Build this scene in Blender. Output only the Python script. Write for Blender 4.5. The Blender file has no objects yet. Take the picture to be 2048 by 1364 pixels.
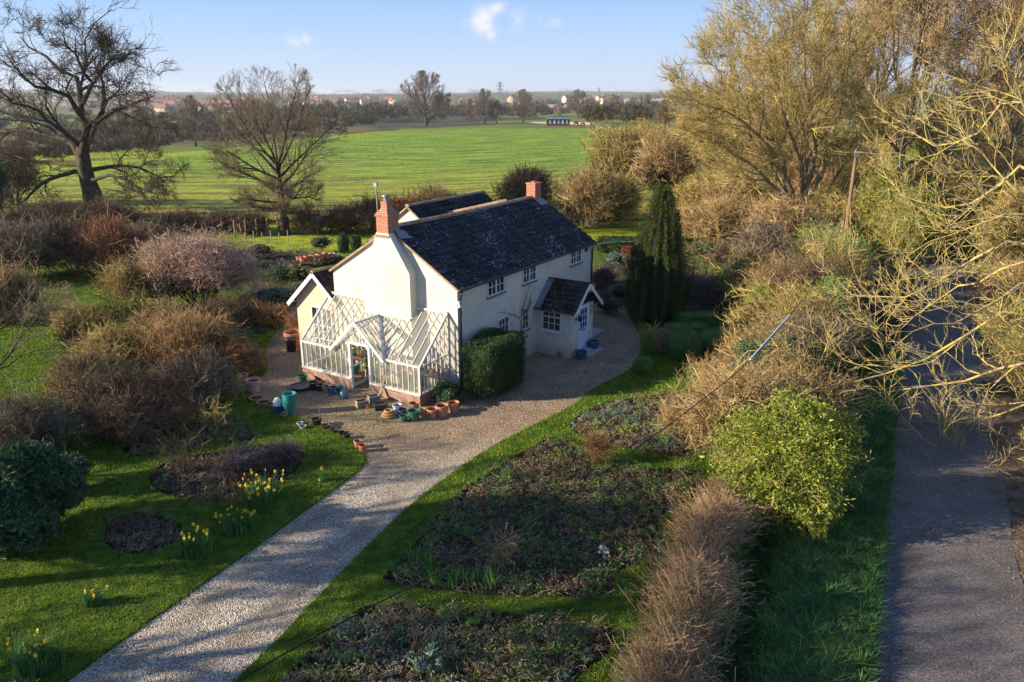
import bpy, math, random
import numpy as np
from mathutils import Vector, Matrix
from mathutils.geometry import tessellate_polygon
random.seed(7)
sc = bpy.context.scene
COL = sc.collection
# ------------------------------------------------------------------ camera, sky, sun, exposure
F = 1530.0; PITCH = math.atan(492/1530.0); CH = 11.0
cd = bpy.data.cameras.new('camera'); cam = bpy.data.objects.new('camera', cd); COL.objects.link(cam)
cam.location = (0, 0, CH); cam.rotation_euler = (math.pi/2 - PITCH, 0, 0)
cd.sensor_width = 36; cd.lens = F/2048*36; cd.clip_start = 0.2; cd.clip_end = 30000
sc.camera = cam
SUN_EL = math.radians(19.5); SUNV = Vector((-.983*math.cos(SUN_EL), -.184*math.cos(SUN_EL), math.sin(SUN_EL)))
sl = bpy.data.lights.new('sun', 'SUN'); sl.energy = 5.0; sl.angle = math.radians(.5); sl.color = (1, .85, .63)
so = bpy.data.objects.new('sun', sl); COL.objects.link(so); so.rotation_euler = SUNV.to_track_quat('Z', 'Y').to_euler()
W = bpy.data.worlds.new('World'); sc.world = W; W.use_nodes = True
nt = W.node_tree; nt.nodes.clear()
wo = nt.nodes.new('ShaderNodeOutputWorld'); bg = nt.nodes.new('ShaderNodeBackground'); bg.inputs[1].default_value = .052
sky = nt.nodes.new('ShaderNodeTexSky'); sky.sky_type = 'NISHITA'; sky.sun_disc = False
sky.sun_elevation = SUN_EL; sky.sun_rotation = math.atan2(SUNV.x, SUNV.y); sky.altitude = 0; sky.air_density = 1.0; sky.dust_density = .6; sky.ozone_density = 2.0
tc = nt.nodes.new('ShaderNodeTexCoord')
def wmath(op, a, b=None):
    n = nt.nodes.new('ShaderNodeMath'); n.operation = op
    for i, s in enumerate((a, b)):
        if s is None: continue
        if isinstance(s, (int, float)): n.inputs[i].default_value = s
        else: nt.links.new(s, n.inputs[i])
    return n.outputs[0]
# small fair-weather clouds: soft spots of noise round a few sky directions
def pxdir(u, v):
    r = (u-1024)/F; w = -(v-682)/F; cp, sp = math.cos(PITCH), math.sin(PITCH)
    return Vector((r, cp+w*sp, -sp+w*cp)).normalized()
nz = nt.nodes.new('ShaderNodeTexNoise'); nz.inputs['Scale'].default_value = 38; nz.inputs['Detail'].default_value = 7; nz.inputs['Roughness'].default_value = .55
mp = nt.nodes.new('ShaderNodeMapping'); mp.inputs['Scale'].default_value = (1, 1, 2.0)
nt.links.new(tc.outputs['Generated'], mp.inputs[0]); nt.links.new(mp.outputs[0], nz.inputs[0])
acc = None
for (u, v, rad, k) in [(968, 42, .022, 1), (990, 20, .016, .9), (1035, 38, .016, .6), (980, 70, .010, .8), (1108, 50, .012, .5), (1075, 40, .009, .5), (612, 74, .010, .75), (588, 84, .013, .55), (370, 45, .012, .2), (930, 45, .012, .4)]:
    d = nt.nodes.new('ShaderNodeVectorMath'); d.operation = 'DISTANCE'; d.inputs[1].default_value = pxdir(u, v)
    nt.links.new(tc.outputs['Generated'], d.inputs[0])
    m_ = nt.nodes.new('ShaderNodeMapRange'); m_.interpolation_type = 'SMOOTHSTEP'
    m_.inputs[1].default_value = 0; m_.inputs[2].default_value = rad*1.5; m_.inputs[3].default_value = k; m_.inputs[4].default_value = 0
    nt.links.new(d.outputs['Value'], m_.inputs[0])
    acc = m_.outputs[0] if acc is None else wmath('MAXIMUM', acc, m_.outputs[0])
cm = nt.nodes.new('ShaderNodeMapRange'); cm.interpolation_type = 'SMOOTHSTEP'; cm.inputs[1].default_value = .42; cm.inputs[2].default_value = .95
nt.links.new(wmath('ADD', nz.outputs[0], wmath('MULTIPLY', acc, .35)), cm.inputs[0])
cf = wmath('MULTIPLY', wmath('MULTIPLY', cm.outputs[0], acc), .8)
sxyz = nt.nodes.new('ShaderNodeSeparateXYZ'); nt.links.new(tc.outputs['Generated'], sxyz.inputs[0])
hr = nt.nodes.new('ShaderNodeValToRGB'); el_ = hr.color_ramp.elements
while len(el_) < 5: el_.new(.5)
for i_, (p_, c_) in enumerate([(0, (2.15, 2.5, 3.1)), (.03, (1.9, 2.35, 3.1)), (.065, (1.5, 2.15, 3.15)), (.12, (1.05, 1.8, 3.15)), (.35, (.62, 1.2, 2.6))]): el_[i_].position = p_; el_[i_].color = (c_[0]/4, c_[1]/4, c_[2]/4, 1)
nt.links.new(sxyz.outputs[2], hr.inputs[0])
sc4 = nt.nodes.new('ShaderNodeVectorMath'); sc4.operation = 'SCALE'; sc4.inputs['Scale'].default_value = 10.9; nt.links.new(hr.outputs[0], sc4.inputs[0])
hf_ = nt.nodes.new('ShaderNodeMapRange'); hf_.interpolation_type = 'SMOOTHSTEP'; hf_.inputs[1].default_value = .15; hf_.inputs[2].default_value = .5; hf_.inputs[3].default_value = .9; hf_.inputs[4].default_value = .5; nt.links.new(sxyz.outputs[2], hf_.inputs[0])
skm = nt.nodes.new('ShaderNodeMix'); skm.data_type = 'RGBA'; nt.links.new(hf_.outputs[0], skm.inputs['Factor']); nt.links.new(sky.outputs[0], skm.inputs['A']); nt.links.new(sc4.outputs[0], skm.inputs['B'])
mx = nt.nodes.new('ShaderNodeMix'); mx.data_type = 'RGBA'
nt.links.new(cf, mx.inputs['Factor']); nt.links.new(skm.outputs['Result'], mx.inputs['A']); mx.inputs['B'].default_value = (9.4, 8.4, 9.0, 1)
nt.links.new(mx.outputs['Result'], bg.inputs[0]); nt.links.new(bg.outputs[0], wo.inputs[0])
sc.view_settings.view_transform = 'Standard'; sc.view_settings.look = 'None'; sc.view_settings.gamma = 1
sc.view_settings.exposure = 1.25
sc.render.engine = 'CYCLES'
cy = sc.cycles; cy.use_denoising = True; cy.max_bounces = 6; cy.diffuse_bounces = 3; cy.transparent_max_bounces = 24; cy.volume_bounces = 0
cy.use_adaptive_sampling = True; cy.adaptive_threshold = .01

# ------------------------------------------------------------------ geometry of the place
rng = np.random.default_rng(11)
CP, SP = math.cos(PITCH), math.sin(PITCH)
def ray(u, v):
    r = (u-1024)/F; w = -(v-682)/F
    return np.array([r, CP+w*SP, -SP+w*CP])
def G(u, v, z=0.0):
    d = ray(u, v); t = (z-CH)/d[2]; return np.array([0, 0, CH])+t*d
def PY(u, v, Y):
    d = ray(u, v); return np.array([0, 0, CH])+d*(Y/d[1])
def depth(P): return P[1]*CP-(P[2]-CH)*SP
def sstep(a, b, x):
    t = np.clip((x-a)/(b-a), 0, 1); return t*t*(3-2*t)
def field_edge(x):
    return np.interp(x, [-400, -95, -77, -68, -54, -14, 30, 60, 400], [60, 95, 124, 173, 234, 303, 305, 300, 330])
def terrain(x, y):
    x = np.asarray(x, float); y = np.asarray(y, float)
    d = y-field_edge(x)
    z = -15*sstep(5, 420, d)
    z = z-1.2*sstep(-60, 0, d)*sstep(0, 40, y-60)
    r = np.hypot(x, y)
    n = np.sin(x*.0013+1.3)*.5+np.sin(x*.0031+y*.0007)*.25+np.sin(x*.0007-2.1+y*.0004)*.25
    left = 1+.55*sstep(.25, .5, -x/np.maximum(y, 1))
    z = z+sstep(1900, 4800, r)*(30+9*n)*left+sstep(5500, 9000, r)*(20+10*np.sin(x*.0009+.5))
    return z
def T(u, v):           # point of the terrain seen at a place of the photograph
    d = ray(u, v); o = np.array([0, 0, CH])
    t = np.geomspace(8, 9000, 5000); P = o+t[:, None]*d
    k = np.argmax(P[:, 2] < terrain(P[:, 0], P[:, 1]))
    if k == 0: k = len(t)-1
    P = P[k]; P[2] = terrain(P[0], P[1]); return P

# ------------------------------------------------------------------ helpers: objects
def tag(o, label=None, cat=None, group=None, kind=None):
    if label: o['label'] = label
    if cat: o['category'] = cat
    if group: o['group'] = group
    if kind: o['kind'] = kind
    return o
def empty(name, loc=(0, 0, 0), rz=0, label=None, cat=None, group=None):
    o = bpy.data.objects.new(name, None); COL.objects.link(o); o.location = tuple(loc); o.rotation_euler = (0, 0, rz); o.empty_display_size = .1
    return tag(o, label, cat, group)
def mesh(name, V, Fs, mats, parent=None, smooth=False, mi=None):
    V = np.asarray(V, np.float32).reshape(-1, 3)
    if isinstance(Fs, np.ndarray): Fs = [Fs]
    Fs = [np.asarray(f, np.int32) for f in Fs if len(f)]
    me = bpy.data.meshes.new(name)
    me.vertices.add(len(V)); me.vertices.foreach_set('co', V.ravel())
    li = np.concatenate([f.ravel() for f in Fs]); tot = np.concatenate([np.full(len(f), f.shape[1]) for f in Fs])
    me.loops.add(len(li)); me.loops.foreach_set('vertex_index', li)
    me.polygons.add(len(tot)); st = np.concatenate([[0], np.cumsum(tot)[:-1]]).astype(np.int32)
    me.polygons.foreach_set('loop_start', st)
    if mi is not None: me.polygons.foreach_set('material_index', np.asarray(mi, np.int32))
    me.polygons.foreach_set('use_smooth', np.full(len(tot), smooth))
    me.update(calc_edges=True)
    for m in (mats if isinstance(mats, (list, tuple)) else [mats]): me.materials.append(m)
    o = bpy.data.objects.new(name, me); COL.objects.link(o)
    if parent: o.parent = parent
    return o
def copy_tree(o, loc=None, rz=None, scale=None, label=None, parent=None):
    c = o.copy(); COL.objects.link(c)
    if parent: c.parent = parent
    if loc is not None: c.location = tuple(loc)
    if rz is not None: c.rotation_euler = (0, 0, rz)
    if scale is not None: c.scale = (scale,)*3 if isinstance(scale, (int, float)) else scale
    if label: c['label'] = label
    for ch in list(o.children): copy_tree(ch, parent=c)
    return c
class MB:      # collects simple solids into one mesh
    def __init__(s): s.V = []; s.F3 = []; s.F4 = []; s.n = 0; s.N = []
    def add(s, V, F):
        V = np.asarray(V, float); s.V.append(V)
        for f in F:
            (s.F4 if len(f) == 4 else s.F3 if len(f) == 3 else s.N).append([i+s.n for i in f])
        s.n += len(V); return s
    def box(s, a, b):
        x0, y0, z0 = a; x1, y1, z1 = b
        return s.add([(x0, y0, z0), (x1, y0, z0), (x1, y1, z0), (x0, y1, z0), (x0, y0, z1), (x1, y0, z1), (x1, y1, z1), (x0, y1, z1)],
                     [(0, 3, 2, 1), (4, 5, 6, 7), (0, 1, 5, 4), (1, 2, 6, 5), (2, 3, 7, 6), (3, 0, 4, 7)])
    def beam(s, p, q, w, h, up=(0, 0, 1)):
        p = Vector(p); q = Vector(q); d = (q-p).normalized(); u = Vector(up); sd = d.cross(u)
        if sd.length < 1e-3: sd = d.cross(Vector((1, 0, 0)))
        sd.normalize(); u = sd.cross(d).normalized(); V = []
        for c in (p, q):
            for (i, j) in ((-1, -1), (1, -1), (1, 1), (-1, 1)): V.append(c+sd*i*w/2+u*j*h/2)
        return s.add([tuple(v) for v in V], [(0, 3, 2, 1), (4, 5, 6, 7), (0, 1, 5, 4), (1, 2, 6, 5), (2, 3, 7, 6), (3, 0, 4, 7)])
    def prism(s, poly, d):       # poly: 3-D points of a planar convex face, d: extrusion vector
        n = len(poly); V = [tuple(p) for p in poly]+[tuple(np.add(p, d)) for p in poly]
        return s.add(V, [tuple(range(n))[::-1], tuple(range(n, 2*n))]+[(i, (i+1) % n, (i+1) % n+n, i+n) for i in range(n)])
    def tube(s, pts, r, K=8):
        P = np.array(pts, float)[None]; R = np.broadcast_to(np.asarray(r, float), (1, P.shape[1])) if np.ndim(r) <= 1 else r
        V, Fq = tubes(P, np.array(R).reshape(1, -1), K); m = P.shape[1]
        s.add(V, [tuple(f) for f in Fq]); s.N.append([s.n-K*m+i for i in range(K)][::-1]); s.N.append([s.n-K+i for i in range(K)]); return s
    def lathe(s, prof, c=(0, 0, 0), K=20, sx=1, sy=1):
        V = []; Fq = []; n = len(prof)
        for (r, z) in prof:
            for k in range(K):
                a = 2*math.pi*k/K; V.append((c[0]+r*math.cos(a)*sx, c[1]+r*math.sin(a)*sy, c[2]+z))
        for i in range(n-1):
            for k in range(K): Fq.append((i*K+k, i*K+(k+1) % K, (i+1)*K+(k+1) % K, (i+1)*K+k))
        return s.add(V, Fq)
    def build(s, name, mat, parent=None, smooth=False):
        V = np.concatenate(s.V); Fs = []
        if s.F4: Fs.append(np.array(s.F4))
        if s.F3: Fs.append(np.array(s.F3))
        by = {}
        for f in s.N: by.setdefault(len(f), []).append(f)
        for k in by: Fs.append(np.array(by[k]))
        return mesh(name, V, Fs, mat, parent, smooth)
def tubes(P, R, K=3):
    B, S, _ = P.shape
    Tn = np.empty_like(P); Tn[:, 1:-1] = P[:, 2:]-P[:, :-2]; Tn[:, 0] = P[:, 1]-P[:, 0]; Tn[:, -1] = P[:, -1]-P[:, -2]
    Tn /= np.linalg.norm(Tn, axis=2, keepdims=True)+1e-9
    ref = np.where(np.abs(Tn[:, :1, 2:3]) > .9, np.array([1., 0, 0]), np.array([0, 0, 1.])); ref = np.broadcast_to(ref, P.shape)
    A = np.cross(Tn, ref); A /= np.linalg.norm(A, axis=2, keepdims=True)+1e-9
    Bn = np.cross(Tn, A)
    th = np.arange(K)*2*np.pi/K
    V = P[:, :, None]+R[:, :, None, None]*(A[:, :, None]*np.cos(th)[:, None]+Bn[:, :, None]*np.sin(th)[:, None])
    idx = np.arange(B*S*K).reshape(B, S, K)
    Fq = np.stack([idx[:, :-1], np.roll(idx, -1, 2)[:, :-1], np.roll(idx, -1, 2)[:, 1:], idx[:, 1:]], -1).reshape(-1, 4)
    return V.reshape(-1, 3), Fq
def tube_mesh(name, lst, mat, parent, smooth=True):   # lst of (P, R, K)
    Vs = []; Fs = []; n = 0
    for P, R, K in lst:
        V, Fq = tubes(P, R, K); Vs.append(V); Fs.append(Fq+n); n += len(V)
    return mesh(name, np.concatenate(Vs), np.concatenate(Fs), mat, parent, smooth)

# ------------------------------------------------------------------ helpers: materials
def new_mat(name):
    m = bpy.data.materials.new(name); m.use_nodes = True; return m, m.node_tree, m.node_tree.nodes['Principled BSDF']
def ramp(N, cols, pos=None):
    r = N.nodes.new('ShaderNodeValToRGB'); e = r.color_ramp.elements
    n = len(cols); pos = pos or [i/(n-1) for i in range(n)]
    while len(e) < n: e.new(.5)
    for i in range(n): e[i].position = pos[i]; e[i].color = (*cols[i], 1)
    return r
def M(name, cols, scale=4, rough=.85, detail=5, bump=0, bscale=30, island=0, spec=.25, pos=None, stretch=None, met=0, dist=.02, lo=.3, hi=.7, trans=0):
    m, N, b = new_mat(name); L = N.links
    tcn = N.nodes.new('ShaderNodeTexCoord'); src = tcn.outputs['Object']
    if stretch:
        mpn = N.nodes.new('ShaderNodeMapping'); mpn.inputs['Scale'].default_value = stretch; L.new(src, mpn.inputs[0]); src = mpn.outputs[0]
    n = N.nodes.new('ShaderNodeTexNoise'); n.inputs['Scale'].default_value = scale; n.inputs['Detail'].default_value = detail; L.new(src, n.inputs[0])
    mr = N.nodes.new('ShaderNodeMapRange'); mr.inputs[1].default_value = lo; mr.inputs[2].default_value = hi; L.new(n.outputs[0], mr.inputs[0])
    fac = mr.outputs[0]
    if island:
        g = N.nodes.new('ShaderNodeNewGeometry'); mxx = N.nodes.new('ShaderNodeMix'); mxx.inputs[0].default_value = island
        L.new(fac, mxx.inputs[2]); L.new(g.outputs['Random Per Island'], mxx.inputs[3]); fac = mxx.outputs[0]
    r = ramp(N, cols, pos); L.new(fac, r.inputs[0]); L.new(r.outputs[0], b.inputs['Base Color'])
    b.inputs['Roughness'].default_value = rough; b.inputs['Specular IOR Level'].default_value = spec; b.inputs['Metallic'].default_value = met
    if bump:
        n2 = N.nodes.new('ShaderNodeTexNoise'); n2.inputs['Scale'].default_value = bscale; n2.inputs['Detail'].default_value = 4; L.new(src, n2.inputs[0])
        bp = N.nodes.new('ShaderNodeBump'); bp.inputs['Strength'].default_value = bump; bp.inputs['Distance'].default_value = dist; L.new(n2.outputs[0], bp.inputs['Height']); L.new(bp.outputs[0], b.inputs['Normal'])
    if trans:
        tr = N.nodes.new('ShaderNodeBsdfTranslucent'); ms = N.nodes.new('ShaderNodeMixShader'); ms.inputs[0].default_value = trans
        L.new(r.outputs[0], tr.inputs[0]); out = N.nodes['Material Output']; L.new(b.outputs[0], ms.inputs[1]); L.new(tr.outputs[0], ms.inputs[2]); L.new(ms.outputs[0], out.inputs[0])
    return m
TRACKS = (-11.95, -10.45)
def stones(name, cols, scale, cols2=None, bump=.6, y0=None):
    m, N, b = new_mat(name); L = N.links
    tcn = N.nodes.new('ShaderNodeTexCoord'); v = N.nodes.new('ShaderNodeTexVoronoi'); v.inputs['Scale'].default_value = scale; L.new(tcn.outputs['Object'], v.inputs[0])
    sx = N.nodes.new('ShaderNodeSeparateColor'); L.new(v.outputs['Color'], sx.inputs[0])
    r = ramp(N, cols); L.new(sx.outputs[0], r.inputs[0]); c = r.outputs[0]
    n = N.nodes.new('ShaderNodeTexNoise'); n.inputs['Scale'].default_value = .9; n.inputs['Detail'].default_value = 6; L.new(tcn.outputs['Object'], n.inputs[0])
    if cols2:
        r2 = ramp(N, cols2); L.new(sx.outputs[0], r2.inputs[0]); sp_ = N.nodes.new('ShaderNodeSeparateXYZ'); L.new(tcn.outputs['Object'], sp_.inputs[0])
        ad = N.nodes.new('ShaderNodeMath'); ad.operation = 'MULTIPLY_ADD'; L.new(n.outputs[0], ad.inputs[0]); ad.inputs[1].default_value = 2.2; 
        dt = N.nodes.new('ShaderNodeVectorMath'); dt.operation = 'DOT_PRODUCT'; dt.inputs[1].default_value = (-.35, .94, 0); L.new(tcn.outputs['Object'], dt.inputs[0])
        L.new(dt.outputs['Value'], ad.inputs[2])
        mr = N.nodes.new('ShaderNodeMapRange'); mr.inputs[1].default_value = y0; mr.inputs[2].default_value = y0+2.2; L.new(ad.outputs[0], mr.inputs[0])
        x = N.nodes.new('ShaderNodeMix'); x.data_type = 'RGBA'; L.new(mr.outputs[0], x.inputs['Factor']); L.new(c, x.inputs['A']); L.new(r2.outputs[0], x.inputs['B']); c = x.outputs['Result']
    if cols2:
        # two worn wheel tracks that follow the straight drive; finer, dirtier stone between them
        dv = N.nodes.new('ShaderNodeVectorMath'); dv.operation = 'DOT_PRODUCT'; dv.inputs[1].default_value = (.92, -.393, 0); L.new(tcn.outputs['Object'], dv.inputs[0])
        wv = N.nodes.new('ShaderNodeMath'); wv.operation = 'MULTIPLY_ADD'; L.new(n.outputs[0], wv.inputs[0]); wv.inputs[1].default_value = .5; L.new(dv.outputs['Value'], wv.inputs[2])
        best = None
        for off in TRACKS:
            a = N.nodes.new('ShaderNodeMath'); a.operation = 'SUBTRACT'; L.new(wv.outputs[0], a.inputs[0]); a.inputs[1].default_value = off; b2 = N.nodes.new('ShaderNodeMath'); b2.operation = 'ABSOLUTE'; L.new(a.outputs[0], b2.inputs[0])
            k2 = N.nodes.new('ShaderNodeMapRange'); k2.interpolation_type = 'SMOOTHSTEP'; k2.inputs[1].default_value = .05; k2.inputs[2].default_value = .34; k2.inputs[3].default_value = .5; k2.inputs[4].default_value = 0; L.new(b2.outputs[0], k2.inputs[0])
            if best is None: best = k2.outputs[0]
            else: mm = N.nodes.new('ShaderNodeMath'); mm.operation = 'MAXIMUM'; L.new(best, mm.inputs[0]); L.new(k2.outputs[0], mm.inputs[1]); best = mm.outputs[0]
        xt = N.nodes.new('ShaderNodeMix'); xt.data_type = 'RGBA'; L.new(best, xt.inputs['Factor']); L.new(c, xt.inputs['A']); xt.inputs['B'].default_value = (.25, .195, .14, 1); c = xt.outputs['Result']
    hs = N.nodes.new('ShaderNodeHueSaturation'); mr2 = N.nodes.new('ShaderNodeMapRange'); mr2.inputs[1].default_value = .3; mr2.inputs[2].default_value = .7; mr2.inputs[3].default_value = .72; mr2.inputs[4].default_value = 1.15
    L.new(n.outputs[0], mr2.inputs[0]); L.new(mr2.outputs[0], hs.inputs['Value']); L.new(c, hs.inputs['Color']); L.new(hs.outputs[0], b.inputs['Base Color'])
    b.inputs['Roughness'].default_value = .9; b.inputs['Specular IOR Level'].default_value = .15
    bp = N.nodes.new('ShaderNodeBump'); bp.inputs['Strength'].default_value = bump; bp.inputs['Distance'].default_value = .03; bp.invert = True
    L.new(v.outputs['Distance'], bp.inputs['Height']); L.new(bp.outputs[0], b.inputs['Normal'])
    return m
def brick_mat(name, c1, c2, mortar, w=.21, h=.072):
    m, N, b = new_mat(name); L = N.links
    tcn = N.nodes.new('ShaderNodeTexCoord')
    sp_ = N.nodes.new('ShaderNodeSeparateXYZ'); L.new(tcn.outputs['Object'], sp_.inputs[0])
    ad = N.nodes.new('ShaderNodeMath'); ad.operation = 'ADD'; L.new(sp_.outputs[0], ad.inputs[0]); L.new(sp_.outputs[1], ad.inputs[1])
    cb = N.nodes.new('ShaderNodeCombineXYZ'); L.new(ad.outputs[0], cb.inputs[0]); L.new(sp_.outputs[2], cb.inputs[1])
    k = N.nodes.new('ShaderNodeTexBrick'); k.inputs['Scale'].default_value = 1; k.inputs['Brick Width'].default_value = w; k.inputs['Row Height'].default_value = h
    k.inputs['Mortar Size'].default_value = .008; k.inputs['Color1'].default_value = (*c1, 1); k.inputs['Color2'].default_value = (*c2, 1); k.inputs['Mortar'].default_value = (*mortar, 1)
    k.inputs['Bias'].default_value = 0
    L.new(cb.outputs[0], k.inputs[0]); L.new(k.outputs[0], b.inputs['Base Color']); b.inputs['Roughness'].default_value = .9
    bp = N.nodes.new('ShaderNodeBump'); bp.inputs['Strength'].default_value = .5; bp.inputs['Distance'].default_value = .01; bp.invert = True; L.new(k.outputs['Fac'], bp.inputs['Height']); L.new(bp.outputs[0], b.inputs['Normal'])
    return m
def tile_mat(name, cols, spotcol, amount):
    m, N, b = new_mat(name); L = N.links
    tcn = N.nodes.new('ShaderNodeTexCoord'); g = N.nodes.new('ShaderNodeNewGeometry')
    r = ramp(N, cols); L.new(g.outputs['Random Per Island'], r.inputs[0])
    n = N.nodes.new('ShaderNodeTexNoise'); n.inputs['Scale'].default_value = 9; n.inputs['Detail'].default_value = 6; n.inputs['Roughness'].default_value = .7; L.new(tcn.outputs['Object'], n.inputs[0])
    n1 = N.nodes.new('ShaderNodeTexNoise'); n1.inputs['Scale'].default_value = .8; n1.inputs['Detail'].default_value = 3; L.new(tcn.outputs['Object'], n1.inputs[0])
    ad = N.nodes.new('ShaderNodeMath'); ad.operation = 'MULTIPLY_ADD'; L.new(n1.outputs[0], ad.inputs[0]); ad.inputs[1].default_value = .35; L.new(n.outputs[0], ad.inputs[2])
    mr = N.nodes.new('ShaderNodeMapRange'); mr.inputs[1].default_value = amount; mr.inputs[2].default_value = amount+.06; L.new(ad.outputs[0], mr.inputs[0])
    x = N.nodes.new('ShaderNodeMix'); x.data_type = 'RGBA'; L.new(mr.outputs[0], x.inputs['Factor']); L.new(r.outputs[0], x.inputs['A']); x.inputs['B'].default_value = (*spotcol, 1)
    L.new(x.outputs['Result'], b.inputs['Base Color']); b.inputs['Roughness'].default_value = .85; b.inputs['Specular IOR Level'].default_value = .2
    bp = N.nodes.new('ShaderNodeBump'); bp.inputs['Strength'].default_value = .4; bp.inputs['Distance'].default_value = .01; L.new(n.outputs[0], bp.inputs['Height']); L.new(bp.outputs[0], b.inputs['Normal'])
    return m
def glass_mat(name, grime_glare=.35, tint=(.9, .95, .93)):
    m, N, b = new_mat(name); L = N.links; N.nodes.remove(b)
    t = N.nodes.new('ShaderNodeBsdfTransparent'); t.inputs[0].default_value = (*tint, 1); g = N.nodes.new('ShaderNodeBsdfGlossy'); g.inputs['Roughness'].default_value = .04
    d = N.nodes.new('ShaderNodeBsdfDiffuse'); d.inputs[0].default_value = (.7, .7, .62, 1)
    lw = N.nodes.new('ShaderNodeLayerWeight'); lw.inputs[0].default_value = .5; pw = N.nodes.new('ShaderNodeMath'); pw.operation = 'POWER'; pw.inputs[1].default_value = 4; L.new(lw.outputs['Facing'], pw.inputs[0]); fr = N.nodes.new('ShaderNodeMath'); fr.operation = 'MULTIPLY_ADD'; fr.inputs[1].default_value = .7; fr.inputs[2].default_value = .04; L.new(pw.outputs[0], fr.inputs[0])
    s = N.nodes.new('ShaderNodeMixShader'); L.new(fr.outputs[0], s.inputs[0]); L.new(t.outputs[0], s.inputs[1]); L.new(g.outputs[0], s.inputs[2])
    s2 = N.nodes.new('ShaderNodeMixShader'); s2.inputs[0].default_value = grime_glare; L.new(s.outputs[0], s2.inputs[1]); L.new(d.outputs[0], s2.inputs[2])  # diffuse share for pane grime, raised to paint in whitish glare
    L.new(s2.outputs[0], N.nodes['Material Output'].inputs[0]); return m

MT = {}
def wall_mat(name, cols):
    m = M(name, cols, 1.1, .92, bump=.3, bscale=12, dist=.02, detail=8); N = m.node_tree; L = N.links; b = N.nodes['Principled BSDF']; src = b.inputs['Base Color'].links[0].from_socket
    t = N.nodes.new('ShaderNodeTexCoord'); mp_ = N.nodes.new('ShaderNodeMapping'); mp_.inputs['Scale'].default_value = (5, 5, .35); L.new(t.outputs['Object'], mp_.inputs[0])
    n = N.nodes.new('ShaderNodeTexNoise'); n.inputs['Scale'].default_value = 1.4; n.inputs['Detail'].default_value = 6; L.new(mp_.outputs[0], n.inputs[0])
    r = N.nodes.new('ShaderNodeMapRange'); r.inputs[1].default_value = .54; r.inputs[2].default_value = .75; r.inputs[3].default_value = 0; r.inputs[4].default_value = .30; L.new(n.outputs[0], r.inputs[0])
    s3 = N.nodes.new('ShaderNodeSeparateXYZ'); L.new(t.outputs['Object'], s3.inputs[0]); ad = N.nodes.new('ShaderNodeMath'); ad.operation = 'MULTIPLY_ADD'; L.new(n.outputs[0], ad.inputs[0]); ad.inputs[1].default_value = -.9; L.new(s3.outputs[2], ad.inputs[2])
    g = N.nodes.new('ShaderNodeMapRange'); g.inputs[1].default_value = -.35; g.inputs[2].default_value = .25; g.inputs[3].default_value = .55; g.inputs[4].default_value = 0; L.new(ad.outputs[0], g.inputs[0])
    mxm = N.nodes.new('ShaderNodeMath'); mxm.operation = 'MAXIMUM'; L.new(r.outputs[0], mxm.inputs[0]); L.new(g.outputs[0], mxm.inputs[1])
    x = N.nodes.new('ShaderNodeMix'); x.data_type = 'RGBA'; L.new(mxm.outputs[0], x.inputs['Factor']); L.new(src, x.inputs['A']); x.inputs['B'].default_value = (.30, .26, .19, 1); L.new(x.outputs['Result'], b.inputs['Base Color']); return m
MT['render'] = wall_mat('cream_render', [(.515, .485, .425), (.565, .535, .475), (.605, .575, .515)])
MT['render2'] = wall_mat('peach_render', [(.56, .43, .30), (.62, .485, .345)])
MT['white'] = M('white_paint', [(.56, .585, .61), (.61, .635, .66)], 3, .45, spec=.4)
MT['oldwhite'] = M('weathered_white_paint', [(.40, .40, .37), (.52, .515, .49), (.59, .585, .565)], 6, .6)
MT['greylead'] = M('lead_flashing', [(.16, .18, .21), (.24, .26, .29)], 5, .55, met=.2)
MT['slate'] = M('dark_slate_sill', [(.10, .12, .15), (.15, .17, .20)], 8, .6)
MT['black'] = M('black_plastic', [(.012, .013, .016), (.03, .03, .035)], 6, .4, spec=.5)
MT['pane'] = M('window_glass', [(.012, .016, .022), (.03, .035, .04)], 2, .08, spec=1.0)
MT['winblue'] = M('pale_blue_door_paint', [(.50, .64, .82), (.56, .69, .86)], 3, .4)
MT['tile'] = tile_mat('dark_concrete_tiles', [(.010, .012, .016), (.018, .021, .028), (.034, .037, .045)], (.26, .28, .30), .765)
MT['tile2'] = tile_mat('brown_clay_tiles', [(.018, .013, .014), (.032, .022, .022), (.06, .038, .034)], (.30, .29, .24), .77)
MT['ridge'] = M('ridge_tiles', [(.20, .12, .08), (.30, .20, .14), (.36, .32, .26)], 7, .85, island=.4)
MT['brick'] = brick_mat('red_orange_brick', (.42, .11, .055), (.30, .075, .045), (.40, .33, .26))
MT['brick2'] = brick_mat('mixed_plinth_brick', (.36, .16, .10), (.13, .085, .095), (.34, .30, .26))
MT['terra'] = M('terracotta', [(.36, .13, .07), (.48, .20, .11), (.56, .30, .20)], 7, .85, bump=.1)
MT['terra2'] = M('pale_pink_terracotta', [(.44, .24, .20), (.55, .34, .28)], 7, .85)
MT['tan'] = M('tan_wicker', [(.38, .22, .09), (.50, .31, .14)], 16, .8)
MT['green'] = M('green_glaze', [(.015, .10, .06), (.03, .17, .10)], 5, .3, spec=.5)
MT['teal'] = M('teal_plastic', [(.02, .16, .16), (.04, .24, .23)], 5, .4, spec=.5)
MT['blue'] = M('blue_glaze', [(.02, .05, .13), (.04, .09, .20)], 5, .3, spec=.5)
MT['can'] = M('grey_blue_metal', [(.10, .19, .23), (.16, .27, .32)], 5, .4, met=.3)
MT['stone'] = M('weathered_stone', [(.16, .14, .11), (.28, .25, .20)], 9, .95, bump=.3)
MT['slab'] = M('paving_slab', [(.26, .26, .26), (.36, .36, .35)], 6, .9)
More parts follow.
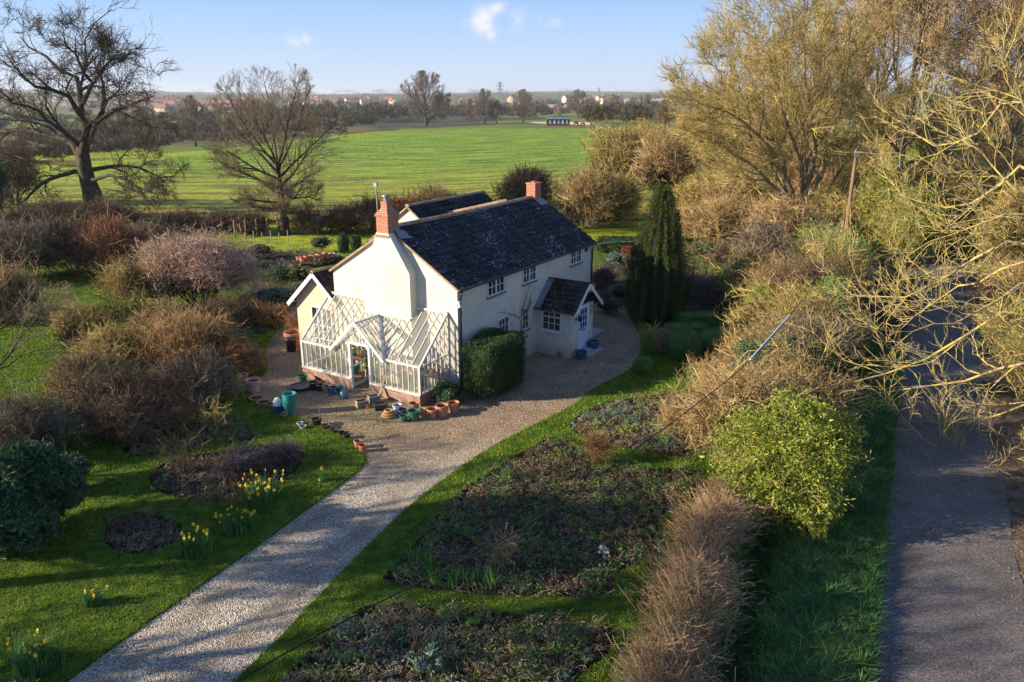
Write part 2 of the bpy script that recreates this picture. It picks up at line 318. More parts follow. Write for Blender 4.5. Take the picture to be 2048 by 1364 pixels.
MT['soil'] = M('dark_garden_soil', [(.018, .012, .009), (.045, .030, .021), (.10, .068, .048)], 9, .95, bump=1, bscale=16, dist=.12)
MT['wood'] = M('weathered_timber', [(.16, .10, .06), (.28, .19, .12)], 6, .85, stretch=(1, 1, .2))
MT['polewood'] = M('tarred_pole_timber', [(.13, .08, .05), (.22, .14, .09)], 5, .85, stretch=(3, 3, .3))
MT['lawn'] = M('lawn_turf', [(.016, .036, .004), (.055, .09, .008), (.13, .165, .016)], 3.2, .9, bump=1, bscale=14, dist=.08, detail=7)
MT['blade'] = M('grass_blades', [(.025, .06, .004), (.13, .25, .008), (.40, .50, .03)], 1.4, .7, island=.55, trans=.3)
MT['lush'] = M('verge_grass_blades', [(.02, .09, .03), (.06, .18, .05), (.26, .36, .08)], 1.0, .6, island=.7, spec=.4, trans=.25)
MT['drygrass'] = M('dry_grass_blades', [(.16, .12, .05), (.28, .20, .09)], 1.0, .8, island=.6)
def twigm(name, cols, **k): return M(name, cols, .9, .85, island=.5, bump=0, **k)
MT['oakbark'] = M('dark_oak_bark', [(.035, .028, .020), (.06, .048, .034), (.09, .075, .05)], 2.5, .95, bump=.6, bscale=8, dist=.06)
MT['oaktwig'] = twigm('oak_twigs', [(.035, .026, .020), (.075, .055, .042), (.12, .085, .06)])
MT['greytwig'] = twigm('grey_brown_twigs', [(.08, .058, .038), (.17, .13, .085), (.32, .25, .17)])
MT['olivebark'] = M('olive_bark', [(.13, .095, .055), (.26, .19, .115), (.38, .29, .18)], 2.5, .9, bump=.5, bscale=9, dist=.05)
MT['olivetwig'] = twigm('olive_twigs', [(.12, .09, .03), (.33, .255, .085), (.60, .48, .20)])
MT['tantwig'] = twigm('tan_twigs', [(.13, .085, .04), (.34, .235, .105), (.60, .45, .23)])
MT['lichen'] = M('lichen_covered_bark', [(.20, .16, .10), (.38, .31, .15), (.58, .43, .04)], 3.5, .9, island=.25, pos=[0, .45, 1], lo=.38, hi=.66)
MT['browntwig'] = twigm('brown_twigs', [(.06, .038, .025), (.13, .085, .052), (.27, .19, .12)])
MT['redtwig'] = twigm('russet_twigs', [(.16, .075, .04), (.27, .13, .065), (.36, .21, .10)])
MT['hedgetwig'] = twigm('hedge_twigs', [(.11, .07, .042), (.29, .185, .105), (.56, .41, .25)])
MT['pinktwig'] = twigm('pink_bud_twigs', [(.20, .125, .09), (.42, .285, .215), (.62, .46, .375)])
MT['orangetwig'] = twigm('orange_stems', [(.20, .12, .05), (.36, .22, .09), (.48, .33, .16)])
MT['purpletwig'] = twigm('purple_grey_twigs', [(.09, .065, .07), (.15, .11, .11), (.22, .16, .15)])
def leafm(name, cols, **k): return M(name, cols, 1.6, k.pop('rough', .55), island=.6, trans=.25, spec=k.pop('spec', .35), **k)
MT['yew'] = leafm('yew_needles', [(.010, .03, .010), (.028, .065, .016), (.09, .14, .03)], rough=.75)
MT['cypress'] = leafm('columnar_yew_needles', [(.015, .03, .008), (.045, .07, .013), (.15, .165, .03)], rough=.8)
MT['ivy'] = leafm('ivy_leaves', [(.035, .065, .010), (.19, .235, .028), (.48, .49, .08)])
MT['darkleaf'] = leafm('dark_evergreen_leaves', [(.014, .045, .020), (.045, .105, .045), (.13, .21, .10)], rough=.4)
MT['midleaf'] = leafm('mid_green_leaves', [(.04, .12, .022), (.12, .27, .05), (.30, .44, .12)])
MT['brightleaf'] = leafm('bright_green_leaves', [(.08, .17, .015), (.17, .27, .03), (.32, .37, .05)])
MT['oliveleaf'] = leafm('olive_green_leaves', [(.09, .10, .025), (.20, .19, .05), (.33, .29, .09)])
MT['greyleaf'] = leafm('blue_grey_leaves', [(.06, .12, .09), (.15, .23, .17), (.30, .38, .31)])
MT['redleaf'] = leafm('orange_red_leaves', [(.20, .03, .015), (.34, .07, .03)])
MT['deadleaf'] = leafm('dead_brown_stems', [(.08, .055, .035), (.27, .19, .12), (.58, .44, .31)])
MT['shadetwig'] = twigm('shade_toned_twigs', [(.018, .013, .009), (.045, .033, .022), (.09, .066, .042)])  # twig colour with the shade inside a shrub painted in
MT['topiary'] = leafm('clipped_box_leaves', [(.03, .09, .025), (.08, .19, .05), (.18, .32, .09)])
MT['innerdark'] = M('inner_shade_core', [(.012, .014, .008), (.025, .028, .014)], 6, .95)  # solid cores: the shade within the foliage is put into this colour
MT['yellow'] = M('daffodil_yellow', [(.62, .48, .03), (.78, .62, .05)], 3, .6, island=.5, trans=.2)
MT['whiteflower'] = M('white_petals', [(.55, .62, .62), (.78, .80, .80)], 3, .6, island=.5)
MT['forsythia'] = M('yellow_blossom', [(.42, .33, .02), (.62, .50, .04)], 3, .7, island=.5)
MT['gravel'] = stones('drive_gravel', [(.11, .095, .08), (.28, .24, .195), (.45, .385, .31), (.66, .585, .49)], 36,
                      [(.09, .062, .038), (.22, .15, .095), (.34, .24, .15), (.50, .38, .26)], 1.0, 21.8)
MT['asphalt'] = stones('worn_asphalt', [(.075, .066, .066), (.115, .10, .098), (.145, .126, .12), (.24, .21, .19)], 42, bump=.25)
MT['mud'] = M('muddy_verge', [(.05, .035, .025), (.10, .07, .05), (.15, .115, .08)], 2.5, .95, bump=.8, bscale=9, dist=.08)
MT['leadw'] = M('pale_cable_sheath', [(.45, .48, .55), (.5, .53, .6)], 3, .5)
MT['metal'] = M('grey_metal', [(.20, .22, .24), (.30, .32, .34)], 5, .45, met=.6)
MT['ghglass'] = glass_mat('greenhouse_glass', .16, (.97, .97, .95))
MT['farwall'] = M('far_house_walls', [(.62, .44, .32), (.80, .70, .58)], .05, .9)
MT['farroof'] = M('far_house_roofs', [(.36, .15, .09), (.26, .18, .15)], .02, .9)
MT['shed'] = M('dark_green_shed_boards', [(.035, .06, .06), (.05, .08, .08)], 2, .7)
MT['pale'] = M('pale_timber_rail', [(.42, .36, .28), (.55, .48, .38)], 2, .8)
MT['horse'] = M('dark_bay_coat', [(.02, .014, .012), (.035, .024, .02)], 2, .6)
def ground_material():
    m, N, b = new_mat('rough_grassland'); L = N.links
    t = N.nodes.new('ShaderNodeTexCoord'); o = t.outputs['Object']
    n = N.nodes.new('ShaderNodeTexNoise'); n.inputs['Scale'].default_value = .9; n.inputs['Detail'].default_value = 8; n.inputs['Roughness'].default_value = .65; L.new(o, n.inputs[0])
    mr = N.nodes.new('ShaderNodeMapRange'); mr.inputs[1].default_value = .3; mr.inputs[2].default_value = .7; L.new(n.outputs[0], mr.inputs[0])
    r = ramp(N, [(.07, .08, .012), (.17, .22, .016), (.30, .35, .03), (.30, .27, .06)]); L.new(mr.outputs[0], r.inputs[0])
    v = N.nodes.new('ShaderNodeTexVoronoi'); v.inputs['Scale'].default_value = .0042; mp_ = N.nodes.new('ShaderNodeMapping'); mp_.inputs['Scale'].default_value = (1.3, .5, 1); L.new(o, mp_.inputs[0]); L.new(mp_.outputs[0], v.inputs[0])
    sx = N.nodes.new('ShaderNodeSeparateColor'); L.new(v.outputs['Color'], sx.inputs[0])
    r2 = ramp(N, [(.09, .13, .03), (.13, .17, .04), (.15, .11, .06), (.07, .07, .04), (.11, .13, .05)]); r2.color_ramp.interpolation = 'CONSTANT'; L.new(sx.outputs[0], r2.inputs[0])
    ln = N.nodes.new('ShaderNodeVectorMath'); ln.operation = 'LENGTH'; L.new(o, ln.inputs[0])
    m2 = N.nodes.new('ShaderNodeMapRange'); m2.inputs[1].default_value = 250; m2.inputs[2].default_value = 330; L.new(ln.outputs['Value'], m2.inputs[0])
    x = N.nodes.new('ShaderNodeMix'); x.data_type = 'RGBA'; L.new(m2.outputs[0], x.inputs['Factor']); L.new(r.outputs[0], x.inputs['A']); L.new(r2.outputs[0], x.inputs['B'])
    L.new(x.outputs['Result'], b.inputs['Base Color']); b.inputs['Roughness'].default_value = .95; b.inputs['Specular IOR Level'].default_value = .1
    nb = N.nodes.new('ShaderNodeTexNoise'); nb.inputs['Scale'].default_value = 6; nb.inputs['Detail'].default_value = 5; L.new(o, nb.inputs[0])
    bp = N.nodes.new('ShaderNodeBump'); bp.inputs['Distance'].default_value = .12; bp.inputs['Strength'].default_value = .8; L.new(nb.outputs[0], bp.inputs['Height']); L.new(bp.outputs[0], b.inputs['Normal'])
    return m
def field_material():
    m, N, b = new_mat('winter_wheat_field'); L = N.links
    t = N.nodes.new('ShaderNodeTexCoord'); o = t.outputs['Object']
    s = N.nodes.new('ShaderNodeSeparateXYZ'); L.new(o, s.inputs[0])
    # drilled rows curve gently with the field: y' = y - k*(x+40)^2
    def mth(op, a, b_=None, c=None):
        q = N.nodes.new('ShaderNodeMath'); q.operation = op
        for i, z in enumerate((a, b_, c)):
            if z is None: continue
            if isinstance(z, (int, float)): q.inputs[i].default_value = z
            else: L.new(z, q.inputs[i])
        return q.outputs[0]
    xx = mth('MAXIMUM', mth('ADD', s.outputs[0], 30), 0); q = mth('MULTIPLY', mth('MULTIPLY', xx, xx), .009); yp = mth('SUBTRACT', s.outputs[1], q)
    c = N.nodes.new('ShaderNodeCombineXYZ'); L.new(mth('MULTIPLY', s.outputs[0], .05), c.inputs[0]); L.new(mth('MULTIPLY', yp, .34), c.inputs[1])
    n = N.nodes.new('ShaderNodeTexNoise'); n.inputs['Scale'].default_value = 1.5; n.inputs['Detail'].default_value = 6; n.inputs['Roughness'].default_value = .7; L.new(c.outputs[0], n.inputs[0])
    n2 = N.nodes.new('ShaderNodeTexNoise'); n2.inputs['Scale'].default_value = 1.1; n2.inputs['Detail'].default_value = 7; n2.inputs['Roughness'].default_value = .75; L.new(o, n2.inputs[0])
    n3 = N.nodes.new('ShaderNodeTexNoise'); n3.inputs['Scale'].default_value = .035; n3.inputs['Detail'].default_value = 4; L.new(o, n3.inputs[0])
    f = mth('MULTIPLY_ADD', n.outputs[0], .6, mth('MULTIPLY', n2.outputs[0], .4))
    mr = N.nodes.new('ShaderNodeMapRange'); mr.inputs[1].default_value = .45; mr.inputs[2].default_value = .56; L.new(f, mr.inputs[0])
    r = ramp(N, [(.09, .13, .022), (.17, .285, .035), (.28, .39, .06)]); L.new(mr.outputs[0], r.inputs[0])
    near = N.nodes.new('ShaderNodeMapRange'); near.interpolation_type = 'SMOOTHSTEP'; near.inputs[1].default_value = 150; near.inputs[2].default_value = 70; L.new(mth('MULTIPLY_ADD', n3.outputs[0], 60, mth('SUBTRACT', s.outputs[1], 34)), near.inputs[0])
    r2 = ramp(N, [(.19, .14, .05), (.31, .30, .05), (.32, .37, .04)]); L.new(mr.outputs[0], r2.inputs[0])
    x = N.nodes.new('ShaderNodeMix'); x.data_type = 'RGBA'; L.new(mth('MULTIPLY', near.outputs[0], .8), x.inputs['Factor']); L.new(r.outputs[0], x.inputs['A']); L.new(r2.outputs[0], x.inputs['B'])
    hd = N.nodes.new('ShaderNodeMapRange'); hd.inputs[1].default_value = 82; hd.inputs[2].default_value = 76; L.new(mth('MULTIPLY_ADD', n2.outputs[0], 5, mth('SUBTRACT', s.outputs[1], 2)), hd.inputs[0])
    x2 = N.nodes.new('ShaderNodeMix'); x2.data_type = 'RGBA'; L.new(mth('MULTIPLY', hd.outputs[0], .75), x2.inputs['Factor']); L.new(x.outputs['Result'], x2.inputs['A']); x2.inputs['B'].default_value = (.26, .19, .07, 1)
    L.new(x2.outputs['Result'], b.inputs['Base Color']); b.inputs['Roughness'].default_value = .9; b.inputs['Specular IOR Level'].default_value = .1
    bp = N.nodes.new('ShaderNodeBump'); bp.inputs['Distance'].default_value = .6; bp.inputs['Strength'].default_value = .9; L.new(f, bp.inputs['Height']); L.new(bp.outputs[0], b.inputs['Normal'])
    return m

# ------------------------------------------------------------------ terrain, field
def grid_sheet(name, X, Y, Z, mat, smooth=True):
    r, c = X.shape; V = np.stack([X, Y, Z], -1).reshape(-1, 3); i = np.arange(r*c).reshape(r, c)
    Fq = np.stack([i[:-1, :-1], i[:-1, 1:], i[1:, 1:], i[1:, :-1]], -1).reshape(-1, 4)
    return mesh(name, V, Fq, mat, None, smooth)
ys = np.concatenate([np.linspace(-60, 340, 160), np.geomspace(345, 16000, 120)]); s_ = np.linspace(-1, 1, 200)
Xg = s_[None, :]*(110+np.maximum(ys, 0)*1.0)[:, None]; Yg = np.repeat(ys[:, None], 200, 1)
lane_x = np.interp(Yg, [4, 12, 21, 29, 36], [5, 8.8, 13.2, 17.4, 21])     # the ground dips under the ditch beside the lane
dip = sstep(-2.5, .5, Xg)*sstep(0, 2.5, lane_x-.5-Xg)*sstep(1, 5, Yg)*(1-sstep(26, 31, Yg))
tag(grid_sheet('ground', Xg, Yg, terrain(Xg, Yg)-.20-.02*np.clip((Yg-60)/100, 0, 3)-.85*dip, ground_material()), kind='structure')
fx = np.linspace(-120, 75, 150); tt = np.linspace(0, 1, 130)
near_y = np.interp(fx, [-120, -60, -30, 0, 30, 75], [66, 73, 71, 70, 74, 80]); far_y = field_edge(fx)-1
far_y = np.maximum(far_y, near_y+4)
Yf = near_y+(far_y-near_y)*tt[:, None]; Xf = np.repeat(fx[None], 130, 0)
tag(grid_sheet('field', Xf, Yf, terrain(Xf, Yf)+.03*np.sin(Yf*2.1), field_material()), kind='structure')

# ------------------------------------------------------------------ garden ground: lawn with cut beds, drive, road
def smooth_poly(pts, n=5, closed=True):
    P = np.array(pts, float); out = []; m = len(P)
    for i in range(m if closed else m-1):
        if closed: p0, p1, p2, p3 = P[i-1], P[i], P[(i+1) % m], P[(i+2) % m]
        else: p0, p1, p2, p3 = P[max(i-1, 0)], P[i], P[i+1], P[min(i+2, m-1)]
        for k in range(n):
            t = k/n
            out.append(.5*((2*p1)+(-p0+p2)*t+(2*p0-5*p1+4*p2-p3)*t*t+(-p0+3*p1-3*p2+p3)*t**3))
    if not closed: out.append(P[-1])
    return np.array(out)
def gp(px): return [G(*p)[:2] for p in px]
def wob(P, a=.05):
    return P+rng.normal(0, a, P.shape)*.5
def sheet(name, outer, holes, z, depth_, mat):
    polys = [outer]+holes
    tri = tessellate_polygon([[Vector((p[0], p[1], 0)) for p in q] for q in polys])
    allp = np.concatenate(polys); n = len(allp)
    V = np.concatenate([np.c_[allp, np.full(n, z)], np.c_[allp, np.full(n, z-depth_)]])
    T3 = []
    for t in tri:
        a, b, c = allp[t[0]], allp[t[1]], allp[t[2]]
        if (b[0]-a[0])*(c[1]-a[1])-(b[1]-a[1])*(c[0]-a[0]) < 0: t = t[::-1]
        T3.append(tuple(t))
    Q = []; k = 0
    for q in polys:
        m = len(q)
        for i in range(m): Q.append((k+i, k+(i+1) % m, k+(i+1) % m+n, k+i+n))
        k += m
    return tag(mesh(name, V, [np.array(T3), np.array(Q)], mat), kind='structure')
def inside(P, poly):
    x, y = P[:, 0], P[:, 1]; r = np.zeros(len(P), bool); n = len(poly); j = n-1
    for i in range(n):
        xi, yi = poly[i]; xj, yj = poly[j]
        c = ((yi > y) != (yj > y)) & (x < (xj-xi)*(y-yi)/(yj-yi+1e-12)+xi); r ^= c; j = i
    return r
# drive outline (court + drive + way round the porch)
drive_px_l = [(130, 1364), (300, 1240), (480, 1115), (600, 1028), (722, 935), (724, 903), (690, 868), (640, 850), (590, 833), (540, 808), (505, 790), (512, 765), (535, 735), (530, 700), (545, 672), (575, 640)]
drive_px_r = [(1190, 575), (1235, 600), (1265, 640), (1282, 690), (1262, 735), (1190, 775), (1140, 812), (1060, 852), (960, 906), (830, 1000), (740, 1085), (640, 1185), (560, 1270), (462, 1364)]
dl = smooth_poly(gp(drive_px_l), 4, False); dr = smooth_poly(gp(drive_px_r), 4, False)
drive_poly = np.concatenate([[(-9.9, 9.5)], dl, [(-12.5, 42.5), (-6, 46)], dr, [(-5.6, 9.5)]])
beds_px = {
 'a': [(206, 1060), (230, 1035), (290, 1024), (350, 1042), (366, 1062), (340, 1090), (270, 1108), (215, 1095)],
 'b': [(298, 955), (330, 925), (420, 905), (520, 890), (600, 893), (612, 910), (590, 945), (540, 985), (480, 1000), (400, 1002), (320, 985)],
 'c': [(245, 895), (300, 860), (400, 838), (470, 832), (505, 862), (500, 882), (420, 888), (340, 905), (270, 913)],
 'd': [(768, 1150), (830, 1085), (885, 1015), (960, 955), (1085, 882), (1130, 876), (1178, 915), (1240, 932), (1395, 940), (1412, 968), (1385, 1000), (1330, 1028), (1318, 1055), (1335, 1100), (1240, 1145), (1215, 1188), (1100, 1194), (960, 1190), (860, 1180), (785, 1166)],
 'e': [(470, 1480), (560, 1364), (640, 1280), (700, 1228), (760, 1206), (880, 1216), (1000, 1225), (1180, 1240), (1232, 1262), (1215, 1310), (1150, 1364), (1080, 1480)],
 'f': [(1138, 850), (1200, 808), (1290, 793), (1390, 785), (1450, 810), (1440, 850), (1395, 895), (1380, 914), (1300, 906), (1190, 880)]}
beds = {k: smooth_poly(gp(v), 5) for k, v in beds_px.items()}
lawn_l = np.concatenate([[(-9.95, 9.5)], dl[:-1]-[.03, .0], [(-12.7, 43.5), (-16, 50), (-30, 60), (-70, 60), (-80, 20), (-40, 9.5)]])
lawn_r = np.concatenate([dr[::-1]+[.03, 0], [(3.5, 47), (6, 58), (17.5, 58), (16.2, 46), (12.2, 33), (8.2, 24), (5.9, 19), (4.1, 15), (2.2, 9.5)]]); lawn_r = np.concatenate([[(-5.5, 9.5)], lawn_r])
# lawn_r order: starts near bottom of the drive and goes round the outside
sheet('lawn', lawn_l, [beds['a'], beds['b'], beds['c']], 0, .24, MT['lawn'])
sheet('lawn', lawn_r, [beds['d'], beds['e'], beds['f']], 0, .24, MT['lawn'])
sheet('drive', drive_poly, [], -.035, .09, MT['gravel'])
def soil_sheet(poly, z0=-.17):
    lo, hi = poly.min(0), poly.max(0); st = .09
    gx, gy = np.meshgrid(np.arange(lo[0]-.2, hi[0]+.2, st), np.arange(lo[1]-.2, hi[1]+.2, st)); P = np.c_[gx.ravel(), gy.ravel()]
    ins = inside(P, poly); dmin = np.min(np.linalg.norm(P[:, None]-poly[None, ::2], axis=2), 1)
    d = np.where(ins, dmin, 0); z = z0+.15*np.clip(d/.5, 0, 1)+rng.normal(0, .018, len(P))*np.clip(d/.2, 0, 1)
    keep = ins | (dmin < .14); i = np.arange(len(P)).reshape(gx.shape); k = keep.reshape(gx.shape)
    ok = k[:-1, :-1] & k[1:, :-1] & k[:-1, 1:] & k[1:, 1:]
    Fq = np.stack([i[:-1, :-1], i[:-1, 1:], i[1:, 1:], i[1:, :-1]], -1)[ok]
    return tag(mesh('flower_bed', np.c_[P, z], Fq, MT['soil'], None, True), kind='structure')
for k in beds: soil_sheet(beds[k])
rear = {'g': [(470, 612), (520, 560), (600, 536), (655, 555), (612, 590), (570, 632), (530, 668), (480, 655)], 'h': [(1192, 600), (1196, 545), (1240, 515), (1330, 520), (1460, 560), (1480, 600), (1400, 640), (1300, 600), (1240, 590)], 'i': [(470, 505), (600, 505), (690, 515), (640, 528), (520, 535)]}
for k, v in rear.items(): beds[k] = smooth_poly(gp(v), 5); soil_sheet(beds[k], -.03)
# lane: asphalt with muddy right verge
lane_c = [(5.0, 4.4), (8.8, 12.3), (13.25, 20.9), (17.4, 29), (21.0, 35.6), (24.6, 42.2), (28.0, 49), (32, 60), (39, 80)]
LC = smooth_poly(lane_c, 8, False)
Tg = np.gradient(LC, axis=0); Tg /= np.linalg.norm(Tg, axis=1, keepdims=True); Nn = np.c_[Tg[:, 1], -Tg[:, 0]]
def strip(name, a, b, z, mat, wobble=0, cols=2, hump=0, kind='structure'):
    n = len(LC); u = np.linspace(0, 1, cols); A = a+rng.normal(0, wobble, n); B_ = b+rng.normal(0, wobble, n)
    off = A[:, None]*(1-u)+B_[:, None]*u
    X = LC[:, 0:1]+Nn[:, 0:1]*off; Y = LC[:, 1:2]+Nn[:, 1:2]*off; Z = z+hump*np.sin(np.pi*u)[None]*np.ones((n, 1))
    V = np.stack([X, Y, Z], -1).reshape(-1, 3); i = np.arange(n*cols).reshape(n, cols)
    Fq = np.stack([i[:-1, :-1], i[:-1, 1:], i[1:, 1:], i[1:, :-1]], -1).reshape(-1, 4)
    return tag(mesh(name, V, Fq, mat, None, True), kind=kind)
strip('road', -1.52, 1.52, -.06, MT['asphalt'], .05, 6, .05)
strip('verge', 1.4, 2.7, -.075, MT['mud'], .12, 6, .06)
strip('verge', -2.1, -1.42, -.085, MT['mud'], .1, 4, .03)

# ------------------------------------------------------------------ plants: generators
def unit(a): return a/(np.linalg.norm(a, axis=-1, keepdims=True)+1e-9)
def rdir(n): return unit(rng.normal(size=(n, 3)))
def walk(S0, D, Ln, seg, wig, up):
    n = len(S0); P = np.empty((n, seg+1, 3)); P[:, 0] = S0; d = D.copy()
    for k in range(seg):
        P[:, k+1] = P[:, k]+d*(Ln/seg)[:, None]
        d = unit(d+rng.normal(0, wig, (n, 3))+np.array([0, 0, up]))
    return P
def spawn(P, R, n, ang, lr, rr, t0=.25, t1=1.0, seg=4, wig=.15, up=.03, tip=.22, ell=None, minr=.004, lmin=.15, taper=.75, rmax=None):
    B, S1, _ = P.shape; S = S1-1
    Lp = np.linalg.norm(np.diff(P, axis=1), axis=2).sum(1)
    t = t0+(t1-t0)*(np.arange(n)[None]+rng.random((B, n)))/n
    ti = np.clip(t*S, 0, S-1e-4); i = ti.astype(int); f = (ti-i)[..., None]; b = np.arange(B)[:, None]
    st = P[b, i]*(1-f)+P[b, i+1]*f; tg = unit(P[b, i+1]-P[b, i]); pr = R[b, i]*(1-f[..., 0])+R[b, i+1]*f[..., 0]
    pp = unit(np.cross(tg, rng.normal(size=tg.shape))); an = ang*(1+rng.normal(0, .22, t.shape))*(1-.35*t)
    d = unit(tg*np.cos(an)[..., None]+pp*np.sin(an)[..., None]+np.array([0, 0, up*2]))
    ln = Lp[:, None]*lr*(1.15-.65*t)*(1+rng.normal(0, .2, t.shape)); ln = np.maximum(ln, lmin)
    st = st.reshape(-1, 3); d = d.reshape(-1, 3); ln = ln.ravel(); pr = pr.ravel()
    if ell is not None:
        c, r = ell; o = (st-c)/r; q = d/r; A = (q*q).sum(1); Bq = 2*(o*q).sum(1); Cq = (o*o).sum(1)-1
        disc = np.maximum(Bq*Bq-4*A*Cq, 0); te = (-Bq+np.sqrt(disc))/(2*A)
        te = np.maximum(te, .12*ln); ln = np.minimum(ln, te*(.9+.2*rng.random(len(ln))))
    r0 = np.maximum(np.minimum(pr*.9, pr*rr*(1+rng.normal(0, .15, len(pr)))), minr)
    if rmax: r0 = np.minimum(r0, rmax)
    Pc = walk(st, d, ln, seg, wig, up); u = np.linspace(0, 1, seg+1)
    Rc = np.maximum(r0[:, None]*(1-(1-tip)*u[None]**taper), minr*.5)
    return Pc, Rc
def smooth_poly3(P, n):
    P = np.array(P, float); m = len(P); t = np.linspace(0, m-1, n); i = np.minimum(t.astype(int), m-2); f = (t-i)[:, None]
    p0 = P[np.maximum(i-1, 0)]; p1 = P[i]; p2 = P[i+1]; p3 = P[np.minimum(i+2, m-1)]
    return .5*(2*p1+(p2-p0)*f+(2*p0-5*p1+4*p2-p3)*f*f+(3*p1-p0-3*p2+p3)*f**3)
def tree(name, label, base, h, w, tr, h0=.25, limbs=9, spec=((12, .55), (9, .5), (8, .5)), fan=1.0, wig=.1, up=.05, twr=.012, bark='greytwig', twig='greytwig', group=None, seed=1, lean=(0, 0), low=.12, wd=None, limbr=.5, paths=None, trunk=None, nocap=False):
    global rng
    keep = rng; rng = np.random.default_rng(seed)
    root = empty(name, base, 0, label, 'tree', group)
    zc = (low*h+h)/2; ell = (np.array([lean[0]*h*.5, lean[1]*h*.5, zc]), np.array([w/2, (wd or w)/2, (h-low*h)/2*1.03]))
    S = 7; u = np.linspace(0, 1, S+1)
    th = h*(h0+.33); tP = np.zeros((1, S+1, 3)); tP[0, :, 2] = u*th-.2; tP[0, :, :2] += np.outer(u, np.array(lean)*th)+np.cumsum(rng.normal(0, .018*h/S, (S+1, 2)), 0)
    tR = (tr*(1-.75*u)+tr*.5*np.exp(-u*th/ (tr*2.5)))[None]
    n = limbs; t = h0/(h0+.33)+(1-h0/(h0+.33))*(np.arange(n)+rng.random(n)*.7)/n; t = np.clip(t, 0, .99)
    ti = t*S; i = ti.astype(int); f = (ti-i)[:, None]; st = tP[0, i]*(1-f)+tP[0, i+1]*f
    az = np.arange(n)*2.4+rng.random(n)*.8; tilt = fan*(1.35-1.1*(t-t.min())/(t.max()-t.min()+1e-6))*(.85+.3*rng.random(n)); tilt = np.clip(tilt, .08, 1.6)
    d = np.c_[np.sin(tilt)*np.cos(az), np.sin(tilt)*np.sin(az), np.cos(tilt)]
    c, r = ell; o = (st-c)/r; q = d/r; A = (q*q).sum(1); Bq = 2*(o*q).sum(1); Cq = (o*o).sum(1)-1
    te = (-Bq+np.sqrt(np.maximum(Bq*Bq-4*A*Cq, 0)))/(2*A); ln = np.maximum(te*.92, h*.1)
    lP = walk(st, d, ln, 8, wig, up); uu = np.linspace(0, 1, 9); lr0 = tr*limbr*(1-.35*t)
    lR = lr0[:, None]*(1-.82*uu[None]**.8)
    if paths is not None:
        b0 = np.array(base); lp = []; lr = []
        for pts, r0 in paths:
            q = smooth_poly3(np.array(pts)-b0, 9); lp.append(q+np.r_[0, rng.normal(0, 1, 8)][:, None]*np.array([.012, .012, .012])*h*.5*np.array([1, 1, 1])); lr.append(r0*(1-.85*np.linspace(0, 1, 9)**.8))
        lP = np.array(lp); lR = np.array(lr)
        if trunk is not None:
            q = smooth_poly3(np.array(trunk)-b0, 8); tP = q[None]; tR = (tr*(1-.45*u)+tr*.5*np.exp(-u*6))[None]
    tubes_tr = [(tP, tR, 10), (lP, lR, 7)]; crown = []; P, R = lP, lR
    if nocap: ell = None
    m = len(spec)
    for k, (nn, lr) in enumerate(spec):
        last = k == m-1
        P, R = spawn(P, R, nn, .85 if k else .75, lr, .55, t0=.2 if k else .22, seg=5 if k == 0 else (3 if not last else 2), wig=wig*(1.1 if not last else 1.4), up=up, ell=ell, minr=twr*(1 if last else 1.25), lmin=h*.035)
        (tubes_tr if k == 0 and m > 2 else crown).append((P, R, 5 if k == 0 else (4 if not last else 3)))
    tube_mesh('trunk', tubes_tr, MT[bark], root); tube_mesh('crown', crown, MT[twig], root)
    rng = keep
    return root
def twigs(c, r, n, ln, tr, out=.8, upb=.6, seg=4, wig=.42, droop=0, box=False, shell=.0, floor=.0, lobes=11):
    """crossing, forking twigs that fill several overlapping lobes"""
    c = np.array(c, float); r = np.array(r, float); n = max(4, int(n*.58)); tr = tr*1.2
    lobes += 4; lc = rdir(lobes)*(.38+.44*rng.random((lobes, 1))); lc[:, 2] = np.abs(lc[:, 2])*1.15-.28; ls = .36+.28*rng.random(lobes)
    k = rng.integers(0, lobes, n); p = lc[k]+rdir(n)*(ls[k]*rng.random(n)**.5)[:, None]
    p[:, 2] = np.maximum(p[:, 2], -1+floor)
    st = c+p*r; rad = unit(p+[0, 0, .15]); d = unit(rad*out*.7+np.array([0, 0, upb*.65])+rng.normal(0, .85, (n, 3)))
    q_ = rng.random(n)**5; L_ = ln*(.5+.9*rng.random(n)**1.5+.8*q_); P = walk(st, d, L_, 4, wig, -droop)
    u = np.linspace(0, 1, 5); R = (tr*(.65+.6*rng.random(n)**2+1.6*q_))[:, None]*(1-.65*u[None])
    P2, R2 = spawn(P[:, ::1], R, 2, .8, .62, .72, t0=.2, seg=4, wig=wig, up=.03-droop, minr=tr*.5, lmin=.05)
    return np.concatenate([P, P2]), np.concatenate([R, R2])
def leaves(C, size, flat=.0, asp=.6):       # one bent leaf (two triangles) at each point
    n = len(C); s = size*(.45+1.1*rng.random(n)**1.4)[:, None]
    a = rdir(n); nrm = unit(rng.normal(size=(n, 3))+np.array([0, 0, flat])); b = unit(np.cross(nrm, a)); a = unit(np.cross(b, nrm))
    V = np.stack([C-a*s, C-b*s*asp*.5+nrm*s*.12, C+a*s, C+b*s*asp*.5+nrm*s*.12], 1)
    i = np.arange(n)*4; Fq = np.c_[i, i+1, i+2, i+3]
    return V.reshape(-1, 3), Fq
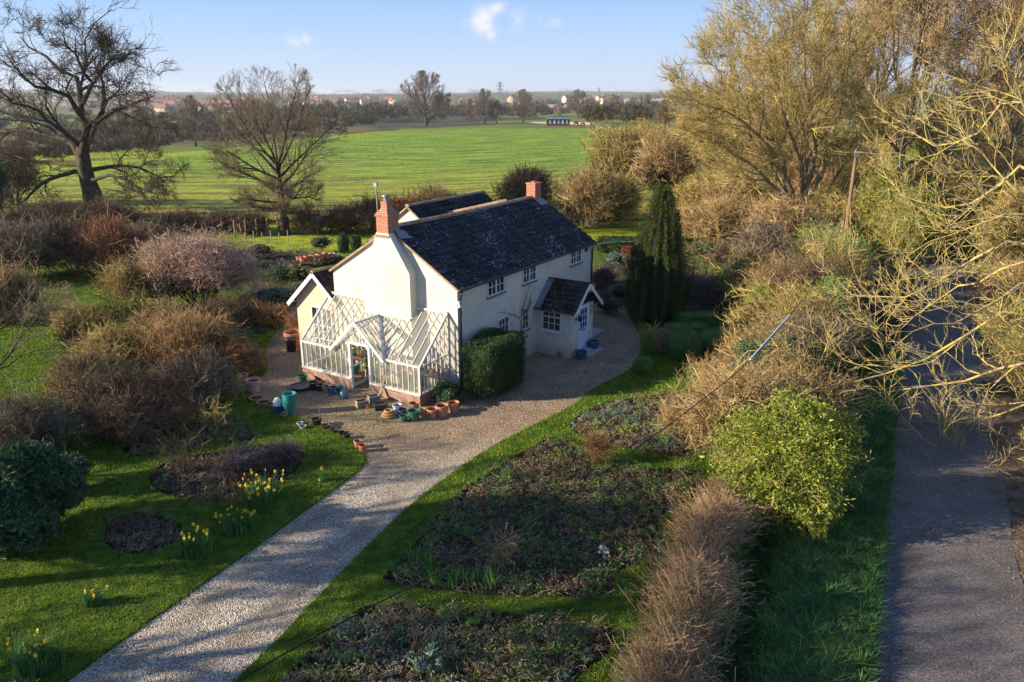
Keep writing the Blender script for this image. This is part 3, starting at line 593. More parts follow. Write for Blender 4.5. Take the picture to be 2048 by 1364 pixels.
def cloudpts(c, r, n, shell=.55, lumps=9, lump=.28, sq=2.0, zmin=-1.0):
    """leaf positions: sprays gathered on overlapping lobes, with gaps between them"""
    c = np.array(c, float); r = np.array(r, float)
    if lump > .15:
        m = lumps+5; lc = rdir(m)*(.35+.35*rng.random((m, 1))); lc[:, 2] = lc[:, 2]*.9; ls = .28+.32*rng.random(m); q = max(1, n//14); k = rng.integers(0, m, q)
        p = lc[k]+rdir(q)*(ls[k]*(shell+(1-shell)*rng.random(q)))[:, None]; p = np.repeat(p, 14, 0)[:n]; n = len(p); p = p+rng.normal(0, .055, (n, 3))
    else:
        d = rdir(n); kk = (np.abs(d)**sq).sum(1)**(1/sq); rad = (shell+(1-shell)*rng.random(n)**.5)*(1-lump*rng.random(n)); f_ = rng.uniform(3, 6, 3); h_ = rng.uniform(0, 6, 3)
        rad = rad*(1+.75*lump*(np.sin(d[:, 0]*f_[0]+h_[0])+np.sin(d[:, 1]*f_[1]+h_[1]+d[:, 2]*3)+.7*np.sin(d[:, 2]*f_[2]*1.6+h_[2]+d[:, 0]*7)+.5*np.sin(13*d[:, 0]+9*d[:, 1])))-.05; p = d/kk[:, None]*rad[:, None]
    p[:, 2] = np.maximum(p[:, 2], zmin+.03*rng.random(n)); return c+p*r
def core(c, r, mat, sq=2.0, k=.78):
    mb = MB(); n = 14; m = 20; V = []; Fq = []
    for i in range(n+1):
        ph = math.pi*i/n
        for j in range(m):
            th = 2*math.pi*j/m; d = np.array([math.sin(ph)*math.cos(th), math.sin(ph)*math.sin(th), math.cos(ph)]); q = (np.abs(d)**sq).sum()**(1/sq)
            V.append(np.array(c)+d/q*np.array(r)*k*(1+.05*math.sin(5*th+3*ph)))
    for i in range(n):
        for j in range(m): Fq.append((i*m+j, i*m+(j+1) % m, (i+1)*m+(j+1) % m, (i+1)*m+j))
    return np.array(V), np.array(Fq)
def shrub(name, label, base, w, h, twig=None, leaf=None, nt_=2500, nl=0, ln=.5, tr=.008, lsize=.05, d=None, out=.9, upb=.7, droop=0, stems=7, cat='shrub', group=None, solid=False, sq=2.0, rz=0, lumps=9, lump=.28, lz=None, box=False, lobes=11, corem='soil', lshell=.55, stemmat=None):
    root = empty(name, base, rz, label, cat, group); r = np.array([w/2, (d or w)/2, h/2]); c = np.array([0, 0, h/2])
    if stems:
        k = stems; az = rng.random(k)*6.28; rr_ = np.sqrt(rng.random(k))
        tgt = np.c_[np.cos(az)*rr_*r[0]*.75, np.sin(az)*rr_*r[1]*.75, np.full(k, h*.75)*(1-.4*rr_**2)]
        st = np.c_[tgt[:, :2]*.18, np.full(k, -.08)]; u = np.linspace(0, 1, 5)
        P = st[:, None]+(tgt-st)[:, None]*np.c_[u**1.3, u**1.3, u][None]+rng.normal(0, .04*h/2, (k, 5, 3))*np.array([1, 1, .3]); P[:, 0] = st
        R = np.repeat((np.maximum(tr*3.2, .012*h)*(1-.7*u))[None], k, 0)
        P2, R2 = spawn(P, R, 7, .6, .5, .5, seg=3, wig=.2, up=.06, minr=tr)
        tube_mesh('stem', [(P, R, 6), (P2, R2, 4)], MT[stemmat or twig or 'browntwig'], root)
    if twig:
        if nt_ > 900:      # darker twigs fill the middle, the inner shade put into their colour
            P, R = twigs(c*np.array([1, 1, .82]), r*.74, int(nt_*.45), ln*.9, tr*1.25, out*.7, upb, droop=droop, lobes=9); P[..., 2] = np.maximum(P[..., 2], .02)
            tube_mesh('inner_twigs', [(P, R, 3)], MT['shadetwig'], root, False)
        P, R = twigs(c, r, nt_, ln, tr, out, upb, droop=droop, box=box, lobes=lobes)
        P[..., 2] = np.maximum(P[..., 2], .02)
        tube_mesh('twigs', [(P, R, 3)], MT[twig], root, False)
    if leaf:
        if solid and sq < 3 and lump > .1: nl = int(nl*1.7)
        C = cloudpts(c, r*1.0, nl, lshell, sq=sq, lumps=lumps, lump=lump); V, Fq = leaves(C, lsize)
        mats = [MT[leaf]]; mi = np.zeros(len(Fq), int); Fs = [Fq]
        if solid:
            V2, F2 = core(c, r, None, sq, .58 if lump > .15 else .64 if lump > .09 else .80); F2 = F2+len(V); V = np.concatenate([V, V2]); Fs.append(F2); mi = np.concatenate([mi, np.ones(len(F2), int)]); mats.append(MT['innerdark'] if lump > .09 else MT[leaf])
        mesh('foliage', V, Fs, mats, root, False, mi)
    return root
def SH(name, label, u, v, wpx, hpx, **k):      # a shrub standing on the ground, its size worked out from its size in the photograph
    P = G(u, v); s = depth(P)/F; return shrub(name, label, P, wpx*s, hpx*s*k.pop('hk', 1.0), **k)
# ------------------------------------------------------------------ the cottage (local axes: x along the long front, y along the near gable)
TH = math.radians(31.9); A_ = np.array([math.sin(TH), math.cos(TH), 0]); B__ = np.array([-A_[1], A_[0], 0])
C0 = G(914, 580, 4.1); C0[2] = 0; RZ = math.atan2(A_[1], A_[0])
def HL(x, y, z=0): return C0+A_*x+B__*y+np.array([0, 0, z])
house = empty('cottage', C0, RZ, 'cream rendered two-storey cottage with dark lichened tile roof, brick chimneys and gabled porch', 'house')
LX, WY, EZ, RDZ = 11.35, 6.3, 4.2, 6.14
mb = MB()
def gable_poly(x, y0, y1, ze, zr, zb=-.15, yr=None):
    yr = (y0+y1)/2 if yr is None else yr
    return [(x, y0, zb), (x, y1, zb), (x, y1, ze), (x, yr, zr), (x, y0, ze)]
mb.prism(gable_poly(0, 0, WY, EZ-.02, RDZ-.1), (LX, 0, 0))
mb.build('wall', MT['render'], house)
# external chimney breast, tapering into the stack
mb = MB(); mb.prism([(-.42, 1.9, -.1), (-.42, 4.2, -.1), (-.42, 4.2, 4.2), (-.42, 3.45, 6.0), (-.42, 2.84, 6.0), (-.42, 1.9, 4.55)], (.43, 0, 0)); mb.build('chimney_breast', MT['render'], house)
# tiled roofs: every tile course is real, each tile its own small slab
def tiled(name, o, ax, dn, L_, S_, nc, tw, mat, parent, sag=0.0, seed=3, lift=.06, wave=.016, tt_=.035):
    """o: top corner; ax: unit vector along the ridge; dn: unit vector down the slope"""
    r = np.random.default_rng(seed); o = np.array(o, float); ax = np.array(ax, float); dn = np.array(dn, float)
    nrm = np.cross(ax, dn); nrm = nrm if nrm[2] > 0 else -nrm; nt2 = int(L_/tw); V = []; Fq = []; n = 0; cs = S_/nc
    for i in range(nc):
        for j in range(nt2):
            a0 = j*L_/nt2+(.5*L_/nt2 if i % 2 else 0)*0; a1 = a0+L_/nt2-.004; s0 = i*cs-.02; s1 = (i+1)*cs+.035+r.normal(0, .004)
            up0 = .012+r.normal(0, .002); up1 = lift+r.normal(0, .004); prof = (0, .35, .6, .8, 1.0); hz = (0, 0, wave*.3, wave*1.6, wave*.4)
            for (s, upx) in ((s0, up0), (s1, up1), (s1, up1-tt_)):
                for pz, hh in zip(prof, hz):
                    a = a0+(a1-a0)*pz; z = -sag*math.sin(math.pi*min(max(a/L_, 0), 1))*(1-.5*s/S_)
                    V.append(o+ax*a+dn*s+nrm*(upx+hh)+np.array([0, 0, z]))
            for k in range(4):
                Fq.append((n+k, n+k+1, n+5+k+1, n+5+k)); Fq.append((n+5+k, n+6+k, n+11+k, n+10+k))
            n += 15
    # solid deck under the tiles
    V2 = []
    for (a, s) in ((0, 0), (L_, 0), (L_, S_), (0, S_)):
        for h_ in (-.06, .0): V2.append(o+ax*a+dn*s+nrm*h_+np.array([0, 0, -sag if False else 0]))
    k = n; Fq += [(k, k+2, k+4, k+6), (k+1, k+7, k+5, k+3), (k, k+1, k+3, k+2), (k+2, k+3, k+5, k+4), (k+4, k+5, k+7, k+6), (k+6, k+7, k+1, k)]
    return mesh(name, np.array(V+V2), np.array(Fq), mat, parent, False)
def slope(dy, dz): l = math.hypot(dy, dz); return (0, dy/l, dz/l), l
rise = RDZ-EZ; dnF, _ = slope(-WY/2, -rise); dnB, _ = slope(WY/2, -rise)
SL = math.hypot(WY/2, rise)+.15
roofF = tiled('roof', (-.08, WY/2, RDZ), (1, 0, 0), dnF, LX+.16, SL, 12, .30, MT['tile'], house, sag=.05)
tiled('roof', (-.08, WY/2, RDZ), (1, 0, 0), dnB, LX+.16, SL, 12, .30, MT['tile'], house, sag=.05, seed=5)
def ridge(p, q, r, mat, parent, n, name='ridge_tiles', sag=0):
    mb = MB(); p = np.array(p, float); q = np.array(q, float); d = (q-p); L_ = np.linalg.norm(d); d /= L_; s = np.cross(d, (0, 0, 1)); s /= np.linalg.norm(s); u = np.cross(s, d)
    for i in range(n):
        a = p+d*L_*i/n; b = p+d*(L_*(i+1)/n-.012)
        for e in (a, b): e[2] -= sag*math.sin(math.pi*min(1, max(0, (e-p)@d/L_)))
        V = []; K = 7
        for e, rr in ((a, r*1.06), (b, r)):
            for k in range(K):
                t = math.pi*k/(K-1); V.append(e+s*math.cos(t)*rr+u*(math.sin(t)*rr-.03))
        mb.add(V, [(k, k+1, K+k+1, K+k) for k in range(K-1)]+[tuple(range(K)), tuple(range(K, 2*K))[::-1]])
    return mb.build(name, mat, parent)
ridge((-.1, WY/2, RDZ+.03), (LX+.1, WY/2, RDZ+.03), .12, MT['ridge'], house, 26, sag=.05)
# verges (mortar and undercloak strips at both gables)
for x0 in (-.11, LX+.03):
    mb = MB()
    for dn in (dnF, dnB):
        p = np.array([x0+.04, WY/2, RDZ-.035]); q = p+np.array(dn)*SL; mb.beam(tuple(p), tuple(q), .08, .085, (0, 0, 1))
    mb.build('verge', MT['ridge'], house)
# eaves: fascia and gutter
mb = MB(); ye = WY/2+dnF[1]*SL; ze = RDZ+dnF[2]*SL
mb.beam((-.05, ye+.03, ze-.05), (LX+.05, ye+.03, ze-.05), .03, .14); mb.build('fascia', MT['black'], house)
mb = MB(); mb.tube([(-.1, ye-.05, ze-.03), (LX+.1, ye-.05, ze-.05)], .055, 8); mb.build('gutter', MT['black'], house, True)
mb = MB(); mb.tube([(.10, ye-.05, ze-.06), (.10, -.12, ze-.22), (.10, -.07, ze-.4), (.10, -.07, .05)], .04, 8)
for z in (.9, 2.1, 3.2): mb.box((.05, -.13, z), (.15, 0, z+.04))
mb.build('downpipe', MT['black'], house, True)
mb = MB(); mb.tube([(LX-.12, ye-.05, ze-.06), (LX-.12, -.12, ze-.22), (LX-.12, -.07, ze-.4), (LX-.12, -.07, .05)], .04, 8)
mb.build('downpipe', MT['black'], house, True)
# stacks
def brick_box(mb, cx, cy_, sx, sy, z0, z1): mb.box((cx-sx/2, cy_-sy/2, z0), (cx+sx/2, cy_+sy/2, z1))
mb = MB(); brick_box(mb, -.10, 3.14, .62, .58, 5.9, 6.62); brick_box(mb, -.10, 3.14, .70, .66, 6.62, 6.69); brick_box(mb, -.10, 3.14, .64, .60, 6.69, 6.74)
mb.add([(-.41, 2.86, 6.74), (.21, 2.86, 6.74), (.21, 3.42, 6.74), (-.41, 3.42, 6.74), (-.24, 3.02, 6.92), (.10, 3.02, 6.92), (.10, 3.30, 6.92), (-.24, 3.30, 6.92)], [(4, 5, 6, 7), (0, 1, 5, 4), (1, 2, 6, 5), (2, 3, 7, 6), (3, 0, 4, 7)])
brick_box(mb, -.07, 3.16, .34, .30, 6.91, 7.18)
ch1 = mb.build('chimney', MT['brick'], house)
mb = MB(); mb.box((-.44, 2.80, 5.82), (.30, 3.48, 5.93)); mb.build('mortar_flaunching', MT['stone'], ch1)
mb = MB(); mb.lathe([(.11, 7.18), (.11, 7.34)], (-.07, 3.16, 0)); mb.lathe([(.16, 7.34), (.17, 7.38), (.03, 7.43), (0, 7.435)], (-.07, 3.16, 0)); mb.build('chimney_cowl', MT['metal'], ch1, True)
mb = MB(); mb.add([(-.1, 2.86, 6.12), (.5, 2.86, 6.02), (.55, 2.42, 5.74), (-.12, 2.50, 5.80)], [(0, 1, 2, 3)]); mb.add([(-.12, 2.845, 6.20), (.24, 2.845, 6.20), (.24, 2.845, 5.85), (-.12, 2.845, 5.85)], [(0, 1, 2, 3)]); mb.build('lead_flashing', MT['greylead'], ch1)
mb = MB(); brick_box(mb, 10.98, 3.15, .58, .50, 5.8, 6.80); brick_box(mb, 10.98, 3.15, .64, .56, 6.80, 6.87)
ch2 = mb.build('chimney', MT['brick'], house)
mb = MB(); mb.lathe([(.10, 6.87), (.09, 6.93)], (10.98, 3.15, 0), 12); mb.build('chimney_pot', MT['terra'], ch2, True)
mb = MB(); mb.add([(10.62, 2.88, 6.08), (11.38, 2.88, 6.08), (11.38, 2.5, 5.82), (10.62, 2.5, 5.82)], [(0, 1, 2, 3)]); mb.build('lead_flashing', MT['greylead'], ch2)
# aerial
mb = MB(); mb.tube([(-.30, 3.42, 6.7), (-.30, 3.46, 7.95)], .022, 6); aer = mb.build('television_aerial', MT['metal'], house)
mb = MB(); mb.tube([(-.30, 3.46, 7.86), (-.62, 4.5, 7.93)], .014, 5)
for t in np.linspace(.08, .95, 9):
    c = np.array([-.30, 3.46, 7.86])*(1-t)+np.array([-.62, 4.5, 7.93])*t; mb.beam(tuple(c+[0.1, .03, -.12]), tuple(c-[0.1, .03, -.12]), .012, .012)
mb.box((-.36, 3.36, 7.72), (-.26, 3.5, 7.86)); mb.build('aerial_boom', MT['metal'], aer)
# windows: frame with casements, panes and a sill
def window(o, ax, nn, w, h, cols, rows, parent, sill='slate', mid=None, fw=.05, gb=.022, name='window', split=None):
    """o: lower corner on the wall; ax: unit along the wall; nn: outward normal"""
    o = np.array(o, float); ax = np.array(ax, float); nn = np.array(nn, float); up = np.array([0, 0, 1.])
    def bar(mb, x0, z0, x1, z1, d0, d1):
        V = [o+ax*x+up*z+nn*d for d in (d0, d1) for (x, z) in ((x0, z0), (x1, z0), (x1, z1), (x0, z1))]
        mb.add(V, [(0, 3, 2, 1), (4, 5, 6, 7), (0, 1, 5, 4), (1, 2, 6, 5), (2, 3, 7, 6), (3, 0, 4, 7)])
    f = MB()
    bar(f, 0, 0, fw, h, .0, .06); bar(f, w-fw, 0, w, h, .0, .06); bar(f, fw, 0, w-fw, fw, .0, .058); bar(f, fw, h-fw, w-fw, h, .0, .058)
    if mid: bar(f, w/2-fw*.8, fw, w/2+fw*.8, h-fw, .0, .056)
    for i in range(1, cols):
        x = fw+(w-2*fw)*i/cols
        if mid and abs(x-w/2) < .03: continue
        bar(f, x-gb/2, fw, x+gb/2, h-fw, .012, .045)
    zs = rows if isinstance(rows, (list, tuple)) else [(i/rows) for i in range(1, rows)]
    for z in zs:
        zz = fw+(h-2*fw)*z; g2 = gb*(2.4 if z == split else 1); bar(f, fw, zz-g2/2, w-fw, zz+g2/2, .01, .047)
    fo = f.build(name, MT['white'], parent)
    g = MB(); bar(g, fw, fw, w-fw, h-fw, .002, .012); g.build('pane', MT['pane'], fo)
    if sill:
        s = MB(); bar(s, -.04, -.07, w+.04, -.002, 0, .11); s.build('sill', MT[sill], fo)
    return fo
NF = (0, -1, 0); AX = (1, 0, 0)
window((1.98, -.001, 3.38), AX, NF, 1.26, .72, 4, [.5], house, mid=True)
window((4.68, -.001, 3.35), AX, NF, 1.12, .72, 4, [.5], house, mid=True)
window((9.00, -.001, 3.37), AX, NF, 1.12, .70, 4, [.5], house, mid=True)
window((2.75, -.001, 1.3), AX, NF, .80, .98, 3, [.33, .67], house)
window((4.64, -.001, 1.30), AX, NF, .56, .98, 2, [.36, .72], house, split=.72)
# corner lamp by the downpipe, burglar alarm bracket by the far window
mb = MB(); mb.box((-.06, -.12, 3.55), (.04, -.02, 3.67)); mb.tube([(0, -.07, 3.6), (-.14, -.2, 3.56)], .02, 6); mb.lathe([(.0, .06), (.06, .04), (.075, -.03), (.0, -.035)], (-.17, -.23, 3.53), 10); mb.build('security_lamp', MT['white'], house)
mb = MB(); mb.box((10.52, -.08, 3.78), (10.72, 0, 3.98)); mb.build('alarm_box', MT['black'], house)
# porch
PX0, PX1, PYF, PEZ, PRZ = 5.95, 8.02, -1.75, 2.14, 3.12; PXM = (PX0+PX1)/2
mb = MB(); mb.prism([(PX0, PYF, -.1), (PX1, PYF, -.1), (PX1, PYF, PEZ), (PX0, PYF, PEZ)], (0, -PYF, 0)); mb.build('porch_wall', MT['render'], house)
mb = MB(); mb.prism([(PX0+.04, PYF+.12, PEZ), (PX1-.04, PYF+.12, PEZ), (PXM, PYF+.12, PRZ-.06)], (0, -PYF-.12, 0)); mb.build('porch_gable_board', MT['black'], house)
hw = PXM-PX0+.30; rz_ = PRZ-PEZ+.12; dl_, Ls = (lambda a, b: ((-a/math.hypot(a, b), 0, -b/math.hypot(a, b)), math.hypot(a, b)))(hw, rz_)
PROOF = tiled('porch_roof', (PXM, -2.05, PRZ+.04), (0, 1, 0), dl_, 2.05, Ls, 7, .17, MT['tile2'], house, seed=8, wave=.004)
tiled('porch_roof', (PXM, -2.05, PRZ+.04), (0, 1, 0), (-dl_[0], 0, dl_[2]), 2.05, Ls, 7, .17, MT['tile2'], house, seed=9, wave=.004)
ridge((PXM, -2.06, PRZ+.06), (PXM, 0, PRZ+.06), .085, MT['tile2'], house, 6, 'porch_ridge_tiles')
mb = MB()
for sg in (-1, 1):
    p = (PXM, -2.075, PRZ-.02); q = (PXM+sg*(hw+.03), -2.075, PRZ-.02-rz_*(hw+.03)/hw); mb.beam(p, q, .03, .15, (0, 0, 1))
mb.beam((PXM, -2.095, PRZ-.32), (PXM, -2.095, PRZ+.06), .06, .03, (0, 1, 0)); mb.build('bargeboard', MT['white'], house)
mb = MB(); mb.beam((PX0-.24, -2.05, PEZ-.09), (PX0-.24, -.02, PEZ-.09), .05, .09); mb.beam((PX0-.29, -2.06, PEZ-.07), (PX0-.29, -.02, PEZ-.07), .06, .05); mb.build('porch_fascia', MT['white'], house)
mb = MB(); d = np.array(dl_); p = np.array([PXM, -.16, PRZ+.11]); q = p+d*Ls; mb.beam(tuple(p), tuple(q), .30, .02, (0, 0, 1)); mb.build('lead_flashing', MT['greylead'], house)
window((PX0-.001, -.30, 1.10), (0, -1, 0), (-1, 0, 0), .95, .96, 3, [.34, .68], house, sill='white', split=.68, name='porch_window')
# front door with glazed upper half
mb = MB(); o_ = np.array([6.62, PYF, .16]); dw, dh = .86, 1.95
def bx(mb, x0, z0, x1, z1, d0, d1): mb.box((o_[0]+x0, PYF-d1, o_[2]+z0), (o_[0]+x1, PYF-d0, o_[2]+z1))
bx(mb, -.07, 0, 0, dh+.07, 0, .05); bx(mb, dw, 0, dw+.07, dh+.07, 0, .05); bx(mb, 0, dh, dw, dh+.07, 0, .049)
bx(mb, 0, 0, dw, .95, .0, .03); bx(mb, 0, .95, .11, dh, 0, .03); bx(mb, dw-.11, .95, dw, dh, 0, .03); bx(mb, .11, dh-.10, dw-.11, dh, 0, .03)
for x in (.11+(dw-.22)/3, .11+(dw-.22)*2/3): bx(mb, x-.013, .95, x+.013, dh-.1, .01, .03)
for z in (.95+.3, .95+.6): bx(mb, .11, z-.013, dw-.11, z+.013, .011, .029)
for (x0, x1) in ((.12, .38), (.48, .74)): bx(mb, x0, .12, x1, .72, .03, .04)
door = mb.build('front_door', MT['winblue'], house)
mb = MB(); bx(mb, .11, .95, dw-.11, dh-.1, .002, .010); mb.build('pane', MT['pane'], door)
mb = MB(); bx(mb, .30, .84, .56, .90, .03, .045); mb.build('letter_plate', MT['black'], door)
mb = MB(); bx(mb, .05, .92, .08, 1.02, .03, .07); mb.build('door_handle', MT['black'], door)
mb = MB(); mb.box((6.35, PYF-.75, -.03), (7.75, PYF-.002, .09)); mb.box((6.5, PYF-.35, .09), (7.6, PYF-.002, .15)); mb.build('doorstep', MT['slab'], house)
mb = MB(); mb.box((6.28, PYF-.03, 1.62), (6.40, PYF, 1.86)); mb.tube([(6.34, PYF-.02, 1.84), (6.34, PYF-.16, 1.92), (6.34, PYF-.2, 1.86)], .014, 6)
mb.lathe([(.03, -.14), (.075, -.12), (.095, .06), (.11, .07), (.02, .15), (0, .16)], (6.34, PYF-.2, 1.72), 8); mb.build('porch_lantern', MT['black'], house)
mb = MB(); mb.box((7.74, PYF-.02, 1.55), (7.78, PYF, 2.0)); mb.tube([(7.76, PYF-.02, 1.96), (7.76, PYF-.26, 1.98), (7.76, PYF-.3, 1.88)], .012, 5); mb.tube([(7.76, PYF-.02, 1.7), (7.76, PYF-.22, 1.96)], .01, 5); mb.build('hanging_bracket', MT['black'], house)
# side extension with white bargeboards
ext_y0, ext_y1, ext_yr, ez_, rz2 = WY-.02, 8.66, 7.33, 2.62, 3.88
mb = MB(); mb.prism([(.02, ext_y0, -.1), (.02, ext_y1, -.1), (.02, ext_y1, ez_), (.02, ext_yr, rz2-.05), (.02, ext_y0, ez_+.2)], (4.2, 0, 0)); mb.build('extension_wall', MT['render2'], house)
dnl, le = slope(ext_y1-ext_yr+.3, -(rz2-ez_)-.25); 
tiled('extension_roof', (-.20, ext_yr, rz2+.05), (1, 0, 0), dnl, 4.6, le, 8, .19, MT['tile2'], house, seed=13, wave=.006)
tiled('extension_roof', (-.20, ext_yr, rz2+.05), (1, 0, 0), (0, -dnl[1], dnl[2]), 4.6, le*.72, 6, .19, MT['tile2'], house, seed=14, wave=.006)
ridge((-.22, ext_yr, rz2+.08), (4.2, ext_yr, rz2+.08), .09, MT['ridge'], house, 12, 'extension_ridge_tiles')
mb = MB(); p = np.array([-.22, ext_yr, rz2-.04]); mb.beam(tuple(p), tuple(p+np.array(dnl)*le), .03, .17); mb.beam(tuple(p), tuple(p+np.array([0, -dnl[1], dnl[2]])*le*.72), .028, .17); 
mb.box((-.21, ext_y1, ez_-.16), (-.05, ext_y1+.26, ez_-.1)); mb.build('extension_bargeboard', MT['white'], house)
w_ = window((.018, 7.75, .25), (0, -1, 0), (-1, 0, 0), 1.25, 2.15, 4, [.33, .62], house, sill='white', mid=True, name='french_window')
# rear wing beyond the main ridge
wy0, wy1, wyr, wez, wrz, wx0, wx1 = 5.2, 9.5, 7.1, 4.2, 5.98, 6.0, 12.3
mb = MB(); mb.prism([(wx0, wy0, 0), (wx0, wy1, 0), (wx0, wy1, wez), (wx0, wyr, wrz-.08), (wx0, wy0, wez+.1)], (wx1-wx0, 0, 0)); mb.build('rear_wing_wall', MT['render'], house)
dw1, lw1 = slope(wy1-wyr+.2, -(wrz-wez)-.12); dw2 = (0, -dw1[1], dw1[2])
tiled('rear_wing_roof', (wx0-.1, wyr, wrz), (1, 0, 0), dw1, wx1-wx0+.2, lw1, 9, .30, MT['tile'], house, seed=21)
tiled('rear_wing_roof', (wx0-.1, wyr, wrz), (1, 0, 0), dw2, wx1-wx0+.2, lw1*.85, 8, .30, MT['tile'], house, seed=22)
ridge((wx0-.12, wyr, wrz+.03), (wx1+.12, wyr, wrz+.03), .11, MT['ridge'], house, 16, 'rear_wing_ridge_tiles')
mb = MB(); p = np.array([wx0-.1, wyr, wrz-.03]); mb.beam(tuple(p), tuple(p+np.array(dw1)*lw1), .07, .08); mb.beam(tuple(p), tuple(p+np.array(dw2)*lw1*.85), .07, .08); mb.build('rear_wing_verge', MT['ridge'], house)
ridge((8.0, 6.25, 5.45), (9.2, 3.6, 6.12), .13, MT['ridge'], house, 8, 'valley_ridge_tiles')

# wall climber on the long front
def local_tubes(name, paths, radii, K, mat, parent): return tube_mesh(name, [(np.array(paths), np.array(radii), K)], mat, parent)
clim = empty('climber', HL(4.2, -.12, 0), RZ, 'thin bare climbing stems trained across the cottage wall between its windows', 'climbing plant')
keep = rng; rng = np.random.default_rng(5)
pp = []; 
for (x0, z0, x1, z1) in ((-.2, 0, .3, 2.4), (.1, 1.2, 1.3, 3.0), (.2, 1.9, -1.3, 2.6), (.3, 2.3, .9, 3.3), (.1, .6, -.6, 1.9), (.2, 2.0, 1.2, 2.5)):
    u = np.linspace(0, 1, 7); pp.append(np.c_[x0+(x1-x0)*u+rng.normal(0, .06, 7), np.zeros(7)+rng.normal(0, .015, 7), z0+(z1-z0)*u+rng.normal(0, .05, 7)])
pp = np.array(pp); rr = np.repeat((.022*(1-.6*np.linspace(0, 1, 7)))[None], 6, 0)
p2, r2 = spawn(pp, rr, 9, .8, .32, .6, seg=4, wig=.25, up=.03, minr=.008); p2[..., 1] *= .25
C = p2[:, 2:].reshape(-1, 3); C = C[rng.random(len(C)) < .35]+rng.normal(0, .05, (int((rng.random(1) > 2).sum())+1, 3)); C[:, 1] = -.02-.05*rng.random(len(C))
tube_mesh('stem', [(pp, rr, 5), (p2, r2, 3)], MT['browntwig'], clim); Vl, Fl = leaves(C, .05); mesh('foliage', Vl, Fl, MT['darkleaf'], clim)
rng = keep

# ------------------------------------------------------------------ greenhouse against the gable
gh = empty('greenhouse', HL(0, 0), RZ, 'white painted lean-to greenhouse with glazed gable over its open doorway', 'greenhouse')
GX, GY0, GY1, SZ, GE, DY0, DY1 = -1.8, .45, 6.55, .43, 1.50, 2.90, 3.85
GA, GB, GM, GPZ = 2.15, 4.80, 3.48, 2.72
def back(y):    # where the glazing meets the house: x of the masonry and height of the top rail
    return (-.44, 2.92-.0) if 1.88 < y < 4.22 else (-.02, 3.14)
mb = MB()
mb.box((GX-.06, GY0, -.08), (GX+.06, DY0, SZ-.04)); mb.box((GX-.06, DY1, -.08), (GX+.06, GY1, SZ-.04)); mb.box((GX+.06, GY0, -.08), (0, GY0+.12, SZ-.04)); mb.box((GX+.06, GY1-.12, -.08), (0, GY1, SZ-.04))
mb.build('brick_plinth', MT['brick2'], gh)
mb = MB()
mb.box((GX-.09, GY0-.03, SZ-.04), (GX+.08, DY0, SZ+.02)); mb.box((GX-.09, DY1, SZ-.04), (GX+.08, GY1+.03, SZ+.02)); mb.box((GX+.08, GY0-.03, SZ-.04), (0, GY0+.1, SZ+.02)); mb.box((GX+.08, GY1-.1, SZ-.04), (0, GY1+.03, SZ+.02))
mb.build('sill', MT['oldwhite'], gh)
fr = MB(); W_ = .028
slope_x = 0-GX
def front_bar(y, z0, z1, w=W_, d=.05): fr.box((GX-d/2, y-w/2, z0), (GX+d/2, y+w/2, z1))
for y in np.linspace(GY0, DY0, 10): front_bar(y, SZ, GE, .05 if y in (GY0, DY0) else W_)
for y in np.linspace(DY1, GY1, 11): front_bar(y, SZ, GE, .05 if y in (GY1,) else W_)
front_bar(GY0+.02, SZ, GE, .09, .09); front_bar(GY1-.02, SZ, GE, .09, .09)
fr.box((GX-.05, GY0-.04, GE-.03), (GX+.05, GA, GE+.04)); fr.box((GX-.05, GB, GE-.03), (GX+.05, GY1+.04, GE+.04))
for (yy) in (GY0, GY1):     # end walls: bars up to the rake
    for x in np.linspace(GX, -.04, 8):
        t = (x-GX)/slope_x; fr.box((x-W_/2, yy-.025, SZ), (x+W_/2, yy+.025, GE+(3.14-GE)*t-.01))
    fr.beam((GX, yy, GE), (-.02, yy, 3.14), .07, .09)
    fr.box((GX, yy-.02, GE-.02), (-.02, yy+.02, GE+.02))
fr.build('frame', MT['oldwhite'], gh)
# roof bars
rb = MB()
def zroof(x): return GE+(3.14-GE)*(x-GX)/slope_x
def ycut(z):    # half width of the entrance gable at height z
    return (GB-GA)/2*(1-(z-GE)/(GPZ-GE))
NRB = 17; gl = []
ysb = np.linspace(GY0, GY1, NRB)
for y in ysb:
    bxk, zt = back(y); x1 = bxk; x0 = GX
    if GA < y < GB:
        zc = GPZ-(abs(y-GM)/((GB-GA)/2))*(GPZ-GE); x0 = GX+(zc-GE)/(3.14-GE)*slope_x
    if x0 < x1-.05: rb.beam((x0, y, zroof(x0)+.02), (x1, y, zroof(x1)+.02), .030, .045)
for (ya, yb) in ((GY0, 1.9), (1.9, 4.2), (4.2, GY1)):
    bxk, _ = back((ya+yb)/2); z = zroof(bxk)+.03; rb.box((bxk-.06, ya, z-.04), (bxk, yb, z+.05))
for yy in (1.88, 4.22): rb.beam((-.44, yy, zroof(-.44)+.03), (-.02, yy, 3.17), .05, .06)
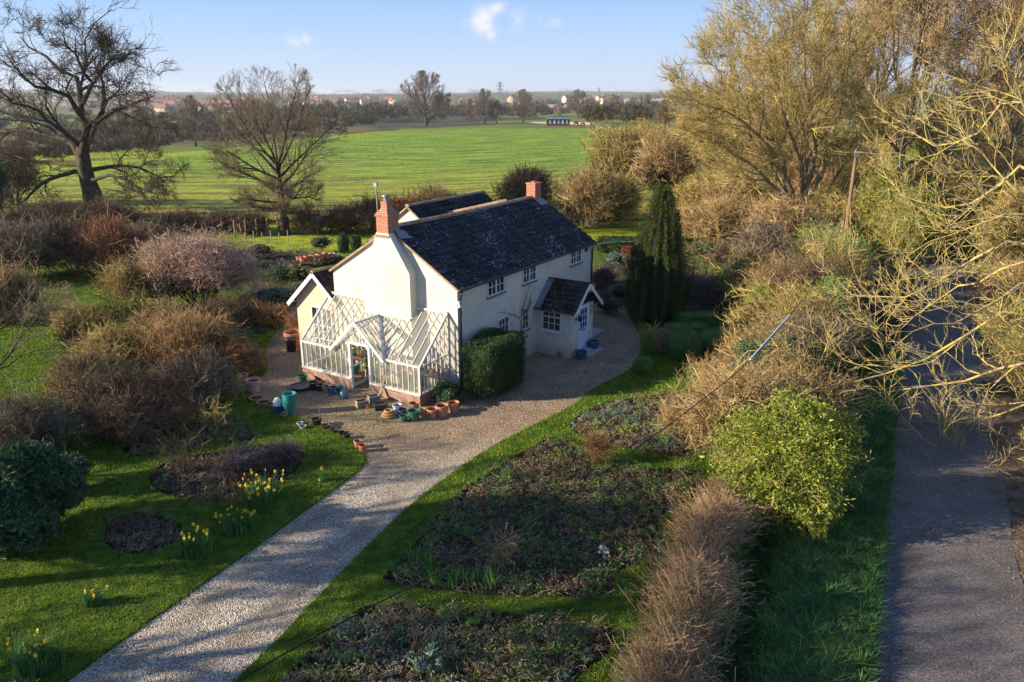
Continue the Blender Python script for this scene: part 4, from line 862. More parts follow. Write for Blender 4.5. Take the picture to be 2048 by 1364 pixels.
# entrance gable: ridge, valleys, rakes
xr = GX+(GPZ-GE)/(3.14-GE)*slope_x
rb.beam((GX-.12, GM, GPZ+.02), (xr+.05, GM, GPZ+.02), .07, .08)
for yv in (GA, GB):
    rb.beam((GX, yv, GE+.01), (xr, GM, GPZ+.01), .10, .05)
for k in np.linspace(.12, .88, 6):    # jack bars of the little roof
    xa = GX-.1+(xr-GX+.1)*k
    for sg, yv in ((-1, GA), (1, GB)):
        t = min(1, max(0, (xa-GX)/(xr-GX))); q = (xa, yv+(GM-yv)*t, GE+(GPZ-GE)*t); rb.beam((xa, GM, GPZ+.01), q, .028, .04)
rb.build('glazing_bars', MT['oldwhite'], gh)
gb_ = MB()
for yv in (GA-.06, GB+.06): gb_.beam((GX-.13, GM, GPZ+.05), (GX-.13, yv, GE-.06), .04, .11)
gb_.beam((GX-.13, GM, GPZ+.0), (GX-.13, GM, GPZ+.50), .035, .035, (1, 0, 0))
gb_.lathe([(0, .56), (.03, .53), (.035, .5), (.015, .46)], (GX-.13, GM, GPZ), 8)
for y in np.linspace(GA+.25, GB-.25, 8):
    zt = GPZ-(abs(y-GM)/((GB-GA)/2))*(GPZ-GE)-.05
    z0 = 1.9 if DY0-.02 < y < DY1+.02 else GE
    if zt > z0+.05: gb_.box((GX-.02, y-.014, z0), (GX+.02, y+.014, zt))
gb_.build('gable_boards', MT['white'], gh)
df = MB(); df.box((GX-.06, DY0-.07, -.05), (GX+.06, DY0+.02, 1.9)); df.box((GX-.06, DY1-.02, -.05), (GX+.06, DY1+.09, 1.9)); df.box((GX-.058, DY0, 1.86), (GX+.058, DY1, 1.94)); df.build('door_frame', MT['white'], gh)
# inner door leaf, folded back inside
dl2 = MB(); 
for (x0, x1, z0, z1) in ((0, .06, 0, 1.8), (.74, .80, 0, 1.8), (0, .8, 0, .1), (0, .8, .8, .87), (0, .8, 1.74, 1.8)): dl2.box((GX+.08+x0, DY1+.05, z0+.02), (GX+.08+x1, DY1+.085, z1+.02))
dl2.build('door', MT['white'], gh)
# panes
pn = MB()
def quad(a, b, c, d): pn.add([a, b, c, d], [(0, 1, 2, 3)])
for seg_ in (np.linspace(GY0, DY0, 10), np.linspace(DY1, GY1, 11)):
    for a, b in zip(seg_[:-1], seg_[1:]):
        j = rng.normal(0, .004); quad((GX+j, a, SZ), (GX-j, b, SZ), (GX-j, b, GE), (GX+j, a, GE))
for yy in (GY0, GY1):
    xs = np.linspace(GX, -.04, 8)
    for a, b in zip(xs[:-1], xs[1:]): quad((a, yy, SZ), (b, yy, SZ), (b, yy, zroof(b)), (a, yy, zroof(a)))
for a, b in zip(ysb[:-1], ysb[1:]):
    ym = (a+b)/2; bxk, _ = back(ym); x0 = GX
    xs0 = []
    for y in (a, b):
        x0 = GX
        if GA < y < GB: x0 = GX+((GPZ-(abs(y-GM)/((GB-GA)/2))*(GPZ-GE))-GE)/(3.14-GE)*slope_x
        xs0.append(x0)
    for k in range(3):
        t0, t1 = k/3, (k+1)/3; j = rng.normal(0, .004)
        xa0, xa1 = xs0[0]+(bxk-xs0[0])*t0, xs0[0]+(bxk-xs0[0])*t1; xb0, xb1 = xs0[1]+(bxk-xs0[1])*t0, xs0[1]+(bxk-xs0[1])*t1
        quad((xa0, a, zroof(xa0)+j), (xb0, b, zroof(xb0)-j), (xb1, b, zroof(xb1)-j), (xa1, a, zroof(xa1)+j))
for yv in (GA, GB): pn.add([(GX-.1, GM, GPZ), (xr, GM, GPZ), (GX, yv, GE), (GX-.1, yv, GE)], [(0, 1, 2, 3)])
pn.add([(GX, GA, GE), (GX, DY0, GE), (GX, DY0, 1.9), (GX, DY1, 1.9), (GX, DY1, GE), (GX, GB, GE), (GX, GM, GPZ)], [(0, 1, 2, 6), (2, 3, 6), (3, 4, 5, 6)])
pn.build('glazing', MT['ghglass'], gh)
# staging shelf inside, along the back wall
st_ = MB()
for (a, b, z) in ((.55, 2.3, .72), (4.3, 6.4, .72)):
    for k in range(5): st_.box((-.72+k*.13, a, z), (-.62+k*.13, b, z+.03))
    for yy in (a+.05, (a+b)/2, b-.05): st_.box((-.72, yy-.02, -.03), (-.68, yy+.02, z)); st_.box((-.16, yy-.02, -.03), (-.12, yy+.02, z))
tag(st_.build('plant_staging', MT['wood'], None), 'slatted wooden plant staging standing inside the greenhouse', 'shelf')
o = bpy.data.objects['plant_staging']; o.location = tuple(C0); o.rotation_euler = (0, 0, RZ)
ORD = ['first', 'second', 'third', 'fourth', 'fifth', 'sixth', 'seventh', 'eighth']
# ------------------------------------------------------------------ pots and garden clutter
def pot(name, label, u, v, rpx, hr=1.0, m='terra', soil=True, cat='plant pot', group='plant pots on the gravel', P=None, taper=.72, rim=True, K=22, tilt=None, z=-.035):
    """u, v: the pot's foot in the photograph; rpx: radius of the rim there in pixels"""
    if P is None: P = G(u, v, z)
    r = rpx*depth(P)/F; h = 2*r*hr*.85; root = empty(name, P, 0, label, cat, group)
    mb = MB(); rb_ = r*taper; t = r*.11; rh = h*.16 if rim else .0
    prof = [(0, 0), (rb_, 0), (r*.93, h-rh)]+([(r, h-rh), (r, h)] if rim else [(r, h)])+[(r-t, h), (rb_*.95+(r-t-rb_)*.8, h*.78), (0, h*.78)]
    mb.lathe(prof, (0, 0, 0), K); mb.build('body', MT[m], root, False)
    if soil: mb = MB(); mb.lathe([(0, h*.84), (r*.80, h*.80)], (0, 0, 0), K); mb.build('compost', MT['soil'], root, False)
    if tilt: root.rotation_euler = tilt
    return root, r, h
def ring(name, label, u, v, rpx, m, h=.4, **k): return pot(name, label, u, v, rpx, h, m, taper=.85, **k)
TG = 'terracotta pots in the row by the greenhouse corner'
pot('terracotta_pot', 'terracotta pot nearest the clipped green bush, last of the row', 907, 823, 12, 1.0, group=TG)
pot('terracotta_pot', 'widest terracotta pot of the row, second from the clipped bush', 884, 831, 13.5, 1.0, group=TG)
pot('terracotta_pot', 'terracotta pot holding dry stalks, third from the clipped bush', 865, 834, 11.5, .95, group=TG)
pot('terracotta_pot', 'small terracotta pot tipped towards the greenhouse corner post', 848, 832, 9, 1.0, group=TG, tilt=(.25, -.3, 0))
pot('terracotta_pot', 'red terracotta pot directly behind the green glazed pot', 829, 823, 11, 1.0, group=TG)
pot('glazed_pot', 'large green glazed pot in front of the greenhouse corner', 828, 840, 13, .95, 'green')
pot('glazed_pot', 'small dark green glazed pot beside the tan wicker rings', 808, 842, 9, .8, 'green')
pot('bucket', 'white plastic bucket against the brick plinth', 795, 826, 9.5, 1.15, 'white', cat='bucket', taper=.8)
pot('glazed_pot', 'dark blue tub next to the white bucket', 806, 831, 9, .9, 'blue')
for i, (rp, dz) in enumerate(((15, 0), (13, .085), (9.5, .17))):
    P = G(778, 833, -.035); P = P+np.array([0, 0, dz]); mb = MB(); r = rp*depth(P)/F
    o = MB().lathe([(r*.7, 0), (r*.92, 0), (r, .06), (r*.96, .085), (r*.72, .085), (r*.7, 0)], (0, 0, 0), 24).build('wicker_ring', MT['tan'], None, True); o.location = tuple(P)
    tag(o, ['widest tan wicker ring, bottom of the stack on the gravel', 'middle tan wicker ring of the stack on the gravel', 'smallest tan wicker ring, top of the stack on the gravel'][i], 'basket', 'stacked tan wicker rings')
def trug(name, label, u, v, w, d, h, rz, m, z=-.035, cat='trough', soil='soil', group=None):
    P = G(u, v, z); root = empty(name, P, rz, label, cat, group); mb = MB(); t = .035
    mb.box((-w/2, -d/2, 0), (w/2, -d/2+t, h)); mb.box((-w/2, d/2-t, 0), (w/2, d/2, h)); mb.box((-w/2, -d/2+t, 0), (-w/2+t, d/2-t, h)); mb.box((w/2-t, -d/2+t, 0), (w/2, d/2-t, h)); mb.box((-w/2+t, -d/2+t, 0), (w/2-t, d/2-t, .05))
    mb.box((-w/2-.015, -d/2-.015, h-.05), (w/2+.015, -d/2-.001, h+.002)); mb.box((-w/2-.015, d/2+.001, h-.05), (w/2+.015, d/2+.015, h+.002))
    mb.build('body', MT[m], root); mb = MB(); mb.box((-w/2+t, -d/2+t, h*.6), (w/2-t, d/2-t, h*.82)); mb.build('compost', MT[soil], root); return root
trug('stone_trough', 'stone trough nearer the drive, beside the greenhouse doorway', 724, 814, .42, .30, .27, .5, 'stone')
trug('stone_trough', 'stone trough against the plinth right of the greenhouse doorway', 748, 804, .42, .30, .27, .5, 'stone')
pot('terracotta_pot', 'tiny terracotta pot in front of the stone troughs', 735, 816, 5.5, 1)
trug('black_crate', 'black plastic crate against the plinth under the leaning plank', 760, 818, .42, .36, .22, .4, 'black', cat='crate', soil='black')
pl = empty('leaning_plank', G(757, 800, -.03), 0, 'short timber plank leaning on the greenhouse plinth', 'plank'); mb = MB(); mb.beam((0, 0, 0), (.25, .42, .95), .11, .025); mb.build('board', MT['wood'], pl)
# nested teal pots and the blue tub with a white sack
base = G(580, 826, -.035); s0 = depth(base)/F
for k in range(4):
    pot('teal_pot', ['lowest teal pot of the nested stack', 'second teal pot up the nested stack', 'third teal pot up the nested stack', 'topmost teal pot of the nested stack'][k], 0, 0, 13.2+.25*k, 1.0, 'teal', soil=False, group='teal pots nested in a stack', P=base+np.array([.01*k, 0, .115*k]))
pot('glazed_pot', 'dark blue glazed tub under the white sack', 557, 826, 13, .85, 'blue')
sk = empty('compost_sack', G(557, 826, -.035)+np.array([0, 0, .30]), .4, 'crumpled white and blue sack lying in the blue tub', 'sack')
mb = MB(); V = []; K = 12
for i, z in enumerate(np.linspace(0, .30, 7)):
    for k in range(K):
        a = 2*math.pi*k/K; r = (.17-.10*(i/6)**2)*(1+.22*math.sin(3*a+i)+.12*math.sin(5*a-2*i)); V.append((r*math.cos(a), r*.8*math.sin(a), z))
mb.add(V, [(i*K+k, i*K+(k+1) % K, (i+1)*K+(k+1) % K, (i+1)*K+k) for i in range(6) for k in range(K)]+[tuple(range(6*K, 7*K))]); mb.build('sack_body', MT['whiteflower'], sk, True)
pot('small_pot', 'small pale rimmed pot in front of the teal stack', 569, 833, 7, .6, 'terra2', group='small pale rimmed pots at the lawn edge')
pot('small_pot', 'small pale rimmed pot further from the lawn corner, one of a pair', 600, 851, 6.5, .6, 'white', group='small pale rimmed pots at the lawn edge')
pot('small_pot', 'small pale rimmed pot nearer the lawn, one of a pair', 606, 858, 7, .6, 'white', group='small pale rimmed pots at the lawn edge')
BG = 'black nursery pots along the lawn edge'
pot('nursery_pot', 'largest black nursery pot, with a thin cane beside it', 634, 851, 10.5, .85, 'black', group=BG)
pot('nursery_pot', 'low black nursery pot next to the largest one', 653, 857, 9, .5, 'black', group=BG)
pot('nursery_pot', 'black nursery pot half way along the lawn edge', 668, 866, 7, .7, 'black', group=BG)
pot('nursery_pot', 'black nursery pot nearest the two small terracotta pots', 694, 876, 7.5, .8, 'black', group=BG)
pot('nursery_pot', 'black nursery pot tipped over among the dead leaves', 684, 869, 6, .8, 'black', group=BG, tilt=(.7, .3, 0))
cn = empty('garden_cane', G(640, 848, -.03), 0, 'thin pale cane standing upright in the gravel', 'cane'); MB().tube([(0, 0, 0), (.02, .0, .62)], .011, 5).build('stick', MT['tantwig'], cn)
TW = 'small terracotta pots beside the drive'
pot('terracotta_pot', 'tall small terracotta pot behind its twin beside the drive', 716, 895, 8, 1.15, group=TW)
pot('terracotta_pot', 'small terracotta pot nearest the drive with a pale rim', 726, 903, 9, 1.0, group=TW)
LG = 'terracotta pots along the left edge of the court'
pot('terracotta_pot', 'large pale pink terracotta pot on the court edge under the shrubs', 508, 782, 15.5, .95, 'terra2', group=LG)
pot('terracotta_pot', 'red terracotta pot behind the large pink one', 487, 762, 11, .8, group=LG)
ring('terracotta_bowl', 'shallow terracotta bowl behind another bowl at the court edge', 513, 801, 14, 'terra', .3, group=LG)
ring('terracotta_bowl', 'shallow terracotta bowl nearest the blue tub', 527, 809, 13, 'terra', .3, group=LG)
pot('terracotta_pot', 'half buried terracotta pot on the grass by the bowls', 541, 814, 8, .6, group=LG)
# things against the left plinth
pot('green_tub', 'green tub at the far left end of the greenhouse plinth', 606, 764, 10, .9, 'green')
ring('black_tray', 'wide black tray on the gravel left of the greenhouse', 601, 778, 21, 'black', .22, cat='tray', soil=False)
pot('black_bucket', 'black bucket against the greenhouse plinth', 628, 778, 10, .9, 'black', cat='bucket')
pot('black_bucket', 'black bucket with a pale lid beside the plinth', 640, 781, 8.5, .9, 'black', cat='bucket')
ring('terracotta_bowl', 'flat terracotta dish on the plinth ledge', 641, 762, 11, 'terra', .22)
pot('basket_pot', 'round grey stone pot beside the plinth', 654, 784, 9, .85, 'stone', taper=.8)
pot('glazed_pot', 'deep blue glazed pot between stone pot and watering cans', 668, 788, 8.5, 1.05, 'blue', taper=.85)
def can(label, u, v, r, m, rz):
    P = G(u, v, -.035); root = empty('watering_can', P, rz, label, 'watering can', 'watering cans by the greenhouse doorway')
    MB().lathe([(0, 0), (r, 0), (r*.95, .26), (r*.5, .31), (.0, .315)], (0, 0, 0), 18).build('body', MT[m], root, True)
    MB().tube([(r*.8, 0, .06), (r*2.0, 0, .27), (r*2.5, 0, .34)], .02, 7).build('spout', MT[m], root, True)
    MB().tube([(-r*.9, 0, .06), (-r*1.5, 0, .18), (-r*1.1, 0, .32), (-r*.2, 0, .39), (r*.5, 0, .31)], .013, 6).build('handle', MT[m], root, True)
can('teal watering can behind the pale grey blue one', 681, 784, .135, 'teal', 2.4)
can('pale grey blue watering can nearest the greenhouse doorway', 688, 796, .14, 'can', 3.3)
# by the extension
p0, r0, h0 = pot('terracotta_pot', 'large terracotta pot planted with bare russet stems beside the peach extension', 590, 694, 20, .95, group=None)
P, R = twigs((0, 0, h0+.35), (.35, .35, .4), 300, .4, .006, .6, 1.0, lobes=4); tube_mesh('stems', [(P, R, 3)], MT['redtwig'], p0, False)
bb = empty('compost_bin', G(583, 702, -.035), 0, 'black upright bin in front of the large terracotta pot', 'bin'); MB().lathe([(0, 0), (.20, 0), (.235, .52), (.25, .54), (.25, .58), (.21, .60), (0, .61)], (0, 0, 0), 20).build('body', MT['black'], bb, True); MB().lathe([(.255, .575), (.255, .62), (0, .66)], (0, 0, 0), 20).build('lid', MT['black'], bb, True)
pot('blue_pot', 'dark blue pot on the gravel right of the front door', 1186, 700, 13, .9, 'blue', group='blue pots either side of the front door')
pot('blue_pot', 'dark blue pot left of the front door by the porch corner', 1161, 718, 12, .85, 'blue', group='blue pots either side of the front door')
st = empty('stone_block', G(1122, 713, -.035), .6, 'weathered stone block against the porch wall', 'stone'); mb = MB(); mb.add([(-.17, -.15, 0), (.17, -.15, 0), (.17, .13, 0), (-.17, .13, 0), (-.13, -.12, .24), (.14, -.10, .27), (.12, .10, .27), (-.15, .09, .23)], [(0, 3, 2, 1), (4, 5, 6, 7), (0, 1, 5, 4), (1, 2, 6, 5), (2, 3, 7, 6), (3, 0, 4, 7)]); mb.build('block', MT['stone'], st)
mb = MB(); o_ = [HL(8.3, -1.2), HL(8.3, -.05), HL(10.6, -.05), HL(10.6, -1.2)]; mb.prism([(p[0], p[1], -.03) for p in o_][::-1], (0, 0, .035)); tag(mb.build('paving', MT['slab'], None), kind='structure')
# rear group of pots
RG = 'terracotta pots grouped behind the extension'
for i, (u, v, r) in enumerate([(606, 526, 7), (616, 524, 8), (629, 523, 8), (642, 522, 9), (655, 520, 8), (664, 518, 7), (598, 523, 6)]):
    pot('terracotta_pot', ORD[[1, 2, 3, 4, 5, 6, 0][i]]+' terracotta pot from the left in the shaded group behind the extension', u, v, r, 1.0, ['terra', 'terra', 'terra2'][i % 3], group=RG, z=0)
# inside the greenhouse
def gpot(label, x, y, z, r, m, leafy=None, h=.45, n=260, ls=.045):
    root, rr_, hh = pot('potted_plant' if leafy else 'terracotta_pot', label, 0, 0, r*F/1.0, 1, m, cat='potted plant' if leafy else 'plant pot', group='plants and pots inside the greenhouse', P=np.array([0, 0, 0.]), K=14)
    return root
def inpot(label, x, y, z, r, m='terra', leafy=None, h=.45, n=260, ls=.045, w=None):
    P = HL(x, y, z); s = depth(P)/F
    root, rr_, hh = pot('potted_plant' if leafy else 'terracotta_pot', label, 0, 0, r/s, 1, m, cat='potted plant' if leafy else 'plant pot', group='plants and pots inside the greenhouse', P=P, K=14)
    if leafy:
        ww = w or r*1.5; C = cloudpts((0, 0, hh+h/2), (ww, ww, h/2), n, .3); V, Fq = leaves(C, ls); mesh('foliage', V, Fq, MT[leafy], root)
        u = np.linspace(0, 1, 4); q = np.array([[[a*.3, b*.3, hh*.8]+np.array([a, b, h*.8])*k for k in u] for a, b in rng.normal(0, .12, (5, 2))]); tube_mesh('stems', [(q, np.full((5, 4), .008), 4)], MT['olivetwig'], root)
    return root
inpot('tall yellow green leafy plant just inside the greenhouse doorway', -1.25, 3.25, -.03, .19, 'terra', 'brightleaf', 1.05, 1500, .055, .42)
inpot('dark leafy climber high behind the doorway plant', -.75, 3.75, -.03, .16, 'terra', 'darkleaf', 1.7, 900, .06, .35)
lbl = ['green leafy plant in a red pot', 'grey leaved plant in a small pot', 'bushy mid green plant in a clay pot', 'olive leaved plant in a pale pot', 'bright green seedling pot', 'red flowered plant in a clay pot']
kk = 0
for (ya, yb, z) in ((.7, 2.2, .75), (4.45, 6.3, .75)):
    for y in np.arange(ya, yb, .27):
        lf = ['midleaf', 'greyleaf', 'darkleaf', 'oliveleaf', 'brightleaf', 'redleaf', None][kk % 7]
        where = 'on the right hand staging' if z and ya < 2 else 'on the far staging by the extension'
        inpot((lbl[kk % 7]+' '+where) if lf else 'empty clay pot '+where, -.42, y, z, .09+.03*rng.random(), ['terra', 'terra2', 'teal'][kk % 3], lf, .16+.28*rng.random(), 160, .04); kk += 1
for (x, y, lf, hh_) in ((-1.45, 1.0, 'midleaf', .7), (-1.4, 1.6, 'darkleaf', .5), (-1.5, 2.3, 'oliveleaf', .4), (-1.45, 4.5, 'midleaf', .5), (-1.5, 5.2, 'darkleaf', .35), (-1.4, 5.9, 'redleaf', .3), (-1.0, 1.2, 'midleaf', .9)):
    inpot('leafy %s plant in a clay pot on the greenhouse floor, ' % {'midleaf': 'green', 'darkleaf': 'dark', 'oliveleaf': 'olive', 'redleaf': 'red'}[lf]+('beside the doorway' if 2 < y < 5 else 'tallest in the front corner' if x > -1.1 else 'in the front corner' if y < 1.2 else 'at the front glazing' if y < 2 else 'at the far end'), x, y, -.03, .14, 'terra', lf, hh_, 330, .05, .24)
inpot('teal water butt standing in the far corner of the greenhouse', -.5, 5.0, -.03, .24, 'teal', None)

# ------------------------------------------------------------------ garden plants: daffodils, bed planting
def blades(Pb, h, w, lean=.35, jit=.25):
    n = len(Pb); az = rng.random(n)*6.283; H = h*(1-jit+2*jit*rng.random(n)); Wd = w*(.7+.6*rng.random(n)); ln = lean*rng.random(n)*H; la = rng.random(n)*6.283
    dx = np.c_[np.cos(az), np.sin(az), np.zeros(n)]*Wd[:, None]/2; tip = Pb+np.c_[np.cos(la)*ln, np.sin(la)*ln, H]; mid = Pb+np.c_[np.cos(la)*ln*.3, np.sin(la)*ln*.3, H*.6]
    V = np.stack([Pb-dx, Pb+dx, mid+dx*.8, mid-dx*.8, tip], 1).reshape(-1, 3); i = np.arange(n)*5
    return V, [np.c_[i, i+1, i+2, i+3], np.c_[i+3, i+2, i+4]]
def daffodils(label, u, v, wpx, hpx, nf, nl_=220, dpt=.7):
    P = G(u, v); s = depth(P)/F; w = wpx*s/2; h = hpx*s*.8; root = empty('daffodil_clump', P, 0, label, 'daffodils', 'clumps of daffodils on the lawns')
    a = rng.random(nl_)*6.283; r = np.sqrt(rng.random(nl_)); Pb = np.c_[np.cos(a)*r*w*.7, np.sin(a)*r*w*.7*dpt, np.zeros(nl_)]
    V, Fs = blades(Pb, h*.75, .022, .7); mesh('leaves', V, Fs, MT['greyleaf' if False else 'lush'], root)
    a = rng.random(nf)*6.283; r = np.sqrt(rng.random(nf)); q0 = np.c_[np.cos(a)*r*w*.75, np.sin(a)*r*w*.75*dpt, np.zeros(nf)]; q1 = q0*[1.25, 1.25, 1]+np.c_[rng.normal(0, .02, (nf, 2)), h*(.7+.35*rng.random(nf))]
    u_ = np.linspace(0, 1, 3); Pp = q0[:, None]+(q1-q0)[:, None]*u_[None, :, None]; tube_mesh('stems', [(Pp, np.full((nf, 3), .005), 3)], MT['lush'], root)
    Vs = []; F3 = []; n = 0
    for c in q1:
        d = unit(np.array([rng.normal(-.6, .5), rng.normal(-.5, .5), .35])); ax1 = unit(np.cross(d, [0, 0, 1])); ax2 = np.cross(ax1, d); R_ = .055
        for k in range(6):
            t = k*math.pi/3+.3; e = ax1*math.cos(t)+ax2*math.sin(t); f = ax1*math.cos(t+1.57)+ax2*math.sin(t+1.57)
            Vs += [c, c+e*R_*.6+f*R_*.3-d*.004, c+e*R_, c+e*R_*.6-f*R_*.3-d*.004]; F3.append((n, n+1, n+2, n+3)); n += 4
        for k in range(6):
            t = k*math.pi/3; t2 = t+math.pi/3; e = ax1*math.cos(t)+ax2*math.sin(t); e2 = ax1*math.cos(t2)+ax2*math.sin(t2)
            Vs += [c+e*.013, c+e2*.013, c+e2*.02+d*.03, c+e*.02+d*.03]; F3.append((n, n+1, n+2, n+3)); n += 4
    mesh('flowers', np.array(Vs), np.array(F3), MT['yellow'], root)
daffodils('daffodil clump at the near left corner of the lawn', 80, 1335, 130, 95, 16, 420)
daffodils('daffodil clump beside the small round bed, nearer the drive', 392, 1105, 90, 60, 16, 260)
daffodils('daffodil clump between the round bed and the dark oval bed', 476, 1060, 88, 55, 20, 260)
daffodils('sparse daffodil clump alone on the open lawn', 186, 1208, 55, 45, 5, 130)
daffodils('dense yellow daffodils at the edge of the dark oval bed', 525, 1000, 95, 58, 44, 320, 1.4)
daffodils('two or three daffodils standing alone near the pots', 646, 962, 26, 40, 3, 50)
daffodils('single daffodil on the lawn close to the drive edge', 640, 975, 10, 24, 1, 16)
daffodils('daffodil clump under the hedge left of the beds, nearest the dark bush', 160, 890, 70, 40, 12, 260)
daffodils('large daffodil clump under the hedge beside the brown shrubs', 215, 868, 95, 45, 26, 420)
daffodils('daffodils scattered in front of the orange stemmed shrub', 300, 848, 90, 32, 10, 240)
daffodils('daffodils at the foot of the shrubs by the court', 395, 800, 120, 32, 13, 300)
daffodils('bluish clump of young leaves at the very corner of the lawn', 30, 1385, 110, 45, 3, 330)
def scatter_in(poly, n, margin=0):
    lo, hi = poly.min(0), poly.max(0); out = []
    while sum(map(len, out)) < n:
        P = rng.uniform(lo, hi, (n*2, 2)); P = P[inside(P, poly)]
        if margin: P = P[np.min(np.linalg.norm(P[:, None]-poly[None, ::2], axis=2), 1) > margin]
        out.append(P)
    return np.concatenate(out)[:n]
def planting(key, label, nclump, mats, per=44, r=.19, size=.042, h=.10):
    nclump = int(nclump*(.62 if key in 'def' else 1))
    poly = beds[key]; C = scatter_in(poly, nclump, .17); R = r*(.35+1.7*rng.random(nclump)**2.2); mi = rng.integers(0, len(mats), nclump)
    # drift: neighbouring clumps tend to be the same kind
    mi = ((np.sin(C[:, 0]*1.7+C[:, 1]*.9)+np.sin(C[:, 1]*2.3-C[:, 0])+rng.normal(0, .8, nclump)+3)/6*len(mats)).astype(int).clip(0, len(mats)-1)
    d = rdir(nclump*per).reshape(nclump, per, 3); d[..., 2] = np.abs(d[..., 2]); rad = rng.random((nclump, per, 1))**.5
    P = np.c_[C, np.full(nclump, .0)][:, None]+d*rad*R[:, None, None]*np.array([1, 1, 1.05])+np.array([0, 0, -.03])
    V, Fq = leaves(P.reshape(-1, 3), size, .8); m_ = np.repeat(mi, per)
    return tag(mesh('bed_planting', V, Fq, [MT[m] for m in mats], None, False, m_), label, 'plants', kind='stuff')
GM = ['midleaf', 'brightleaf', 'oliveleaf', 'deadleaf', 'greyleaf', 'darkleaf']
planting('d', 'low herbaceous growth covering the large bed right of the drive', 1500, ['darkleaf', 'midleaf', 'browntwig', 'midleaf', 'deadleaf', 'oliveleaf', 'brightleaf'])
planting('e', 'low herbaceous growth covering the nearest bed', 1100, ['deadleaf', 'oliveleaf', 'midleaf', 'deadleaf', 'greyleaf', 'darkleaf'])
planting('f', 'low herbaceous growth in the sunlit bed by the lawn corner', 800, ['midleaf', 'greyleaf', 'deadleaf', 'brightleaf', 'deadleaf'])
planting('a', 'dead stalks and debris in the small round bed', 130, ['deadleaf', 'browntwig', 'browntwig'], 16)
planting('b', 'dead stalks and seedlings in the dark oval bed', 300, ['browntwig', 'darkleaf', 'browntwig'], 16)
planting('c', 'low sprouting growth in the far left bed', 260, ['deadleaf', 'oliveleaf', 'brightleaf', 'deadleaf'], 22)
planting('g', 'mixed low growth in the shaded bed behind the extension', 420, ['darkleaf', 'midleaf', 'deadleaf', 'greyleaf'], 40, .30, .06)
planting('h', 'mixed low growth in the shaded bed beyond the porch', 500, ['greyleaf', 'darkleaf', 'deadleaf', 'midleaf', 'purpletwig'], 40, .32, .06)
planting('i', 'mixed growth in the far bed behind the extension', 260, ['darkleaf', 'deadleaf', 'midleaf'], 40, .34, .07)
# twiggy debris over the beds
def debris(key, label, n, mats='deadleaf'):
    C = scatter_in(beds[key], n, .05); P = walk(np.c_[C, np.full(n, .0)], unit(np.c_[rng.normal(0, 1, (n, 2)), .25+.8*rng.random(n)]), .10+.28*rng.random(n), 3, .3, -.02)
    V, Fq = tubes(P, np.full((n, 4), .0045), 3); tag(mesh('dead_stems', V, Fq, MT[mats]), label, 'dead stems', kind='stuff')
debris('d', 'dead twiggy stems scattered through the large bed', 2600); debris('e', 'dead twiggy stems scattered through the nearest bed', 2200); debris('f', 'dead twiggy stems in the sunlit bed', 900)
debris('b', 'dead stems in the dark oval bed', 700, 'deadleaf'); debris('c', 'dead stems in the far left bed', 600); debris('a', 'dead stems in the small round bed', 260, 'deadleaf')
def clump(name, label, u, v, wpx, hpx, mat, n=60, w=.022, cat='plant', lean=.6, group=None):
    P = G(u, v); s = depth(P)/F; root = empty(name, P, 0, label, cat, group); a = rng.random(n)*6.283; r = np.sqrt(rng.random(n))*wpx*s*.35
    V, Fs = blades(np.c_[np.cos(a)*r, np.sin(a)*r, np.zeros(n)], hpx*s, w, lean); mesh('leaves', V, Fs, MT[mat], root); return root
for i, (u, v) in enumerate([(870, 1165), (905, 1172), (938, 1168), (965, 1160), (985, 1172), (862, 1130), (830, 1120)]):
    clump('iris_clump', 'spiky green iris leaves in the large bed, '+['leftmost of the front row', 'second of the front row', 'middle of the front row', 'fourth of the front row', 'rightmost of the front row', 'right one of the back pair', 'left one of the back pair'][i], u, v, 34, 34, 'midleaf', 26, .03, group='iris clumps at the bed edge')
SH('silver_plant', 'silvery white leaved plant in the nearest bed', 850, 1335, 78, 52, leaf='greyleaf', nl=420, nt_=0, stems=5, lsize=.08, stemmat='greytwig', cat='plant', lump=.4)
SH('white_flower_clump', 'small white flowering clump in the large bed', 1205, 1110, 40, 22, leaf='whiteflower', nl=240, nt_=0, stems=4, lsize=.038, stemmat='greytwig', cat='flowers')
SH('rose_bush', 'bare russet twiggy bush in the middle of the large bed', 1008, 1130, 62, 62, twig='tantwig', nt_=150, ln=.42, stems=6, tr=.006, cat='shrub')
SH('rose_bush', 'bare rose stems standing behind the russet twiggy bush', 1000, 1072, 30, 45, twig='browntwig', nt_=50, ln=.3, stems=4, tr=.006)
SH('brown_grass', 'tall tan grass clump in the sunlit bed', 1352, 890, 55, 95, twig='tantwig', nt_=700, ln=.6, out=.25, upb=1.6, stems=0, tr=.006, cat='grass clump')
SH('russet_bush', 'small russet twiggy bush on the grass between two beds', 1195, 925, 52, 62, twig='redtwig', nt_=420, ln=.35, tr=.007)
SH('obelisk_stems', 'tall dark bare stems rising from the nearest bed', 832, 1310, 26, 150, twig='browntwig', nt_=26, ln=.5, out=.2, upb=1.6, stems=3, tr=.005)
SH('russet_bush', 'leggy tan bush at the corner of the sunlit bed', 1420, 790, 105, 80, twig='tantwig', nt_=800, ln=.5, upb=1.3, tr=.008)
